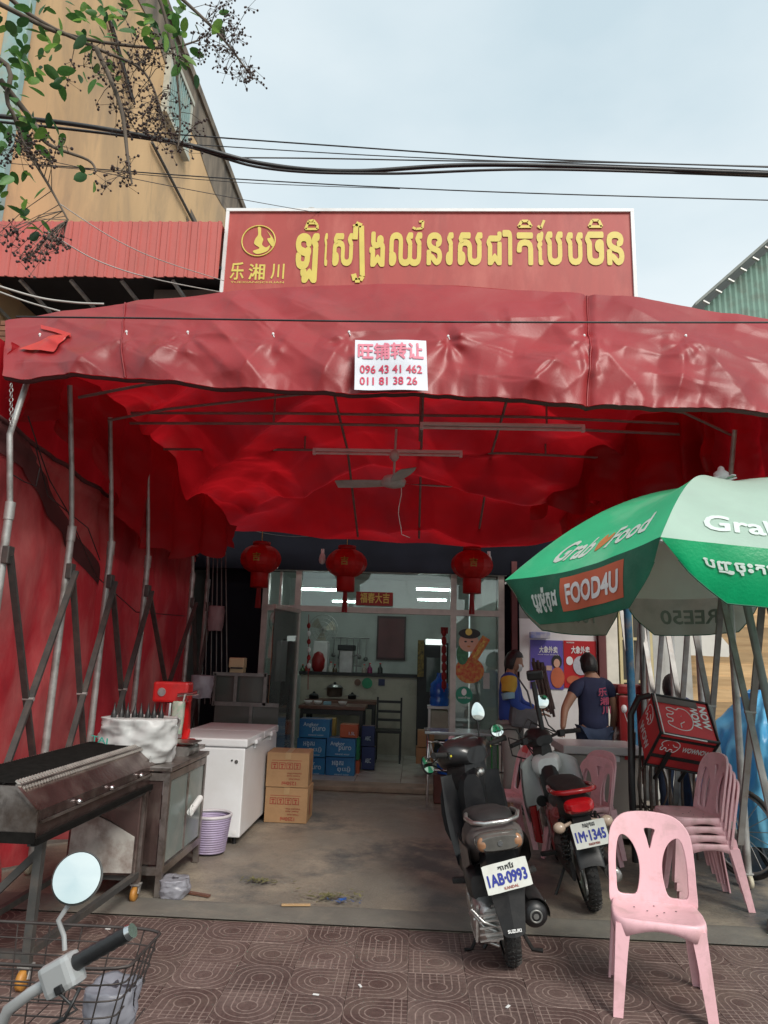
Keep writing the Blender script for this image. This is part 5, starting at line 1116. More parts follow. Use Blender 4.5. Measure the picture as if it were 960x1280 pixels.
for k in range(5):
    x = 262+k*5; q.tube([P(x, 690, Y=9.0), P(x-3+k, 760, Y=8.95), P(x-6+2*k, 880, Y=8.9)], .008, 5)
tag(q.build('cable_bundle', m_galv2), 'bundle of grey cables hanging down at the left of the shopfront', 'cable')
# old glass showcase
t = thing('glass_showcase', 'old dark glass showcase in two tiers behind the freezer', 'showcase', (-2.15, 8.55, 0))
m_smoke = mat('smoked_glass', (.10, .115, .105), .12, var=.3, sc=2)
q = MB(); pbox(q, 264, 882, 345, 1000, 8.3, .5); q.build('lower_case', m_smoke, t)
q = MB(); pbox(q, 268, 843, 331, 880, 8.35, .4); q.build('upper_case', m_smoke, t)
q = MB()
for x0, y0, x1, y1 in ((266, 841, 333, 845), (266, 878, 348, 883), (292, 845, 296, 878), (310, 883, 314, 940), (266, 841, 269, 882), (329, 841, 333, 882)): pbox(q, x0, y0, x1, y1, 8.28, .03)
q.build('frame', m_galv2, t)
t = thing('cream_appliance', 'small cream plastic appliance on top of the old showcase', 'appliance', P(295, 842, Y=8.5))
q = MB(); pbox(q, 286, 822, 305, 835, 8.4, .15, bev=.015); pbox(q, 287, 835, 304, 841, 8.42, .13, bev=.006); q.build('case', mat('cream_plastic', (.50, .38, .22), .5, var=.1), t)
q = MB(); pbox(q, 288, 834, 303, 836, 8.395, .02); q.build('gap_line', m_black, t)
tag(MB().lathe([(.12, 0), (.10, .40), (.10, .45), (.02, .46)], (-1.42, 8.55, 0), n=18).build('red_stool', mat('red_plastic', (.45, .01, .01), .35)), 'red plastic stool whose top shows behind the brown cartons', 'stool')
# litter
m_leaf_d = mat('dry_litter', (.20, .19, .08), .9, var=.6, sc=20)
def litter(px, py, name, label, cat, m, n, r, s, seed):
    rd = random.Random(seed); q = MB(); c = P(px, py, Z=.01)
    for k in range(n):
        a = rd.uniform(0, 2*PI); rr = abs(rd.gauss(0, 1))*r; x, y = c.x+rr*math.cos(a)*1.6, c.y+rr*math.sin(a)*.6; b = rd.uniform(0, PI); l_ = s*rd.uniform(.5, 1.5)
        u = V((math.cos(b), math.sin(b), rd.uniform(-.15, .3)))*l_; w_ = V((-math.sin(b), math.cos(b), rd.uniform(-.2, .2)))*l_*.35; p = V((x, y, .016+rd.uniform(0, .012)))
        q.add([p-u, p+w_, p+u, p-w_], [[0, 1, 2, 3]])
    return tag(q.build(name, m), label, cat)
tag(litter(322, 1102, 'leaf_litter', 'patch of dry leaf bits on the concrete near the left', 'litter', m_leaf_d, 60, .06, .02, 1), kind='stuff')
tag(litter(410, 1121, 'leaf_litter', 'patch of dry leaf bits at the edge of the concrete step', 'litter', m_leaf_d, 90, .09, .02, 2), kind='stuff')
tag(litter(430, 1127, 'blue_scraps', 'scraps of blue plastic lying by the step edge', 'litter', mat('blue_scrap', (.02, .12, .45), .4, var=.4), 22, .05, .018, 3), kind='stuff')
tag(MB().bar(P(352, 1131, Z=.02), P(388, 1131, Z=.02), .02, .01).build('wood_scrap', m_tape), 'thin pale wood scrap lying by the step edge', 'scrap')
tag(MB().bar(P(228, 1114, Z=.01), P(262, 1120, Z=.008), .03, .012).build('stick', m_wood), 'dark flat stick lying beside the grill casters', 'stick')
for i, (px, py, l_) in enumerate(((135, 1161, 'white scrap near the grill frame on the tiles'), (635, 1258, 'white scrap on the tiles below the scooter'), (450, 1232, 'tiny cream scrap on the middle of the tiles'), (395, 1243, 'tiny white scrap left of the middle of the tiles'))):
    p = P(px, py, Z=.004); tag(MB().box(p, (.03, .012, .003), rot=(0, 0, i)).build('paper_scrap', m_white), l_, 'scrap')

# ------------------------------------------------------------------ right-hand freezer, table, poles
fz = thing('chest_freezer', 'low grey beige chest freezer with a pale lid where the man leans', 'freezer', (1.78, 7.3, 0))
m_beige = mat('beige_steel', (.36, .33, .29), .5, .2, var=.1, sc=2, dirt=(.22, .2, .17), dsc=3)
MB().box((1.78, 7.32, .42), (.70, .58, .72), bev=.015).build('body', m_beige, fz); MB().box((1.78, 7.31, .825), (.76, .64, .075), bev=.012).build('lid', mat('pale_lid', (.50, .50, .49), .3, var=.1, sc=3), fz)
MB().box((2.02, 7.02, .77), (.10, .01, .035), bev=.004).build('red_handle', m_redm, fz)
for x, w_, m in ((1.74, .10, mat('blue_label', (.25, .38, .5), .5)), (1.88, .09, m_white)): MB().box((x, 7.027, .755), (w_, .004, .05)).build('label_sticker', m, fz)
for x in (1.47, 2.09): MB().box((x, 7.3, .03), (.05, .5, .06)).build('foot', m_black, fz)
MB().box((1.425, 7.32, .45), (.02, .5, .6)).build('side_panel', mat('side_brown', (.07, .045, .04), .6), fz)
tb = thing('steel_table', 'folding table with a thin glass like top and bent chrome legs by the doorway', 'table', (.62, 8.6, 0))
MB().box((.62, 8.6, .80), (.98, .5, .03), bev=.006).build('table_top', mat('table_glass', (.42, .47, .48), .15, .3, var=.2, sc=4), tb)
for x in (.17, 1.05):
    MB().tube([(x, 8.40, .0), (x, 8.38, .35), (x, 8.42, .7), (x, 8.5, .78)], .014).build('leg', m_chrome, tb); MB().tube([(x, 8.80, .0), (x, 8.82, .35), (x, 8.78, .7), (x, 8.7, .78)], .014).build('leg', m_chrome, tb)
MB().tube([(.17, 8.39, .70), (1.05, 8.39, .70)], .012).tube([(.17, 8.39, .40), (1.05, 8.39, .40)], .012).tube([(.2, 8.4, .68), (.24, 8.39, .5), (.4, 8.39, .42)], .010).build('cross_rail', m_chrome, tb)
tag(MB().lathe([(.13, 0), (.14, .02), (.14, .12), (.13, .14), (.14, .16), (.14, .25), (.05, .34), (.04, .38)], (.42, 8.75, .32), n=18).build('water_bottle', m_bluew), 'blue water bottle under the steel table by the doorway', 'water bottle')
tag(MB().box((.42, 8.78, .16), (.34, .34, .31), bev=.01).build('crate', mat('maroon_crate', (.12, .03, .02), .6, var=.3)), 'dark maroon crate under the steel table by the doorway', 'crate')
for i, (x, col) in enumerate(((.86, (.02, .25, .06)), (.93, (.02, .20, .05)), (.79, (.3, .3, .28)))):
    tag(MB().tube([(x, 8.15, 0), (x+.03, 8.45, .78)], .010, 8).build('green_pole', mat('pole%d' % i, col, .5)), ['green stick leaning left on the steel table', 'green stick leaning right on the steel table', 'pale stick leaning on the steel table'][i], 'stick')
m_bluepole = mat('blue_pole', (.05, .20, .34), .5, .2, var=.4, sc=14, dirt=(.25, .22, .2), dsc=9, damt=.7)
tag(MB().tube([P(796, 1000, Y=7.75), P(784, 757, Y=7.75)], .042, 12).build('blue_post', m_bluepole), 'chipped light blue steel post beside the man in navy', 'post')
tag(MB().tube([P(808, 1000, Y=7.9), P(801, 740, Y=7.9)], .03, 10).build('grey_post', m_galv2), 'plain grey post right behind the blue post', 'post')
tag(MB().ell(P(780, 886, Y=7.5), (.03, .03, .04)).tube([P(780, 890, Y=7.5), P(787, 910, Y=7.55), P(783, 940, Y=7.6)], .005, 4).build('hanging_bulb', m_white), 'pale bulb on a wire tied to the blue post', 'bulb')
tag(MB().box((2.33, 8.1, .85), (.28, .3, .9), bev=.02).box((2.33, 8.1, 1.36), (.30, .32, .10), bev=.02).build('red_cooler', mat('red_cooler', (.34, .02, .02), .4, var=.3, sc=5)), 'red box standing behind the man in navy', 'box')

# ------------------------------------------------------------------ pink plastic chairs
m_pinkp = mat('pink_plastic', (.80, .47, .51), .40, var=.06, sc=3, bump=.05, bsc=60, dirt=(.62, .36, .36), dsc=3, damt=.4, dirt2=(.42, .27, .25), d2sc=9, d2amt=.5)
def sp(pts, k=4): return smooth_poly([(a, b, 0) for a, b in pts], k)
def make_chair(label, loc, rz, group, tilt=0):
    t = thing('plastic_chair', label, 'chair', loc, (tilt, 0, rz), group)
    H = .41
    outer = sp([(-.205, -.02), (-.213, .10), (-.212, .24), (-.198, .335), (-.145, .395), (-.06, .415), (.06, .415), (.145, .395), (.198, .335), (.212, .24), (.213, .10), (.205, -.02), (.12, -.02), (0, -.02), (-.12, -.02)])
    lh = sp([(-.172, .03), (-.180, .10), (-.180, .20), (-.165, .285), (-.135, .305), (-.09, .27), (-.060, .20), (-.055, .12), (-.075, .03), (-.12, .018)])
    rh = [V((-p.x, p.y, 0)) for p in lh][::-1]
    th = sp([(-.028, .335), (.0, .343), (.034, .335), (.022, .30), (.0, .235), (-.015, .29)], 3)
    vs, fs = shape2d([outer, lh, rh, th], .012, [x*.03 for x in range(-7, 8)], [y*.06 for y in range(0, 7)], .003)
    q = MB(); q.add([V((p.x*(1-.06*max(0, p.y)), .155+.16*p.y+.10*p.y*p.y-.10*(1-(p.x/.22)**2)*-.35-.035+p.z, H+.0+p.y*1.0)) for p in vs], fs, 0, False); q.build('backrest', m_pinkp, t, world=False)
    q = MB(); q.bar((0, .172+.04, H+.12), (0, .20+.04, H+.25), .008, .006); q.build('back_ridge', m_pinkp, t, world=False)
    # seat
    def se(a, w_, d, e=6): 
        k = (abs(math.cos(a))**e+abs(math.sin(a))**e)**(-1/e); return k*math.cos(a)*w_, k*math.sin(a)*d
    q = MB(); n = 40; rings = [(.0, -.014), (.5, -.012), (.85, -.004), (.96, .006), (1.0, .0), (1.01, -.016), (1.0, -.05), (.975, -.05)]
    vs = []; fs = []
    for s_, z in rings:
        for k in range(n):
            a = 2*PI*k/n; x, y = se(a, .215*s_, .20*s_); x *= 1-.10*(y/.2 if y > 0 else 0); arch = 0
            if z <= -.05: arch = .035*(1-min(1, abs(x if abs(y) > abs(x)*.92 else y)/.15)**2) - .02
            vs.append(V((x, y-.01, H+z+arch)))
    for i in range(len(rings)-1):
        for k in range(n): fs.append([i*n+k, i*n+(k+1) % n, (i+1)*n+(k+1) % n, (i+1)*n+k])
    q.add(vs, fs, 0, True)
    seat = q.build('seat', m_pinkp, t, world=False)
    q = MB()
    for x, y in ((-.10, .04), (-.04, .0), (.04, .0), (.10, .04), (0, .09), (0, -.06)): q.lathe([(.0045, 0), (.0045, .001)], (x, y, H-.0095), n=8)
    h_ = q.build('drain_hole', m_black, seat, world=False); h_['kind'] = 'stuff'
    for sx in (-1, 1):
        for fy in (-1, 1):
            q = MB(); x0, y0 = sx*.195, fy*.178-.01; x1, y1 = sx*.222, (-.235 if fy < 0 else .235)
            w0, w1 = .062, .036
            vs = []
            for (x, y, z, w_) in ((x0, y0, H-.02, w0), (lerp(x0, x1, .3), lerp(y0, y1, .3), H*.66, w0*.82), (x1, y1, 0, w1)):
                vs += [V((x+sx*.008, y+fy*.008, z)), V((x-sx*w_, y+fy*.008, z)), V((x-sx*w_, y-fy*.002, z)), V((x-sx*.004, y-fy*.004, z)), V((x-sx*.004, y-fy*w_, z)), V((x+sx*.008, y-fy*w_, z))]
            for i in (0, 1):
                for k in range(6): q.f.append([i*6+k, i*6+(k+1) % 6, (i+1)*6+(k+1) % 6, (i+1)*6+k]); q.m.append(0); q.sm.append(False)
            q.v = vs; q.f += [[0, 1, 2, 3, 4, 5][::-1], [12, 13, 14, 15, 16, 17]]; q.m += [0, 0]; q.sm += [False, False]
            q.build('leg', m_pinkp, t, world=False)
    return t
ch = make_chair('single pink plastic chair standing on the tiles at the lower right', (1.235, 3.95, 0), rad(-12), 'pink plastic chairs')
st_l = ['bottom', 'second from bottom', 'third from bottom', 'top']
for k in range(4):
    copy_tree(ch, (2.10-.022*k, 5.58+.006*k, .055*k), (rad(0), 0, rad(-92+2*k)), '%s pink chair of the four stacked by the red delivery box' % st_l[k], 'stacked pink chairs')
copy_tree(ch, (1.42, 6.42, .0), (0, 0, rad(-62)), 'lower pink chair of the pair stacked behind the white and red motorcycle', 'pink chairs behind the motorcycles')
copy_tree(ch, (1.45, 6.44, .05), (0, 0, rad(-66)), 'upper pink chair of the pair stacked behind the white and red motorcycle', 'pink chairs behind the motorcycles')
copy_tree(ch, (.82, 6.75, .05), (0, 0, rad(-84)), 'pink chair with a red cloth on its back between the two motorcycles', 'pink chairs behind the motorcycles')
copy_tree(ch, (.62, 7.7, 0), (0, 0, rad(75)), 'pink chair partly hidden behind the black scooter handlebar', 'pink chairs behind the motorcycles')
tag(MB().box((1.07, 6.78, .83), (.16, .03, .07), rot=(.3, .3, .2), bev=.006).build('red_cloth', mat('coral_cloth', (.75, .12, .12), .6)), 'small coral red cloth clipped to a pink chair back', 'cloth')

# ------------------------------------------------------------------ motorcycles
m_grey = mat('grey_brown_panel', (.10, .087, .083), .42, .1, var=.12, sc=4, dirt=(.16, .14, .125), dsc=5, damt=.4)
m_seat = mat('seat_vinyl', (.018, .017, .017), .6, var=.2, sc=20, bump=.15, bsc=150, dirt=(.05, .046, .044), dsc=4, damt=.4)
m_plate = mat('plate_white', (.66, .67, .62), .45, var=.06, sc=8, dirt=(.45, .42, .36), dsc=9, damt=.35)
m_plblue = mat('plate_blue', (.02, .035, .30), .5, var=.2)
m_amber = mat('amber_lens', (.34, .17, .085), .15, var=.3, sc=30, coat=.5); m_lens = mat('smoked_lens', (.11, .105, .095), .12, var=.3, sc=20, coat=.5)
m_redpl = mat('red_paint', (.42, .012, .015), .25, var=.1, sc=3, coat=.4, dirt=(.2, .02, .02), dsc=4, damt=.3)
m_whitep = mat('white_paint', (.86, .87, .86), .25, var=.05, sc=3, coat=.3, dirt=(.5, .48, .44), dsc=4, damt=.3)
def wheel(par, y, r, w, wn=10, steer=0):
    q = MB(); c = V((0, y, r)); prof = []
    for k in range(11):
        a = -PI*.62+PI*1.24*k/10; prof.append((r-w*.5+w*.5*math.cos(a), w*.5*math.sin(a)))
    whl = MB()
    whl.lathe([(r-w*.72, -w*.34), (r-w*.60, -w*.42), (r-w*.55, -w*.3), (r-w*.62, 0), (r-w*.55, w*.3), (r-w*.60, w*.42), (r-w*.72, w*.34), (r-w*.85, 0)], c, (1, 0, 0), 32, cap=False)
    for k in range(5):
        a = 2*PI*k/5
        whl.bar(c+V((0, math.cos(a)*.03, math.sin(a)*.03)), c+V((0, math.cos(a)*(r-w*.7), math.sin(a)*(r-w*.7))), .018, .03, up=(1, 0, 0))
    whl.lathe([(.035, -.04), (.035, .04)], c, (1, 0, 0), 14)
    wo_ = whl.build('wheel', m_alu, par, world=False)
    q.lathe(prof, c, (1, 0, 0), 44, cap=False)
    for k in range(44):       # tread blocks
        a = 2*PI*k/44
        for sx in (-1, 1):
            p0 = c+V((sx*w*.06, math.cos(a)*(r+.0005), math.sin(a)*(r+.0005))); p1 = c+V((sx*w*.38, math.cos(a+.09)*(r-w*.13), math.sin(a+.09)*(r-w*.13)))
            q.bar(p0, p1, .014, .008, up=V((0, math.cos(a), math.sin(a))))
    q.build('tyre', m_rubber, wo_, world=False)
    MB().lathe([(.05, -.052), (.095, -.052), (.095, -.049), (.05, -.049)], c, (1, 0, 0), 24).build('brake_disc', m_alu, wo_, world=False)
    return wo_
def plate(t, c, rx, ry, top, num, wd=.235, ht=.135):
    R = Matrix.Rotation(ry, 3, 'Y') @ Matrix.Rotation(rx, 3, 'X'); c = V(c)
    q = MB(); o_ = sp([(-wd/2, -ht/2+.012), (-wd/2, 0), (-wd/2, ht/2-.012), (-wd/2+.012, ht/2), (0, ht/2), (wd/2-.012, ht/2), (wd/2, ht/2-.012), (wd/2, 0), (wd/2, -ht/2+.012), (wd/2-.012, -ht/2), (0, -ht/2), (-wd/2+.012, -ht/2)], 2)
    q.prism([(p.x, p.y) for p in o_], lambda x, y, z: c+R @ V((x, -z, y)), .004); pl = q.build('license_plate', m_plate, t, world=False)
    def tx(s, x0, x1, z0, z1, m, b): q = MB(); text(q, s, c+R @ V((x0, -.0055, z0)), R @ V((x1-x0, 0, 0)), R @ V((0, 0, z1-z0)), b); q.build('lettering', m, pl, world=False)
    tx(num, -wd*.44, wd*.44, -ht*.27, ht*.16, m_plblue, .055); tx(top, -wd*.16, wd*.2, ht*.22, ht*.43, m_black, .03); tx('KANDAL' if '09' in num else 'PHNOM PENH', -wd*.12, wd*.2, -ht*.44, -ht*.34, m_rtxt, .02)
def mirror(t, stem, c, nrm, rx, rz_, roundm=False):
    c = V(c); n = V(nrm).normalized(); x = n.cross(V((0, 0, 1))).normalized(); z = x.cross(n)
    MB().tube(stem, .0065, 6).build('mirror_stem', m_black, t, world=False)
    o_ = [(math.cos(a)*rx*(1 if roundm else (1-.22*math.sin(a))), math.sin(a)*rz_) for a in [2*PI*k/28 for k in range(28)]]
    q = MB(); vs = []; fs = []
    for s_, d in ((1.0, 0), (1.04, -.006), (1.0, -.018), (.7, -.032), (.0, -.036)):
        for a, b in o_: vs.append(c+x*a*s_+z*b*s_+n*d)
    for i in range(4):
        for k in range(28): fs.append([i*28+k, i*28+(k+1) % 28, (i+1)*28+(k+1) % 28, (i+1)*28+k])
    q.add(vs, fs, 0, True); hs = q.build('mirror', m_black, t, world=False)
    q = MB()                         # slightly domed reflecting face
    rings = [0, .35, .7, .95]; vs = []; fs = []
    for s_ in rings:
        for a, b in o_: vs.append(c+x*a*s_+z*b*s_+n*(.0015+.005*(1-s_*s_)))
    for i in range(3):
        for k in range(28): fs.append([i*28+k, i*28+(k+1) % 28, (i+1)*28+(k+1) % 28, (i+1)*28+k])
    q.add(vs, fs, 0, True); q.build('mirror_face', m_mirror, hs, world=False)
def coil(q, a, b, r, n, wr=.006):
    a, b = V(a), V(b); d = (b-a); x = d.orthogonal().normalized(); y = d.normalized().cross(x)
    q.tube([a+d*(k/(n*10))+(x*math.cos(k*2*PI/10)+y*math.sin(k*2*PI/10))*r for k in range(n*10+1)], wr, 5)

sc = thing('motor_scooter', 'black and grey motor scooter seen from behind leaning on its side stand', 'scooter', (.575, 4.07, 0), (0, rad(-9.5), rad(2)))
B = lambda name, q, m, par=None, bev=0: q.build(name, m, par or sc, world=False, bevel=bev)
wheel(sc, .24, .235, .088); wheel(sc, 1.42, .235, .078)
B('rear_body', MB().loft([(-.01, 0, .70, .20, .06, 2.6), (.01, 0, .695, .27, .11, 2.6), (.12, 0, .665, .31, .19, 2.7), (.34, 0, .58, .31, .29, 2.6), (.60, 0, .50, .28, .32, 2.6), (.80, 0, .50, .28, .30, 2.6)], 24), m_grey)
for sx in (-1, 1):
    q = MB(); q.grid(lambda u, v: (sx*(.156+.018*math.sin(u*PI)), lerp(.03, .62, u)+.0*v, lerp(lerp(.66, .62, u), lerp(.58, .36, u), v)), 14, 6); q.grid(lambda u, v: (sx*(.166+.018*math.sin(u*PI)), lerp(.62, .03, u), lerp(lerp(.62, .66, u), lerp(.36, .58, u), v)), 14, 6); B('side_fairing', q, m_grey)
B('seat', MB().loft([(.06, 0, .765, .16, .03, 2.6), (.10, 0, .775, .22, .07, 2.8), (.24, 0, .765, .25, .09, 2.8), (.40, 0, .735, .25, .09, 2.8), (.62, 0, .70, .25, .10, 2.7), (.76, 0, .67, .18, .09, 2.6), (.84, 0, .65, .1, .06, 2.5)], 24), m_seat)
B('grab_rail', MB().tube([(-.13, .26, .78), (-.145, .12, .79), (-.12, .02, .785), (-.06, -.02, .78), (.06, -.02, .78), (.12, .02, .785), (.145, .12, .79), (.13, .26, .78)], .012, 8), m_alu)
B('tail_light', MB().loft([(-.080, 0, .690, .20, .066, 3), (-.060, 0, .690, .245, .094, 3), (.01, 0, .690, .26, .10, 3)], 24), m_lens)
for sx in (-1, 1): B('indicator', MB().ell((sx*.090, -.054, .69), (.031, .030, .038), 16, 10), m_amber)
q = MB(); q.lathe([(.012, 0), (.013, .004)], (0, -.082, .69), (0, -1, 0), 12); B('round_badge', q, m_chrome)
B('under_tail', MB().loft([(.0, 0, .60, .16, .12, 4), (.06, 0, .56, .22, .22, 4), (.2, 0, .52, .20, .2, 4)], 14), m_gloss)
vs, fs = shape2d([sp([(-.105, .16), (.0, .17), (.105, .16), (.085, .05), (.062, -.08), (.05, -.125), (.0, -.135), (-.05, -.125), (-.062, -.08), (-.085, .05)], 3)], .006, [0], [-.12, -.06, 0, .06, .12], .002)
q = MB(); q.add([V((p.x, -.085-.10*max(0, -p.y-.0)-.22*p.y*p.y+.5*abs(p.x)*.35+p.z+.10*max(0, p.y), .385+p.y)) for p in vs], fs); mg = B('mud_guard', q, m_black)
q = MB(); text(q, 'SUZUKI', (-.035, -.115, .275), (.07, .0, 0), (0, .002, .016), .06); q.build('lettering', m_white, mg, world=False)
q = MB(); q.bar((0, .06, .55), (0, -.07, .53), .10, .02); B('plate_bracket', q, m_black)
plate(sc, (.005, -.105, .540), rad(-12), rad(-6), 'តាកែវ', '1AB·0993')
# engine and drive case
q = MB(); q.lathe([(.0, -.05), (.095, -.05), (.125, -.03), (.13, .05), (.12, .08), (0, .08)], (-.125, .20, .28), (1, 0, 0), 30); q.loft([(.04, -.09, .27, .10, .16, 3), (.1, -.115, .28, .15, .23, 3), (.36, -.12, .30, .14, .22, 3), (.52, -.10, .31, .09, .16, 3)], 14)
for k in range(7): a = k/7*PI*1.2+.3; q.bar((-.178, .20+math.cos(a)*.05, .28+math.sin(a)*.05), (-.178, .20+math.cos(a)*.118, .28+math.sin(a)*.118), .012, .014, up=(1, 0, 0))
q.lathe([(.035, 0), (.030, .012)], (-.176, .20, .28), (-1, 0, 0), 16)
for k in range(9): q.bar((-.185, .075+.03*k, .19), (-.155, .06+.03*k, .37-.006*k), .007, .012)
for k in range(5): q.box((-.11, .02+.0*k, .21+.03*k), (.12-.006*k, .014, .008))
B('drive_case', q, m_alu)
q = MB(); q.loft([(.12, -.02, .30, .15, .16, 3), (.34, -.0, .32, .2, .2, 3), (.6, 0, .36, .18, .2, 3)], 14)
for k in range(6): q.box((-.02, .05+k*.014, .30), (.13, .005, .13))
B('engine', q, m_alu)
q = MB()
for k in range(5): q.tube([(-.19, .04+.05*k, .36-.02*k), (-.14, .015+.02*k, .30-.03*k), (-.07, .01+.02*k, .27-.03*k)], .009, 6)
B('crankcase_rib', q, m_alu); q = MB(); coil(q, (-.085, .13, .40), (-.095, .20, .58), .028, 6); q.tube([(-.085, .12, .37), (-.095, .22, .62)], .013, 8); B('shock_absorber', q, m_black)
B('air_box', MB().loft([(.10, -.125, .44, .09, .12, 3.5), (.16, -.125, .45, .13, .16, 3.5), (.42, -.12, .45, .13, .15, 3.5)], 16), m_black)
q = MB(); q.lathe([(.0, -.0), (.03, -.0), (.052, .008), (.066, .03), (.068, .30), (.05, .36), (.02, .4)], (.125, -.07, .32), (0, 1, .05), 24); B('exhaust', q, m_black)
q = MB(); q.lathe([(.024, -.004), (.030, -.010), (.034, -.002)], (.125, -.07, .32), (0, 1, .05), 18, cap=False); q.lathe([(.014, -.003), (.014, -.002)], (.125, -.072, .32), (0, 1, .05), 14); B('exhaust_tip', q, m_galv2)
q = MB(); q.grid(lambda u, v: (.125+.078*math.sin(lerp(-.3, 1.9, v)), lerp(-.05, .22, u), .325+.078*math.cos(lerp(-.3, 1.9, v))), 8, 8); q.grid(lambda u, v: (.125+.073*math.sin(lerp(-.3, 1.9, v)), lerp(.22, -.05, u), .325+.073*math.cos(lerp(-.3, 1.9, v))), 8, 8); B('heat_shield', q, m_black)
for sx in (-1, 1): B('foot_peg', MB().box((sx*.20, .50, .375), (.10, .05, .03), rot=(0, -sx*.1, 0), bev=.01).bar((sx*.13, .5, .36), (sx*.17, .5, .37), .03), m_rubber)
B('floor_board', MB().loft([(.72, 0, .32, .26, .10, 4), (.95, 0, .30, .30, .10, 4), (1.12, 0, .32, .34, .12, 4)], 16), m_black)
q = MB()
for d, fl in ((0, 0), (.03, 1)): q.grid(lambda u, v: ((u-.5)*2*lerp(.17, .205, math.sin(min(1, v*1.25)*PI/1.6)), 1.12+.05*v-.35*((u-.5)**2)*.6+d, lerp(.30, .86, v)), 16, 14)
B('leg_shield', q, m_gloss)
B('front_apron', MB().loft([(1.15, 0, .62, .46, .54, 2.6), (1.25, 0, .62, .34, .52, 2.4), (1.36, 0, .66, .22, .40, 2.2), (1.42, 0, .70, .1, .24, 2)], 20), m_gloss)
q = MB(); q.grid(lambda u, v: (.055*math.cos(lerp(-.2, PI+.2, u)), 1.42+.27*math.cos(lerp(.15, 2.6, v)), .235+.27*math.sin(lerp(.15, 2.6, v))-.02*(1-math.sin(lerp(0, PI, u)))), 8, 16); B('front_fender', q, m_gloss)
q = MB(); q.tube([(-.07, 1.36, .62), (-.07, 1.42, .24)], .02); q.tube([(.07, 1.36, .62), (.07, 1.42, .24)], .02); B('front_fork', q, m_alu)
B('key_switch', MB().lathe([(.028, 0), (.03, .012), (.01, .02)], (.075, 1.125, .86), (0, -1, .25), 16), m_alu)
B('center_column', MB().loft([(1.02, 0, .62, .14, .5, 3), (1.14, 0, .66, .20, .5, 3)], 14), m_gloss)
# handlebar turned to the left
sta = rad(36); RS = Matrix.Rotation(sta, 3, 'Z'); hc = V((0, 1.18, 1.0))
def hb(p): return hc + RS @ V(p)
q = MB(); q.loft([(-.10, 0, -.02, .16, .10, 2.5), (-.06, 0, .0, .32, .15, 2.6), (.04, 0, .0, .38, .18, 2.4), (.12, 0, -.03, .28, .18, 2.2), (.18, 0, -.05, .12, .1, 2)], 22); q.loft([(-.07, 0, -.13, .18, .24, 3), (.08, 0, -.15, .22, .24, 3)], 14)
q.xf(lambda p: hb(p*1.12)); B('handlebar_cowl', q, m_gloss)
q = MB(); q.grid(lambda u, v: hb(((u-.5)*.22, -.075+.05*v+.0, .045+.045*v-.3*((u-.5)**2)*.4)), 8, 4); B('speedometer', q, mat('dial', (.30, .24, .22), .15, var=.6, sc=30, coat=.6))
q = MB(); q.tube([hb(p) for p in ((-.33, -.06, .03), (-.15, -.01, .0), (.15, -.01, .0), (.33, -.06, .03))], .012); B('handlebar', q, m_black)
for sx in (-1, 1):
    q = MB(); q.tube([hb((sx*.20, -.022, .008)), hb((sx*.33, -.06, .03))], [.018, .017], 12); q.lathe([(.021, 0), (.021, .01)], hb((sx*.332, -.061, .03)), RS @ V((sx*.9, -.3, .1)), 12); B('grip', q, m_rubber)
    q = MB(); q.tube([hb((sx*.15, .03, -.01)), hb((sx*.24, .035, .0)), hb((sx*.32, .0, .02))], .006, 6); B('brake_lever', q, m_alu)
    q = MB(); q.box(hb((sx*.175, -.03, .0)), (.05, .05, .05), rot=RS, bev=.008); B('switch_block', q, m_black)
    q = MB(); q.box(hb((sx*.185, -.058, .0)), (.014, .006, .012), rot=RS); B('switch_button', q, mat('yellow_button', (.75, .65, .05), .4))
mirror(sc, [hb((-.14, .02, .03)), hb((-.20, .05, .10)), hb((-.26, .05, .10)), hb((-.31, .03, .0))], hb((-.335, .02, -.03)), RS @ V((.0, -1, .5)), .042, .062)
mirror(sc, [hb((.16, .02, .03)), hb((.20, .05, .12)), hb((.20, .05, .17))], hb((.21, .04, .24)), V((-.15, -1, .12)), .048, .068)
B('cable', MB().tube([hb((-.2, .03, .01)), hb((-.24, .10, -.05)), hb((-.12, .12, -.12)), (-.02, 1.25, .8)], .005, 5).tube([hb((.2, .03, .01)), hb((.25, .10, -.02)), hb((.15, .12, -.12)), (.02, 1.25, .8)], .005, 5), m_black)
B('side_stand', MB().tube([(-.08, .46, .2), (-.2, .40, .04), (-.24, .38, .05)], .010, 6).tube([(-.05, .35, .17), (-.14, .30, .07)], .012, 6), m_black)
B('center_stand', MB().tube([(.06, .4, .18), (.12, .22, .06), (.17, .2, .055)], .012, 6), m_black)

# the white and red motorcycle
sc = thing('motorcycle', 'white and red step through motorcycle parked behind the black scooter', 'motorcycle', (1.23, 4.99, 0), (0, rad(-11), rad(-1)))
wheel(sc, .28, .28, .085); wheel(sc, 1.50, .28, .075)
B('seat', MB().loft([(.06, 0, .775, .14, .03, 2.8), (.12, 0, .785, .20, .07, 2.8), (.32, 0, .79, .23, .09, 2.8), (.55, 0, .775, .23, .10, 2.8), (.75, 0, .745, .17, .10, 2.6), (.84, 0, .72, .1, .07, 2.5)], 24), m_seat)
B('grab_rail', MB().tube([(-.12, .42, .775), (-.14, .22, .79), (-.13, .05, .80), (-.08, -.02, .805), (.08, -.02, .805), (.13, .05, .80), (.14, .22, .79), (.12, .42, .775)], .017, 10), m_redpl)
B('tail_body', MB().loft([(-.0, 0, .70, .16, .10, 3), (.06, 0, .70, .20, .16, 3), (.35, 0, .66, .24, .22, 3), (.65, 0, .6, .22, .24, 3), (.85, 0, .55, .16, .2, 3)], 20), m_black)
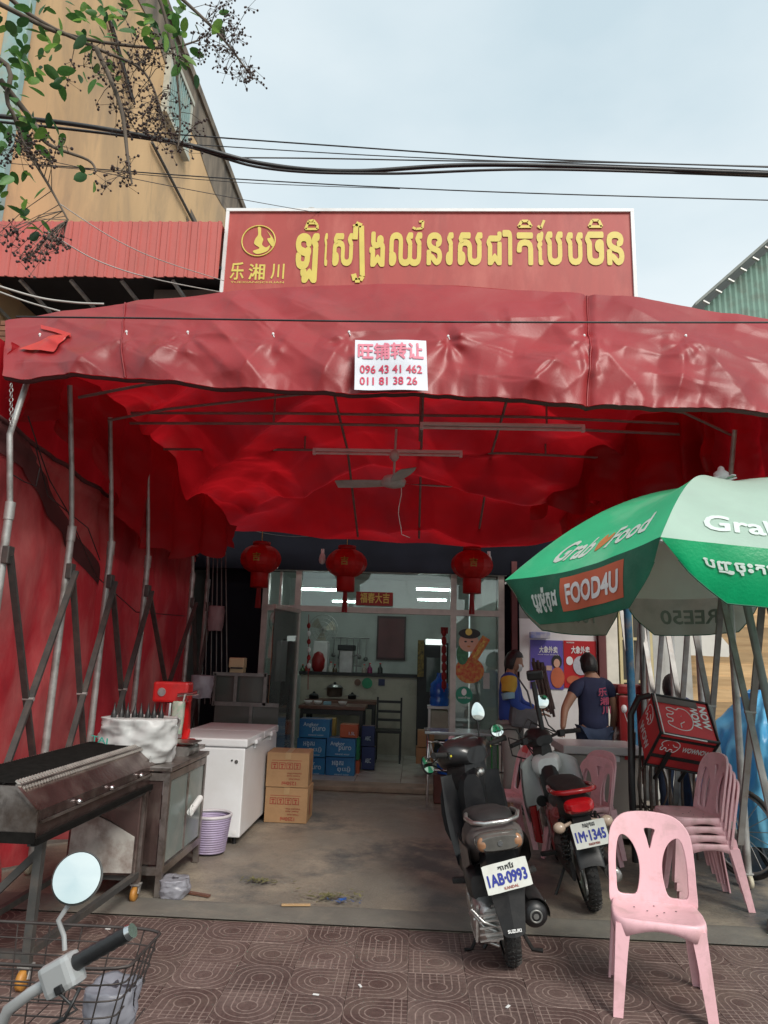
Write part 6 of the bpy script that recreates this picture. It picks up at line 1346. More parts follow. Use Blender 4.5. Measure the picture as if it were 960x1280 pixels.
B('tail_light', MB().loft([(-.06, 0, .712, .12, .05, 3), (-.035, 0, .712, .18, .085, 3), (.0, 0, .712, .20, .10, 3)], 22), mat('red_lens', (.55, .01, .015), .12, var=.2, sc=30, coat=.6))
for sx in (-1, 1): B('indicator', MB().ell((sx*.155, -.01, .60), (.042, .035, .035), 14, 9).tube([(sx*.07, .03, .61), (sx*.13, .0, .60)], .012), mat('pale_amber', (.60, .45, .34), .15, coat=.5))
q = MB(); q.bar((0, .05, .66), (0, -.06, .56), .12, .02); B('plate_bracket', q, m_black)
plate(sc, (.02, -.085, .555), rad(-14), rad(-3), 'កណ្តាល', '1M·1345', .22, .15)
q = MB()
for d in (0, .012): q.grid(lambda u, v: ((.085-d*.5)*math.cos(lerp(-.1, PI+.1, u)), .28-(.31-d)*math.sin(lerp(-.35, 1.35, v)), .28+(.31-d)*math.cos(lerp(-.35, 1.35, v))-.03*(1-math.sin(lerp(0, PI, u)))), 10, 18)
B('rear_fender', q, m_black)
for sx in (-1, 1):
    q = MB(); coil(q, (sx*.11, .10, .62), (sx*.11, .26, .32), .028, 9); q.tube([(sx*.11, .09, .64), (sx*.11, .27, .29)], .012, 8); B('shock_absorber', q, m_black)
    q = MB(); q.grid(lambda u, v: (sx*(.11+.03*math.sin(u*PI)*math.sin(v*PI)), lerp(.22, .80, u), lerp(lerp(.70, .60, u), lerp(.60, .34, u), v)), 10, 6); B('side_cover', q, m_redpl if sx < 0 else m_redpl)
    B('foot_peg', MB().box((sx*.19, .60, .30), (.11, .045, .03), bev=.01).bar((sx*.1, .6, .28), (sx*.15, .6, .3), .03), m_rubber)
q = MB(); q.loft([(.45, 0, .30, .2, .2, 3), (.62, 0, .30, .26, .24, 3), (.85, 0, .32, .2, .2, 3), (1.0, 0, .34, .12, .14, 3)], 16)
for k in range(8): q.box((0, .88+k*.016, .34), (.16, .006, .14))
B('engine', q, m_galv2)
B('chain_case', MB().loft([(.16, -.10, .28, .03, .12, 3), (.5, -.11, .30, .04, .14, 3), (.66, -.11, .3, .04, .1, 3)], 12), m_black)
q = MB(); q.lathe([(0, 0), (.03, 0), (.045, .03), (.048, .40), (.03, .5), (.02, .6)], (.14, .02, .26), (0, 1, .06), 20); B('exhaust', q, m_black)
q = MB(); q.tube([(.14, .5, .29), (.1, .8, .22), (.03, .95, .24)], .018); B('exhaust_pipe', q, m_galv2); q = MB(); q.lathe([(.02, -.006), (.044, -.004), (.046, .05), (.046, .09)], (.14, .02, .26), (0, 1, .06), 20); B('exhaust_cap', q, m_alu)
# front: leg shields, head, bars
for sx in (-1, 1):
    q = MB()
    for d in (0, .012):
        q.grid(lambda u, v: (sx*(.06+.17*math.sin(min(1, u*1.1)*PI/2)+.02*math.sin(v*PI)-d), lerp(1.30, 1.02, u)+.02*v, lerp(.90-.08*u, .50-.12*u, v)), 12, 10)
    B('white_shield', q, m_whitep)
    q = MB()
    for d in (0, .010):
        q.grid(lambda u, v: (sx*(.12+.09*math.sin(u*PI*.8)-d+.01), lerp(1.26, .92, u)+.04*v, lerp(.50+.06*u, .26+.02*u, v)-.0), 10, 8)
    B('red_shield', q, m_redpl)
B('front_cover', MB().loft([(1.10, 0, .80, .16, .14, 3), (1.16, 0, .82, .24, .16, 3), (1.26, 0, .80, .22, .2, 2.6), (1.38, 0, .74, .1, .2, 2)], 18), m_whitep)
B('inner_column', MB().loft([(1.0, 0, .55, .12, .2, 3), (1.12, 0, .68, .16, .34, 3), (1.2, 0, .72, .14, .3, 3)], 14), m_black)
B('frame_spine', MB().tube([(0, .75, .45), (0, .95, .42), (0, 1.15, .62), (0, 1.22, .8)], .05, 12), m_black)
q = MB(); q.tube([(-.07, 1.34, .7), (-.07, 1.49, .28)], .02); q.tube([(.07, 1.34, .7), (.07, 1.49, .28)], .02); B('front_fork', q, m_alu)
q = MB(); q.grid(lambda u, v: (.055*math.cos(lerp(-.2, PI+.2, u)), 1.5+.31*math.cos(lerp(.15, 2.6, v)), .28+.31*math.sin(lerp(.15, 2.6, v))-.02*(1-math.sin(lerp(0, PI, u)))), 8, 16); B('front_fender', q, m_whitep)
RS = Matrix.Rotation(rad(26), 3, 'Z'); hc = V((0, 1.20, 1.02))
q = MB(); q.loft([(-.05, 0, -.02, .16, .08, 2.5), (.02, 0, .0, .22, .14, 2.6), (.10, 0, .0, .2, .16, 2.2), (.16, 0, -.02, .1, .1, 2)], 18); q.loft([(-.05, 0, -.11, .10, .14, 3), (.06, 0, -.12, .13, .16, 3)], 12); q.xf(hb); B('handlebar_cowl', q, m_black)
B('handlebar', MB().tube([hb(p) for p in ((-.34, -.08, .0), (-.2, -.02, .01), (-.08, .0, -.01), (.08, .0, -.01), (.2, -.02, .01), (.34, -.08, .0))], .012), m_black)
for sx in (-1, 1):
    B('grip', MB().tube([hb((sx*.21, -.026, .01)), hb((sx*.345, -.083, .0))], [.019, .018], 12), m_rubber)
    B('brake_lever', MB().tube([hb((sx*.17, .02, .0)), hb((sx*.25, .015, -.01)), hb((sx*.33, -.02, -.01))], .006, 6), m_alu)
    B('switch_block', MB().box(hb((sx*.185, -.03, .005)), (.05, .05, .055), rot=RS, bev=.008), m_black)
mirror(sc, [hb((-.18, .0, .02)), hb((-.20, .03, .10)), hb((-.28, .03, .12)), hb((-.34, .02, .12))], hb((-.39, .01, .13)), V((.45, -.9, .2)), .062, .05, True)
mirror(sc, [hb((.16, .0, .02)), hb((.12, .03, .08)), hb((.10, .03, .17)), hb((.09, .02, .22))], hb((.09, .01, .28)), V((-.12, -1, .15)), .060, .060, True)
B('cable', MB().tube([hb((-.2, .0, .01)), hb((-.27, .06, .05)), hb((-.24, .1, -.1)), (0, 1.3, .8)], .006, 5).tube([hb((.18, .02, .01)), hb((.0, .10, .12)), hb((-.1, .1, -.02)), (0, 1.3, .8)], .006, 5).tube([hb((.15, .02, .0)), hb((-.05, .06, .16)), hb((-.16, .06, .06)), (-.02, 1.3, .75)], .005, 5), m_black)
B('horn', MB().lathe([(.035, 0), (.045, .02), (.04, .04)], (-.10, 1.14, .55), (0, -1, 0), 16), m_black)
B('side_stand', MB().tube([(-.08, .62, .2), (-.2, .56, .03), (-.26, .56, .03)], .011, 6), m_black)
# the phone holder seen on the bars
B('phone_case', MB().box(hb((.10, .05, .50)), (.14, .05, .09), rot=(.2, .05, -.2), bev=.03).tube([hb((.05, .03, .05)), hb((.07, .05, .45))], .022, 10), m_black)

# the scooter of which only the bars, mirror and basket reach the picture
sc = thing('old_scooter', 'silver handlebar with round mirror and wire basket of a scooter at the lower left corner', 'scooter', (-1.25, 1.75, 0))
YB = 1.85
m_silver = mat('silver_plastic', (.46, .47, .47), .4, .35, var=.12, sc=8, dirt=(.3, .29, .28), dsc=7, damt=.4)
Bw = lambda name, q, m, par=None: q.build(name, m, par or sc)
a = P(166, 1163, Y=YB-.03); b = P(92, 1205, Y=YB); dr = (b-a).normalized()
q = MB(); q.tube([a, a+dr*.012], [.0165, .019], 16); Bw('bar_end', q, m_chrome)
q = MB(); pts = [a+dr*.012+dr*((b-a).length*k/14) for k in range(15)]; q.tube(pts, [.0185, .0175, .019, .017, .019, .017, .019, .017, .019, .0175, .019, .0175, .019, .021, .021], 16); Bw('grip', q, m_black)
c0 = P(78, 1218, Y=YB); R = dr.to_track_quat('X', 'Z').to_matrix()
q = MB(); q.box(c0, (.085, .06, .075), rot=R, bev=.014); sw = Bw('switch_housing', q, m_silver); q = MB(); q.box(c0+V((.012, -.034, -.018)), (.02, .012, .018), rot=R, bev=.002); Bw('switch', q, m_black, sw)
bars = [b, c0, P(40, 1240, Y=YB+.02), P(10, 1262, Y=YB+.02), P(-10, 1310, Y=YB+.06), (-1.28, YB+.1, .55)]
Bw('handlebar', MB().tube(bars, .0135, 14), m_silver)
Bw('cable', MB().tube([c0+V((0, -.03, -.02)), P(96, 1262, Y=YB-.05), P(60, 1285, Y=YB-.05), P(20, 1300, Y=YB)], .004, 6).tube([c0+V((.04, -.0, -.03)), P(100, 1235, Y=YB-.05), P(80, 1275, Y=YB-.06), P(40, 1292, Y=YB)], .004, 6), m_black)
st_ = [P(82, 1205, Y=YB), P(80, 1170, Y=YB), P(73, 1150, Y=YB), P(88, 1128, Y=YB)]
Bw('mirror_stem', MB().tube([st_[0].lerp(st_[1], .5)]+st_[1:], .006, 8), m_silver)
mc = P(96, 1097, Y=YB); n = (V((0, 0, CH))-mc).normalized()+V((.05, -.1, .85)); n.normalize()
n = (V((0.1, -.9, .33))).normalized()
x = n.cross(V((0, 0, 1))).normalized(); z = x.cross(n); rr = .058
q = MB(); q.lathe([(rr, 0), (rr*1.05, -.004), (rr, -.016), (rr*.6, -.026), (.001, -.028)], mc, n, 36, cap=False); hs = Bw('mirror', q, m_galv2); q = MB(); q.lathe([(.0, .004), (rr*.5, .003), (rr*.97, .0005)], mc, n, 36, cap=False); Bw('mirror_face', q, m_mirror, hs)
q = MB(); q.loft([(1.55, -1.42, .70, .18, .2, 3), (1.75, -1.36, .80, .26, .26, 3), (1.95, -1.34, .74, .22, .24, 3)], 18); Bw('front_cowl', q, m_silver)
q = MB(); q.loft([(1.62, -1.22, .70, .06, .22, 3), (1.8, -1.20, .76, .08, .24, 3)], 14); Bw('cowl_edge', q, m_black)
q = MB(); q.tube([(-1.36, 1.9, .7), (-1.36, 2.0, .3)], .04); q.loft([(.9, -1.36, .3, .3, .1, 4), (1.7, -1.36, .3, .34, .12, 4), (1.78, -1.36, .6, .3, .5, 4)], 14); Bw('body', q, m_gloss)
# basket
BX0, BX1, BY0, BY1 = P(0, 1240, Y=2.1).x-.30, P(187, 1190, Y=2.15).x, 1.98, 2.26
bt = P(187, 1186, Y=2.12).z; bb = bt-.20
def bk(u, v, k):   # point on the basket wall; u round, v up
    per = [(BX0, BY0), (BX1, BY0), (BX1, BY1), (BX0, BY1)]; s_ = (u % 1)*4; i = int(s_) % 4; t = s_-int(s_); e = .16
    p0, p1 = per[i], per[(i+1) % 4]; X, Y = lerp(p0[0], p1[0], t), lerp(p0[1], p1[1], t); cx, cy = (BX0+BX1)/2, (BY0+BY1)/2
    f = lerp(.86, 1.0, v); c_ = min(t, 1-t); rnd = .03*max(0, 1-c_/.1)
    dx, dy = X-cx, Y-cy; L_ = math.hypot(dx, dy); return V((cx+dx*f*(1-rnd/L_), cy+dy*f*(1-rnd/L_), lerp(bb, bt, v)))
q = MB()
for j, v in enumerate((0, .2, .4, .6, .8, 1)):
    q.tube([bk(k/96, v, 0) for k in range(96)], min(.0024+(v == 1)*.0022, .0046), 5, closed=True)
for k in range(28): q.tube([bk((k+.5)/28, 0, 0), bk((k+.5)/28, 1, 0)], .0022, 4)
for k in range(10): x = lerp(BX0+.03, BX1-.03, k/9); q.tube([(x, BY0+.02, bb), (x, BY1-.02, bb)], .0026, 4)
Bw('wire_basket', q, mat('basket_wire', (.09, .075, .07), .5, .5, var=.4, sc=20))
tag(MB().grid(bagf(BX1-.08, 2.12, bb+.008, .06, .07, .10, 33, .10), 30, 20).build('plastic_bag', m_clear), 'clear crumpled bag lying in the wire basket at the lower left', 'bag')

# ------------------------------------------------------------------ delivery box, cart, wheel, covered motorcycle
ct = thing('iron_cart', 'dark iron hand cart folded upright behind the pink chair stack', 'cart', (2.1, 6.3, 0))
m_iron = mat('dark_iron', (.09, .065, .055), .6, .4, var=.4, sc=12, dirt=(.2, .12, .08), dsc=9, damt=.5)
for i, x in enumerate((1.98, 2.03, 2.07, 2.12, 2.17, 2.28, 2.38, 2.48)):
    MB().tube([(x-.10, 6.45, .05), (x-.12, 6.4, .6), (x-.08, 6.45, 1.05)], .012, 6).build('upright', m_iron, ct)
q = MB(); q.tube([(1.86, 6.42, .02), (1.84, 6.38, .6), (1.86, 6.4, 1.2), (1.94, 6.42, 1.34), (2.04, 6.44, 1.36)], .028, 10); q.build('frame_tube', m_black, ct)
for z in (.15, .45, .85): MB().tube([(1.88, 6.44, z), (2.4, 6.44, z)], .013, 6).build('cross_rail', m_iron, ct)
MB().tube([(2.02+.12*math.cos(a), 6.40, .62+.2*math.sin(a)) for a in [2*PI*k/20 for k in range(20)]], .008, 5, closed=True).build('scroll', m_iron, ct)
def bike_wheel(cx, cy, r, rot, par, name='wheel'):
    c = V((cx, cy, r)); R = Matrix.Rotation(rot, 3, 'Z')
    f = lambda a, rr, o=0: c+R @ V((o, math.cos(a)*rr, math.sin(a)*rr))
    q = MB(); q.tube([f(2*PI*k/36, r-.015) for k in range(36)], .018, 8, closed=True); w_ = q.build(name, m_rubber, par)
    q = MB(); q.tube([f(2*PI*k/36, r-.045) for k in range(36)], .010, 6, closed=True)
    for k in range(16): q.tube([f(2*PI*k/16, .03, .02*(-1)**k), f(2*PI*k/16+.2, r-.05)], .003, 4)
    q.build('rim', m_galv, w_); q = MB(); q.tube([c+R @ V((-.04, 0, 0)), c+R @ V((.04, 0, 0))], .025, 10); q.build('hub', m_galv2, w_)
bike_wheel(2.62, 6.15, .34, rad(30), ct)
bx = thing('delivery_box', 'red insulated delivery box with white elephant outlines leaning behind the chairs', 'delivery box', (2.16, 6.40, .93), (rad(46), rad(8), rad(2)))
m_redb = mat('red_cordura', (.66, .04, .045), .55, var=.2, sc=4, bump=.2, bsc=150, dirt=(.2, .01, .02), dsc=3, damt=.4)
W_, D_, H_ = .46, .40, .40
MB().box((0, 0, H_/2), (W_, D_, H_), bev=.02).build('box_body', m_redb, bx, world=False)
def ele(q, T, s):
    pts = [(-.42, -.20), (-.36, -.02), (-.45, .08), (-.40, .30), (-.18, .44), (.12, .44), (.38, .30), (.46, .05), (.40, -.18), (.30, -.36), (.18, -.38), (.16, -.24), (.04, -.22), (.0, -.36), (-.12, -.36), (-.14, -.20), (-.24, -.14), (-.28, -.30), (-.38, -.34)]
    p = smooth_poly([(a_*s, b_*s, 0) for a_, b_ in pts], 4); q.tube([T(v.x, v.y) for v in p], .0045, 4, closed=True)
    q.tube([T(a_*s, b_*s) for a_, b_ in ((.1, .16), (.2, .02), (.36, .02))], .0045, 4); q.tube([T(-.12*s, .1*s), T(-.11*s, .1*s)], .006, 4)
q = MB(); ele(q, lambda x, y: V((-.05+y, .0-x-.02, H_+.001)), .25)   # on the lid
text(q, 'NOW', (.155, .10, H_+.002), (0, -.22, 0), (-.065, 0, 0), .05) if False else None; text(q, 'WOW', (.060, .15, H_+.002), (0, -.24, 0), (.065, 0, 0), .05); text(q, 'NOW', (.140, .15, H_+.002), (0, -.24, 0), (.065, 0, 0), .05)
ele(q, lambda x, y: V((-.11+x, -D_/2-.001, .26+y)), .16); text(q, 'WOWNOW', (-.01, -D_/2-.002, .22), (.22, 0, 0), (0, 0, .06), .05)
ele(q, lambda x, y: V((-W_/2-.001, .08-x, .28+y)), .17); text(q, 'WOW', (-W_/2-.002, .14, .06), (0, -.26, 0), (0, 0, .09), .05)
q.build('printed_logo', m_white, bx, world=False)
q = MB()
for a_, b_ in (((-W_/2, -D_/2, 0), (-W_/2, -D_/2, H_)), ((W_/2, -D_/2, 0), (W_/2, -D_/2, H_)), ((-W_/2, D_/2, H_), (-W_/2, -D_/2, H_)), ((-W_/2, -D_/2, H_), (W_/2, -D_/2, H_)), ((W_/2, -D_/2, H_), (W_/2, D_/2, H_)), ((-W_/2, -D_/2, 0), (W_/2, -D_/2, 0)), ((-W_/2, D_/2, H_), (W_/2, D_/2, H_))): q.tube([a_, b_], .012, 6)
q.box((0, -D_/2-.002, .13), (W_+.01, .012, .035)); q.box((0, -D_/2-.004, H_-.05), (W_+.01, .012, .02)); q.build('black_piping', m_black, bx, world=False)
MB().box((-.05, D_/2-.05, H_+.006), (.36, .06, .012), bev=.004).build('velcro_flap', mat('grey_velcro', (.16, .14, .13), .9), bx, world=False)
MB().tube([(-W_/2+.02, D_/2, H_+.012), (-W_/2+.02, -D_/2-.012, H_+.012), (W_/2-.1, -D_/2-.014, H_+.008)], .006, 5).build('reflective_edge', m_white, bx, world=False)
MB().box((-.10, -D_/2-.012, .1), (.04, .012, .2)).build('buckle_strap', m_black, bx, world=False)
for x_, z_ in ((-.1, -.16), (.1, -.14)): MB().tube([(x_, -D_/2-.01, 0), (x_, -D_/2, z_)], .015, 6).build('strap', m_black, bx, world=False)

# blue tarp over a parked motorcycle
cv = thing('covered_motorcycle', 'parked motorcycle under a bright blue plastic sheet at the right edge', 'motorcycle', (3.25, 6.7, 0))
m_blue = mat('blue_sheet', (.07, .46, .86), .30, var=.5, sc=3, col2=(.25, .68, .92), bump=.3, bsc=25, transl=.35)
def sheet(u, v):
    a = u*2*PI; L_ = lerp(.22, 1.0, math.sin(min(1, v*1.2)*PI/2)); ax, ay = .50*L_, .88*L_
    z = lerp(1.42, .28+.08*math.sin(a*3), v**1.35) - .22*(math.sin(a)*.5+.5)*v**.5*(1-v)
    d = 1+.16*fbm((math.cos(a)*2, math.sin(a)*2, v*2), 3)+.14*max(0, 1-abs(mn.noise(V((math.cos(a)*2.6+v, math.sin(a)*2.6, v*1.6+4))))*2.6)+.07*max(0, 1-abs(mn.noise(V((math.cos(a)*6-v*2, math.sin(a)*6, v*4+4))))*2.6)
    x, y = math.cos(a)*ax*d, math.sin(a)*ay*d; r_ = rad(-8)
    return V((3.22+x*math.cos(r_)-y*math.sin(r_), 6.85+x*math.sin(r_)+y*math.cos(r_), z+.05*fbm((a*2, v*5, 9))))
MB().grid(sheet, 120, 60).lathe([(.0, .02), (.2, .0)], (3.20, 6.85, 1.40), n=24).build('plastic_sheet', m_blue, cv)
bike_wheel(2.92, 6.12, .27, rad(20), cv); bike_wheel(3.45, 7.5, .27, rad(20), cv)
MB().bar((2.95, 6.15, .3), (3.4, 7.45, .45), .12, .25).build('motorcycle_frame', m_black, cv)
MB().tube([(3.0, 6.2, .32), (3.12, 6.5, 1.1), (3.15, 6.6, 1.3)], .03).tube([(2.92, 6.5, 1.18), (3.40, 6.55, 1.2)], .02).build('front_fork', m_black, cv)

# ------------------------------------------------------------------ people
m_skin = mat('skin', (.36, .19, .12), .55, var=.12, sc=6, bump=.05); m_hair = mat('black_hair', (.012, .010, .010), .45, var=.4, sc=30, bump=.5, bsc=90)
m_navy = mat('navy_cotton', (.020, .026, .070), .85, var=.25, sc=5, bump=.4, bsc=14); m_vest = mat('blue_vest', (.03, .08, .38), .8, var=.3, sc=5, bump=.4, bsc=14)
m_trous = mat('grey_trousers', (.30, .28, .26), .85, var=.2, sc=5, bump=.4, bsc=12); m_jean = mat('blue_jeans', (.03, .05, .10), .85, var=.3, sc=10)
def human(name, label, base, rz, J, top, bottom, hair_back=False, sleeves=.5, top_m=None, sleeve_m=None):
    """J: joints in local metres, x right, -y front"""
    t = thing('person', label, 'person', base, (0, 0, rz))
    g = lambda k: V(J[k]); b = MB()
    nodes = [(*g('pelvis'), .13, .10), (*g('waist'), .125, .095), (*g('chest'), .155, .105), (*g('neck0'), .07, .065), (*g('neck1'), .052), (*g('headc'), .055)]
    edges = [(0, 1), (1, 2), (2, 3), (3, 4), (4, 5)]
    for s_ in ('l', 'r'):
        nodes += [(*(g('neck0').lerp(g('sh'+s_), .5)+V((0, 0, -.015))), .06)]; n0 = len(nodes); nodes += [(*g('sh'+s_), .068), (*g('el'+s_), .045), (*g('wr'+s_), .028)]; edges += [(3, n0-1), (n0-1, n0), (n0, n0+1), (n0+1, n0+2)]
        n1 = len(nodes); nodes += [(*g('hip'+s_), .095), (*g('kn'+s_), .062), (*g('an'+s_), .042), (*(g('an'+s_)+V((0, -.12, -.045))), .036)]; edges += [(0, n1), (n1, n1+1), (n1+1, n1+2), (n1+2, n1+3)]
    vs, fs = skin_mesh(nodes, edges, 2); b.add(vs, fs, 0, True)
    hcn = g('headc'); hd = g('face').normalized(); rt = hd.cross(V((0, 0, 1))).normalized(); upv = rt.cross(hd)
    def HL(p): return hcn+rt*p[0]+hd*p[1]+upv*p[2]
    def headf(u, v):
        th = PI*v; a = 2*PI*u; x, y, z = .074*math.sin(th)*math.cos(a), .094*math.sin(th)*math.sin(a), .118*math.cos(th)
        if z < -.03: y = y*(.86)+.012; x *= .88-.9*max(0, -z-.07)
        if y > .05 and abs(x) < .018 and -.035 < z < .012: y += .024*(1-abs(x)/.018)*min(1, (.012-z)/.035)
        if y > .04 and .0 < z < .03 and .015 < abs(x) < .05: y -= .006
        return HL((x, y, z))
    b.grid(headf, 36, 26)
    for sx in (-1, 1): b.ell(HL((sx*.076, -.008, -.004)), (.012, .02, .03), 8, 6)
    # hands: palm and five bent fingers
    for s_ in ('l', 'r'):
        wv = g('wr'+s_); d = (wv-g('el'+s_)).normalized()
        if 'hd'+s_ in J: d = V(J['hd'+s_]).normalized()
        side = d.cross(V((0, 0, 1))); side = side.normalized() if side.length > .1 else V((1, 0, 0)); dn = side.cross(d).normalized()
        if dn.z > 0: dn = -dn
        N_ = [(*wv, .026, .022), (*(wv+d*.045), .036, .016), (*(wv+d*.085), .038, .014)]; E_ = [(0, 1), (1, 2)]
        for k, (o_, L_) in enumerate(((-.030, .062), (-.010, .074), (.010, .070), (.030, .056))):
            i0 = len(N_); p0 = wv+d*.09+side*o_
            N_ += [(*p0, .0095), (*(p0+d*L_*.5+dn*.008), .0085), (*(p0+d*L_*.9+dn*.028), .0075)]; E_ += [(2, i0), (i0, i0+1), (i0+1, i0+2)]
        i0 = len(N_); sg_ = 1 if s_ == 'l' else -1; N_ += [(*(wv+d*.05+side*.04*sg_+dn*.008), .012), (*(wv+d*.085+side*.055*sg_+dn*.018), .0095)]; E_ += [(1, i0), (i0, i0+1)]
        vs, fs = skin_mesh(N_, E_, 1); b.add(vs, fs, 0, True)
    b.build('body', m_skin, t, world=False)
    # hair
    def hairf(u, v):
        a = 2*PI*u; th = PI*.70*v; k = 1.15+.13*fbm((math.cos(a)*5, math.sin(a)*5, v*7), 4)+.03*abs(mn.noise(V((a*9, v*3, 2))))
        yy = math.sin(a); lim = 1.0 if yy < .25 else .52-.10*(yy-.35)
        th *= lim
        return HL((.077*k*math.sin(th)*math.cos(a), .096*k*math.sin(th)*yy-.004, .122*k*math.cos(th)))
    MB().grid(hairf, 40, 18).build('hair', m_hair, t, world=False)
    e = .014                               # shirt: a looser surface over torso and sleeves
    hem_ = g('pelvis')+V((0, 0, -.06))
    nd = [(*hem_, .180, .142), (*g('waist'), .165, .128), (*g('chest'), .190, .135), (*(g('neck0')+V((0, 0, -.02))), .115, .085)]; ed = [(0, 1), (1, 2), (2, 3)]
    for s_ in ('l', 'r'):
        mid = g('neck0').lerp(g('sh'+s_), .5)+V((0, 0, .0)); nd += [(*mid, .078)]; n0 = len(nd); e1 = g('sh'+s_).lerp(g('el'+s_), min(1, sleeves*1.0)); nd += [(*g('sh'+s_), .090)]; ed += [(3, n0-1), (n0-1, n0)]
        if sleeves > 1: nd += [(*g('el'+s_), .062), (*g('wr'+s_).lerp(g('el'+s_), .12), .046)]; ed += [(n0, n0+1), (n0+1, n0+2)]
        else: nd += [(*e1, .074)]; ed += [(n0, n0+1)]
    vs, fs = skin_mesh(nd, ed, 2); q = MB(); q.add([p+V((.010*mn.noise(p*9), .012*mn.noise(p*8+V((5, 5, 5))), 0)) for p in vs], fs, 0, True); q.build('shirt', top_m or m_navy, t, world=False)
    nd = [(*(g('pelvis')+V((0, 0, .02))), .148, .115)]; ed = []
    for s_ in ('l', 'r'):
        n1 = len(nd); nd += [(*g('hip'+s_), .108), (*g('kn'+s_), .080), (*(g('an'+s_)+V((0, 0, .02))), .066)]; ed += [(0, n1), (n1, n1+1), (n1+1, n1+2)]
    vs, fs = skin_mesh(nd, ed, 2); q = MB(); q.add([p+V((.010*mn.noise(p*11), .010*mn.noise(p*10+V((5, 5, 5))), 0)) for p in vs], fs, 0, True); q.build('trousers', bottom, t, world=False)
    for s_ in ('l', 'r'):
        a_ = g('an'+s_); MB().loft([(a_.y-.18, a_.x, .03, .06, .035, 3), (a_.y-.12, a_.x, .038, .09, .06, 3), (a_.y, a_.x, .05, .085, .08, 3), (a_.y+.06, a_.x, .045, .07, .07, 3)], 14).build('shoe', m_black, t, world=False)
    return t, HL
def base_joints(h=1.70):
    k = h/1.7
    return {a: tuple(c*k for c in b) for a, b in dict(pelvis=(0, 0, .92), waist=(0, .0, 1.08), chest=(0, .0, 1.30), neck0=(0, .0, 1.44), neck1=(0, -.01, 1.50), headc=(0, -.02, 1.585), face=(0, -1, 0),
        shl=(.17, .0, 1.39), ell=(.23, .03, 1.12), wrl=(.22, -.04, .88), shr=(-.17, .0, 1.39), elr=(-.23, .03, 1.12), wrr=(-.22, -.04, .88),
        hipl=(.10, 0, .88), knl=(.11, -.01, .48), anl=(.11, .03, .09), hipr=(-.10, 0, .88), knr=(-.11, -.01, .48), anr=(-.11, .03, .09)).items()}
# man in navy, back towards us, propped on the freezer with his left hand (local front -y turned away)
J = base_joints(1.70)
J.update(shl=(-.0+.18, .03, 1.37), shr=(-.18, -.02, 1.38), elr=(-.24, -.05, 1.10), wrr=(-.22, -.12, .90), ell=(.33, .12, 1.14), wrl=(.38, .25, .94), hdl=(.3, .9, -.25), headc=(.03, -.05, 1.60), face=(.35, -.9, -.25), neck1=(.01, -.02, 1.51))
man, HL = human('person', 'man in a navy t-shirt, back turned, leaning a hand on the grey freezer', (1.93, 8.0, 0), rad(180), {k: v for k, v in J.items()}, None, m_jean)
# undo: facing away means rotate by 180 degrees, so local +x is the left of the picture
q = MB(); 
for i, (s, z0, z1) in enumerate((('乐', 1.28, 1.37), ('湘', 1.19, 1.27), ('川', 1.10, 1.18))):
    text(q, s, (-.02-.02*i, .150-.006*i, z0), (-.09, 0, .01), (-.0, 0, z1-z0), .03)
q.build('shirt_print', mat('shirt_pink', (.40, .06, .12), .7), man, world=False)
# masked man with a bag, in profile towards the right
J = base_joints(1.72)
J.update(ell=(.20, -.10, 1.14), wrl=(.14, -.30, 1.10), elr=(-.22, -.08, 1.14), wrr=(-.10, -.30, 1.06), face=(-.1, -1, -.22), hdl=(-.4, -1, 0), hdr=(.4, -1, 0), headc=(0, -.05, 1.61))
m_sleeve = mat('striped_sleeve', (.05, .11, .35), .8, var=.4, sc=5)
man1, HL = human('person', 'man in a dark blue jacket and white mask standing in profile by the doorway', (1.08, 8.30, 0), rad(78), J, None, m_trous, sleeves=1.2, top_m=m_vest)
q = MB(); q.grid(lambda u, v: HL(((u-.5)*.13*(1-.1*v), .092-.9*((u-.5)*.13)**2*8+.012*math.sin(v*PI), lerp(-.005, -.085, v))), 12, 8); q.build('face_mask', mat('mask_white', (.72, .74, .74), .7), man1, world=False)
q = MB(); q.tube([(-.17, .0, 1.42), (-.205, -.01, 1.36), (-.225, .0, 1.28)], [.094, .088, .078], 14); q.build('yellow_band', mat('sleeve_yellow', (.55, .34, .04), .8), man1, world=False)
q = MB(); q.tube([(-.226, .0, 1.275), (-.235, -.01, 1.21)], [.079, .072], 14); q.build('pale_blue_band', mat('sleeve_sky', (.25, .42, .50), .8), man1, world=False)
tag(MB().box((1.20, 8.12, 1.02), (.30, .16, .22), rot=(0, .1, .1), bev=.04).tube([(1.08, 8.12, 1.1), (1.05, 8.2, 1.3), (1.12, 8.25, 1.5), (1.25, 8.15, 1.3), (1.3, 8.12, 1.1)], .012, 6).build('shoulder_bag', mat('grey_bag', (.12, .12, .13), .7, var=.4, sc=8)), 'dark grey shoulder bag carried by the masked man', 'bag')
q = MB(); 
for k, (dx, dz) in enumerate(((0, 0), (.05, -.02), (.09, -.05), (.12, -.08))): q.tube([(1.31+dx, 8.1, 1.66+dz), (1.41+dx, 8.1, 1.12+dz)], .016, 6)
q.grid(lambda u, v: V((lerp(1.29, 1.43, u)+.12*v, 8.12+.02*fbm((u*5, v*5, 1)), lerp(1.62, 1.12, v))), 12, 14)
tag(q.build('folded_parasol', mat('brown_cloth', (.13, .085, .075), .8, var=.6, sc=12, bump=.4)), 'dark folded parasol bundle standing right of the masked man', 'parasol')
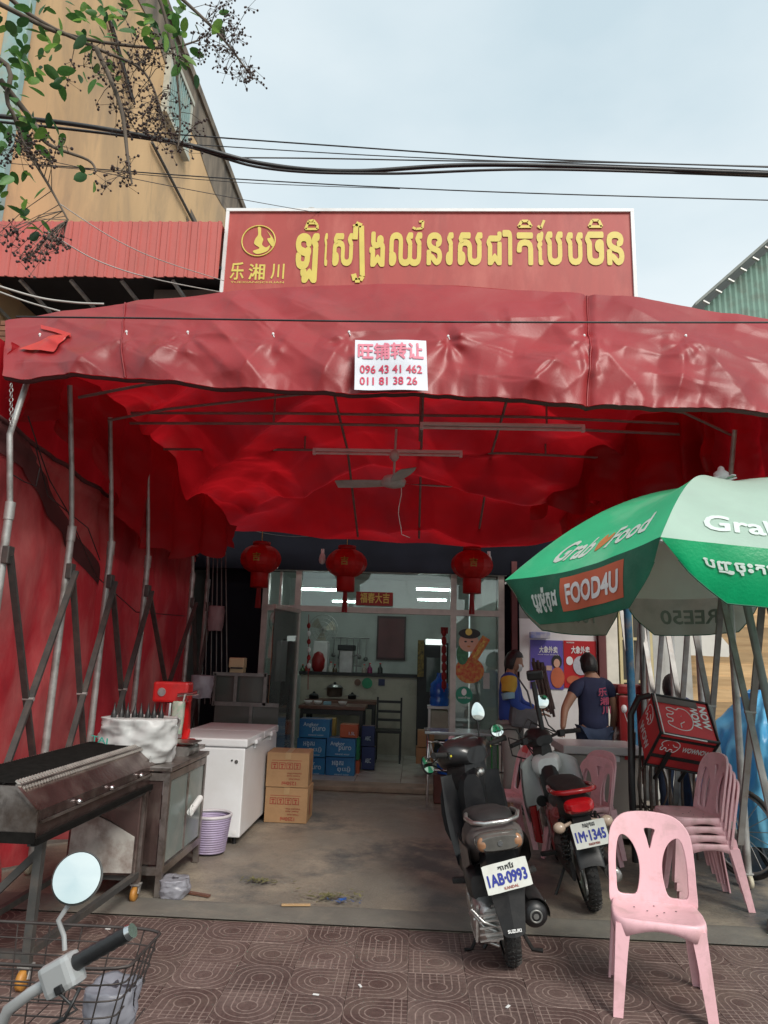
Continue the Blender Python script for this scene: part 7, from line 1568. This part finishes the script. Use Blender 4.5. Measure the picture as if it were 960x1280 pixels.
# two people half hidden at the right
J = base_joints(1.5); human('person', 'dark haired person half hidden behind the red delivery box', (2.75, 7.95, -.0), rad(170), J, None, m_jean)
J = base_joints(1.45); J.update(face=(0, -1, -.1)); hp, HL = human('person', 'person in a dark cap at the right edge beyond the blue sheet', (3.55, 7.55, 0), rad(-80), J, None, m_jean, top_m=mat('blue_shirt', (.04, .16, .42), .8))
q = MB(); q.grid(lambda u, v: HL((.088*math.sin(PI*.5*v)*math.cos(2*PI*u), .108*math.sin(PI*.5*v)*math.sin(2*PI*u), .02+.115*math.cos(PI*.5*v))), 24, 10); q.grid(lambda u, v: HL((lerp(-.06, .06, u), .09+.07*v*(1-(2*u-1)**2*.5), .022)), 8, 4); q.build('cap', m_black, hp, world=False)

# ------------------------------------------------------------------ green market umbrella
um = thing('market_umbrella', 'big green delivery advertising parasol over the right side', 'umbrella', (2.5, 4.9, 0))
HUB = V((2.12, 4.92, 2.88))
RIM = [V((.60, 4.85, 2.10)), V((1.25, 3.66, 2.21)), V((2.75, 3.55, 2.17)), V((3.55, 4.85, 2.22)), V((2.95, 6.15, 2.20)), V((1.72, 6.10, 2.12))]
m_cang = mat('umbrella_green', (.05, .62, .30), .5, var=.15, sc=3, bump=.15, bsc=60, dirt=(.24, .68, .42), dsc=2, damt=.55, transl=.12)
m_cangr = mat('umbrella_grey_green', (.58, .78, .66), .55, var=.12, sc=3, bump=.15, bsc=60, dirt=(.50, .62, .55), dsc=2, damt=.4, transl=.38)
m_cdk = mat('valance_dark_green', (.02, .17, .10), .55, var=.3, sc=3, bump=.2, bsc=60, dirt=(.10, .22, .16), dsc=2.5, damt=.4, transl=.12)
m_cbg = mat('valance_bright_green', (.0, .45, .17), .38, var=.3, sc=4, bump=.2, bsc=60, transl=.2)
def canopy_pt(i, u, v):     # v 0 hub .. 1 rim, u along the side
    a, b = RIM[i], RIM[(i+1) % 6]; r = a.lerp(b, u); p = HUB.lerp(r, v)
    p.z += .20*math.sin(v*PI*.92)*(1-.15*math.sin(u*PI)) - .03*math.sin(u*PI)*v
    inw = (HUB-r); inw.z = 0; p += inw*(.035*math.sin(u*PI)*v)
    p.z += .006*fbm((u*6, v*5, i), 3); return p
VAL = .30
def val_pt(i, u, v):        # v 0 rim .. 1 bottom of the hanging edge
    top = canopy_pt(i, u, 1); out_ = (top-HUB); out_.z = 0; out_.normalize()
    dpt = VAL*(.35+.65*min(1, math.sin(u*PI)*2.0)**.8) if 0 < u < 1 else VAL*.35
    nar = .5+(u-.5)*(1-.10*v); top = canopy_pt(i, nar, 1)
    return top+V((0, 0, -dpt*v))+out_*(.03*math.sin(v*PI)*math.sin(u*PI)+.010*math.sin(u*23+i)*v-.03*v)
m_cun = mat('valance_faded_grey', (.50, .54, .47), .6, var=.15, sc=3, bump=.15, bsc=60, dirt=(.18, .22, .18), dsc=2.5, damt=.4, transl=.55)
top_m = [m_cang, m_cangr, m_cang, m_cangr, m_cangr, m_cangr]; val_m = [m_cdk, m_cbg, m_cdk, m_cdk, m_cun, m_cun]
for i in range(6):
    q = MB(); q.grid(lambda u, v: canopy_pt(i, u, .02+.98*v), 22, 22); q.build('canopy_panel', top_m[i], um)
    q = MB(); q.grid(lambda u, v: val_pt(i, u, v), 30, 8); q.build('valance', val_m[i], um)
    q = MB(); q.tube([canopy_pt(i, 0, k/12)+V((0, 0, -.025)) for k in range(1, 13)], .008, 5); q.build('rib', m_galv, um)
    q = MB(); q.tube([val_pt(i, k/30, 1) for k in range(31)], .004, 4); q.build('valance_edge', m_cdk, um)
pb = V((2.50, 4.9, .05)); pt = HUB-V((0, 0, .05))
q = MB(); q.tube([pb, pt], .026, 12); q.build('pole', mat('umbrella_pole', (.26, .29, .27), .5, .4, var=.2, sc=8), um)
for i in range(6): q = MB(); q.tube([pt.lerp(pb, .22), canopy_pt(i, 0, .55)+V((0, 0, -.03))], .006, 5); q.build('stretcher', m_galv, um)
MB().tube([pt.lerp(pb, .20), pt.lerp(pb, .25)], .045, 12).build('runner', m_black, um)
MB().lathe([(.28, 0), (.28, .05), (.05, .09), (.04, .2)], (2.51, 4.9, .004), n=24).build('base', m_kerb, um)
tag(MB().lathe([(.035, 0), (.05, .01), (.05, .05), (.025, .07), (.02, .09), (.008, .10)], HUB+V((0, 0, .02)), n=14).build('finial', m_white, um)) if False else MB().lathe([(.04, 0), (.05, .01), (.05, .05), (.025, .07), (.02, .09), (.008, .10)], HUB+V((0, 0, .02)), n=14).build('finial', m_white, um)
for a_ in (.3, 2.6, 3.9, 5.2): MB().box(HUB+V((.07*math.cos(a_), .05*math.sin(a_), .03)), (.09, .035, .012), rot=(0, rad(-20)*math.cos(a_), a_), bev=.003).build('broken_vane', m_white, um)
m_uw = mat('umbrella_white_print', (.62, .72, .66), .5, var=.1); m_heart = mat('heart_orange', (.62, .26, .10), .5); m_or2 = mat('coral_print', (.62, .15, .08), .5, var=.15, sc=4); m_ylp = mat('yellow_green_print', (.6, .62, .03), .5)
def onpan(i, u0, u1, v0, v1, off=.005, flip=False):
    def f(u, v):
        p = canopy_pt(i, lerp(u0, u1, u), lerp(v0, v1, 1-v)); return p+V((0, -.3, .9)).normalized()*off
    return f
def onval(i, u0, u1, v0, v1, off=.006):
    def f(u, v):
        p = val_pt(i, lerp(u0, u1, u), lerp(v0, v1, 1-v)); o_ = (p-HUB); o_.z = 0; return p+o_.normalized()*off
    return f
def sub_text(s, fn, m, b, name='lettering'): q = MB(); text(q, s, None, None, None, b, fn=fn); q.build(name, m, um)
sub_text('Grab', onpan(0, .20, .46, .80, .93), m_uw, .035); sub_text('Food', onpan(0, .57, .86, .78, .91), m_uw, .035)
sub_text('Grab', onpan(1, .13, .44, .84, .935), m_uw, .035); sub_text('Food', onpan(1, .58, .90, .84, .935), m_uw, .035)
heart = smooth_poly([(0, -.5, 0), (-.5, .1, 0), (-.3, .5, 0), (0, .25, 0), (.3, .5, 0), (.5, .1, 0)], 4)
f_ = onpan(0, .47, .56, .80, .91); q = MB(); q.add([f_(p.x+.5, p.y+.5) for p in heart], [list(range(len(heart)))]); q.build('heart_mark', m_heart, um)
sub_text('ប្រូម៉ូកូដ', onval(0, .17, .36, .25, .78), m_uw, .035)
f_ = onval(0, .385, .80, .12, .80, .004); o_ = sp([(.0, .12), (.0, .88), (.03, 1), (.97, 1), (1, .88), (1, .12), (.97, 0), (.03, 0)], 3)
q = MB(); q.grid(lambda u, v: f_(u, v), 24, 4); q.build('coral_label', m_or2, um)
sub_text('FOOD4U', onval(0, .42, .77, .26, .68, .009), m_white, .05)
sub_text('បញ្ចុះតម្លៃ ៥០%', onval(1, .12, .60, .22, .52), m_uw, .03); sub_text('សម្រាប់', onval(1, .42, .62, .58, .85), m_ylp, .03)
# ghosted print seen on the inside of the far edges
m_ghost = mat('faded_print', (.22, .255, .215), .6)
def inval(i, u0, u1, v0, v1):
    def f(u, v):
        p = val_pt(i, lerp(u0, u1, u), lerp(v0, v1, 1-v)); o_ = (p-HUB); o_.z = 0; return p-o_.normalized()*.008
    return f
# these face out of the far valances, so from inside they read mirrored
sub_text('FREE50', inval(4, .25, .75, .3, .7), m_ghost, .03); sub_text('FOOD4U', inval(5, .30, .70, .3, .7), m_ghost, .03)
tag(MB().grid(lambda u, v: P(lerp(932, 975, u), 746-8*u+3*math.sin(u*9), Y=4.3-.5*v)+V((0, 0, .03*math.sin(v*PI))), 8, 6).tube([P(932, 748, Y=4.2), P(985, 738, Y=4.2)], .02, 6).build('black_awning_tip', m_black), 'tip of a black folded cloth poking in from the right edge', 'cloth')

# ------------------------------------------------------------------ overhead cables
def cable(name, label, pts, r, m=None, sag=0, group='overhead cables above the canopy'):
    P_ = [P(px, py, Y=y) for px, py, y in pts]
    out_ = []
    for i in range(len(P_)-1):
        p0 = P_[max(i-1, 0)]; p1, p2 = P_[i], P_[i+1]; p3 = P_[min(i+2, len(P_)-1)]
        for k in range(12):
            t = k/12; out_.append(.5*((2*p1)+(p2-p0)*t+(2*p0-5*p1+4*p2-p3)*t*t+(3*p1-p0-3*p2+p3)*t**3))
    out_.append(P_[-1]); return tag(MB().tube(out_, r, 6).build(name, m or m_black), label, 'cable', group)
m_pale = mat('pale_cable', (.45, .43, .40), .6)
cable('overhead_cable', 'thickest black cable sagging across the whole sky above the sign', [(-60, 140, 4.6), (90, 155, 4.8), (230, 180, 5.0), (330, 205, 5.2), (440, 214, 5.3), (620, 206, 5.4), (960, 217, 5.6), (1100, 222, 5.8)], .018)
cable('overhead_cable', 'black cable running just under the thickest one', [(-60, 146, 4.7), (200, 176, 5.0), (330, 210, 5.2), (480, 217, 5.3), (700, 212, 5.4), (1100, 226, 5.8)], .011)
cable('overhead_cable', 'thin black cable from the tree crossing high over the sign to the right edge', [(180, 165, 6), (400, 181, 6), (700, 200, 6), (1100, 212, 6)], .007)
cable('overhead_cable', 'second thin cable close below the upper thin cable', [(230, 180, 6.2), (480, 195, 6.2), (760, 206, 6.2), (1100, 219, 6.2)], .005)
cable('overhead_cable', 'thin black cable joining the thick bundle near the middle', [(292, 197, 5.15), (400, 198, 5.4), (560, 201, 5.6), (800, 204, 5.7), (1100, 214, 5.8)], .006)
cable('overhead_cable', 'thin cable below the thick bundle crossing the sky towards the right', [(40, 205, 6.5), (300, 224, 6.5), (620, 240, 6.5), (1100, 254, 6.5)], .006)
cable('overhead_cable', 'thin faint cable running over the ochre house to the sign top', [(20, 192, 6.8), (200, 230, 6.8), (380, 263, 8.7), (400, 264, 8.85)], .004)
cable('overhead_cable', 'thin dark cable across the ochre house wall', [(-40, 200, 7), (120, 213, 7), (300, 228, 7), (500, 236, 7)], .004)
cable('overhead_cable', 'black wire stretched tight across the canopy front', [(20, 396, 4.15), (200, 398, 4.14), (480, 402, 4.12), (760, 403, 4.12), (1040, 403, 4.12)], .006)
cable('pale_conduit', 'pale conduit drooping from the left edge to the canopy top', [(-40, 345, 5.2), (40, 370, 5.4), (90, 378, 5.5), (130, 380, 5.6)], .009, m_pale, group='pale wires at the left')
cable('pale_conduit', 'second pale conduit drooping lower from the left edge', [(-40, 350, 5.1), (30, 376, 5.2), (75, 389, 5.3)], .007, m_pale, group='pale wires at the left')
cable('pale_wire', 'pale wire crossing the pink metal roof to the sign foot', [(60, 290, 6.4), (120, 325, 6.8), (190, 348, 7.2), (275, 365, 8.6)], .006, m_pale, group='pale wires at the left')
cable('pale_wire', 'upper pale wire crossing the pink metal roof', [(75, 255, 6.6), (140, 297, 7), (200, 325, 7.5), (280, 351, 8.7)], .005, m_pale, group='pale wires at the left')

# ------------------------------------------------------------------ tree over the left corner
tr = thing('street_tree', 'leafy street tree with dark berry clusters hanging into the upper left', 'tree', (-3.9, 1.6, 0))
m_bark = mat('bark', (.14, .11, .085), .9, var=.4, sc=8, bump=.6, bsc=20, stretch=(1, 1, .3))
rd = random.Random(4)
trunk = [(-3.9, 1.6, 0), (-3.85, 1.65, 1.2), (-3.7, 1.8, 2.6), (-3.4, 2.1, 3.9), (-3.1, 2.4, 5.2), (-2.9, 2.6, 6.4)]
MB().tube(trunk, [.13, .11, .10, .08, .055, .03], 12).build('trunk', m_bark, tr)
def limb(pts, r0, r1, name='branch', m=None):
    pts = [V(p) for p in pts]; out_ = []
    for i in range(len(pts)-1):
        p0, p1, p2, p3 = pts[max(i-1, 0)], pts[i], pts[i+1], pts[min(i+2, len(pts)-1)]
        for k in range(6):
            t = k/6; out_.append(.5*((2*p1)+(p2-p0)*t+(2*p0-5*p1+4*p2-p3)*t*t+(3*p1-p0-3*p2+p3)*t**3))
    out_.append(pts[-1]); n = len(out_)
    MB().tube(out_, [lerp(r0, r1, i/(n-1)) for i in range(n)], 6).build(name, m or m_bark, tr); return out_
PX = lambda a, b, y: P(a, b, Y=y)
BR = [[(-3.1, 2.4, 5.2), PX(-60, -60, 2.6), PX(40, 20, 2.8), PX(120, 60, 2.9), PX(180, 90, 3.0), PX(205, 150, 3.0)],
      [(-3.1, 2.4, 5.0), PX(0, 5, 2.7), PX(90, 45, 2.9), PX(200, 60, 3.1), PX(250, 50, 3.2)],
      [(-2.9, 2.6, 6.2), PX(160, -60, 3.1), PX(240, 10, 3.2), PX(280, 50, 3.2), PX(310, 90, 3.2)],
      [(-3.4, 2.1, 3.9), PX(-40, 60, 2.5), PX(10, 130, 2.6), PX(30, 180, 2.7), PX(60, 230, 2.7), PX(85, 275, 2.7)],
      [PX(120, 60, 2.9), PX(150, 130, 2.9), PX(160, 200, 2.9), PX(165, 230, 2.9)],
      [PX(0, 100, 2.6), PX(40, 150, 2.7), PX(60, 180, 2.7), PX(110, 200, 2.75), PX(120, 215, 2.75)],
      [(-2.9, 2.6, 6.4), PX(130, -80, 3.0), PX(190, -20, 3.0), PX(215, 60, 3.1), PX(225, 140, 3.1), PX(222, 190, 3.1)]]
pts_all = []
for b_ in BR: pts_all.append(limb(b_, .014, .004))
m_lf = [mat('leaf_mid', rnd=.35, col=(.09, .24, .05), rough=.5, var=.35, sc=8, transl=.35), mat('leaf_light', rnd=.35, col=(.20, .38, .07), rough=.5, var=.3, sc=8, transl=.45), mat('leaf_dark', rnd=.35, col=(.04, .13, .035), rough=.5, var=.3, sc=8, transl=.25)]
lms = []
for m in m_lf:
    n = 12; vs = [(0, 0, 0)]; o_ = [(0, 0), (.20, .12), (.30, .32), (.32, .55), (.24, .80), (.0, 1.0), (-.24, .80), (-.32, .55), (-.30, .32), (-.20, .12)]
    vs = [(0, 0, 0), (0, .3, -.03), (0, .6, -.03), (0, 1, 0), (.20, .12, .02), (.31, .35, .05), (.32, .58, .05), (.22, .83, .03), (-.20, .12, .02), (-.31, .35, .05), (-.32, .58, .05), (-.22, .83, .03)]
    fs = [[0, 4, 5, 1], [1, 5, 6, 2], [2, 6, 7, 3], [0, 1, 9, 8], [1, 2, 10, 9], [2, 3, 11, 10]]
    vs = [(x*.82*(1.12-.35*y), y, z-.10*y*y) for x, y, z in vs]; me = bpy.data.meshes.new('leaf'); me.from_pydata(vs, [], fs); me.materials.append(m); me.polygons.foreach_set('use_smooth', [True]*6); lms.append(me)
from mathutils import Euler
nl = 0
def leaf(p, s, mi):
    global nl
    o = bpy.data.objects.new('leaf', lms[mi]); COL.objects.link(o); o.parent = tr; o.location = V(p)-tr.location
    o.rotation_euler = (rd.gauss(-.4, .7), rd.gauss(0, .6), rd.uniform(0, 2*PI)); o.scale = (s, s, s); nl += 1
CL = [(20, 40, 30, 30, 2.7, 16), (60, 25, 40, 30, 2.8, 20), (110, 30, 30, 25, 2.9, 12), (45, 85, 35, 25, 2.7, 12), (20, 140, 30, 30, 2.6, 12), (60, 160, 30, 20, 2.7, 12), (8, 170, 25, 30, 2.6, 8), (15, 225, 20, 40, 2.6, 9), (40, 260, 20, 30, 2.7, 10),
      (180, 25, 30, 25, 3.0, 18), (160, 10, 50, 15, 3.0, 14), (210, 45, 25, 25, 3.1, 12), (235, 75, 18, 15, 3.1, 8), (110, 215, 12, 10, 2.75, 5), (135, 60, 25, 30, 2.95, 10), (215, 10, 25, 12, 3.1, 9), (270, 22, 14, 10, 3.2, 5), (90, 95, 20, 15, 2.85, 6), (5, 90, 20, 30, 2.55, 9)]
for cx, cy, sx, sy, y, n in CL:
    for k in range(int(n*1.25)):
        p = PX(rd.gauss(cx, sx*.6), rd.gauss(cy, sy*.6), y+rd.gauss(0, .12)); leaf(p, rd.uniform(.045, .092), rd.choice((0, 0, 1, 2)))
BC = [(165, 100, 50, 35, 3.0, 30), (185, 140, 40, 30, 3.0, 26), (215, 165, 30, 25, 3.05, 22), (155, 215, 14, 22, 2.9, 9), (45, 180, 32, 20, 2.7, 18), (25, 195, 25, 15, 2.7, 12), (40, 320, 14, 9, 2.7, 12), (70, 300, 14, 12, 2.7, 10), (15, 290, 14, 12, 2.65, 7), (285, 60, 22, 28, 3.2, 20), (305, 90, 16, 12, 3.2, 12), (285, 10, 16, 12, 3.2, 9), (250, 50, 14, 25, 3.15, 8), (180, 60, 40, 30, 3.0, 18), (130, 85, 20, 12, 2.95, 6)]
tw = MB(); br = [MB() for _ in range(6)]
allp = [p for l_ in pts_all for p in l_]
for cx, cy, sx, sy, y, n in BC:
    for k in range(n):
        p = PX(rd.gauss(cx, sx*.6), rd.gauss(cy, sy*.6), y+rd.gauss(0, .08)); a = min(allp, key=lambda q_: (q_-p).length)
        if (a-p).length > .5: a = p+V((rd.uniform(-.1, .1), 0, .2))
        m_ = a.lerp(p, .5)+V((0, 0, .02)); tw.tube([a, m_, p], [.0022, .0018, .0014], 3)
        for j in range(rd.randint(4, 8)):
            c = p+V((rd.gauss(0, .026), rd.gauss(0, .02), rd.gauss(0, .024))); r = rd.uniform(.0045, .0075)
            br[k % 6].ell(c, (r, r, r), 6, 4); tw.tube([p, c], .0011, 3)
tw.build('twigs', m_bark, tr)['kind'] = 'stuff'
mb_ = mat('berry', (.045, .025, .022), .6, var=.5, sc=30, dirt=(.12, .05, .04), dsc=20)
for q in br: q.build('berry_cluster', mb_, tr)['kind'] = 'stuff'
leaf(PX(120, 105, 2.9), .05, 0)

# ------------------------------------------------------------------ small things in the shop room
def bottle(px, py, Y, r, h, col, label, name='bottle', cap=(.6, .05, .04)):
    c = P(px, py, Y=Y); t = thing(name, label, 'bottle', c)
    MB().lathe([(r*.9, 0), (r, .01), (r, h*.6), (r*.4, h*.8), (r*.35, h)], c, n=12).build('glass', mat('bt%d' % int(px*7+py), col, .2, coat=.4), t)
    MB().lathe([(r*.4, h), (r*.4, h*1.1)], c, n=10).build('cap', mat('cap%d' % int(px), cap, .4), t)
for i, (px, col, l_) in enumerate(((378, (.05, .12, .03), 'dark green bottle'), (384, (.3, .02, .02), 'red sauce bottle'), (413, (.5, .5, .45), 'white jar'), (418, (.08, .05, .02), 'brown bottle'), (455, (.35, .3, .25), 'cream jar'), (462, (.25, .02, .1), 'purple bottle'), (475, (.03, .03, .03), 'black bottle'))):
    bottle(px, 844, 12.45, .045, rd.uniform(.16, .26), col, l_+' on the serving counter at the back of the shop')
for i, (px, y_, l_) in enumerate(((385, 890, 'left end of the dining table'), (397, 890, 'middle of the dining table left of the tissue box'), (428, 889, 'right part of the dining table'))):
    c = P(px, 884, Y=11.0); c.z = .903
    t = thing('bowl', 'small pale bowl on the %s' % l_, 'bowl', c); MB().lathe([(.03, 0), (.045, .01), (.07, .05), (.066, .05), (.04, .015), (0, .012)], c, n=16).build('bowl_shell', m_white, t)
t = thing('utensil_rack', 'wall rack with hanging ladles above the serving counter', 'rack', P(445, 800, Y=14.1))
MB().tube([P(415, 797, Y=14.1), P(462, 798, Y=14.1)], .012).build('rail', m_steelpot, t)
for k in range(6):
    p = P(418+k*8, 798, Y=14.08); MB().tube([p, p-V((0, 0, .28+.04*(k % 3)))], .008, 5).ell(p-V((0, .02, .32+.04*(k % 3))), (.045, .03, .045), 8, 6).build('ladle', m_steelpot, t)
tag(pbox(MB(), 551, 806, 558, 860, 12.0, .2).build('white_cabinet', m_white), 'narrow white cabinet right of the display fridge', 'cabinet')
# loose wires on the left side wall
for i, pts in enumerate(([(35, 520), (48, 560), (62, 600), (85, 640)], [(10, 590), (30, 602), (45, 608), (50, 585)], [(45, 560), (60, 620), (110, 660), (125, 700)], [(85, 640), (120, 720), (170, 765), (230, 770)])):
    q = MB(); q.tube([P(a, b, X=-2.80) for a, b in pts], .005, 5)
    tag(q.build('loose_wire', m_black), ['loose black wire hanging from the top of the red side wall', 'short looped black wire near the first post on the left', 'black wire running down between the second and third posts', 'sagging black wire along the middle of the red side wall'][i], 'wire')
q = MB(); 
for k in range(9):
    p = P(14, 482+k*6, X=-2.72); q.tube([p+V((.012*math.cos(a), 0, .016*math.sin(a))) if k % 2 else p+V((0, .012*math.cos(a), .016*math.sin(a))) for a in [2*PI*j/8 for j in range(8)]], .0035, 4, closed=True)
tag(q.build('hanging_chain', m_galv), 'short steel chain hanging from the top of the front left post', 'chain')['kind'] = 'stuff'
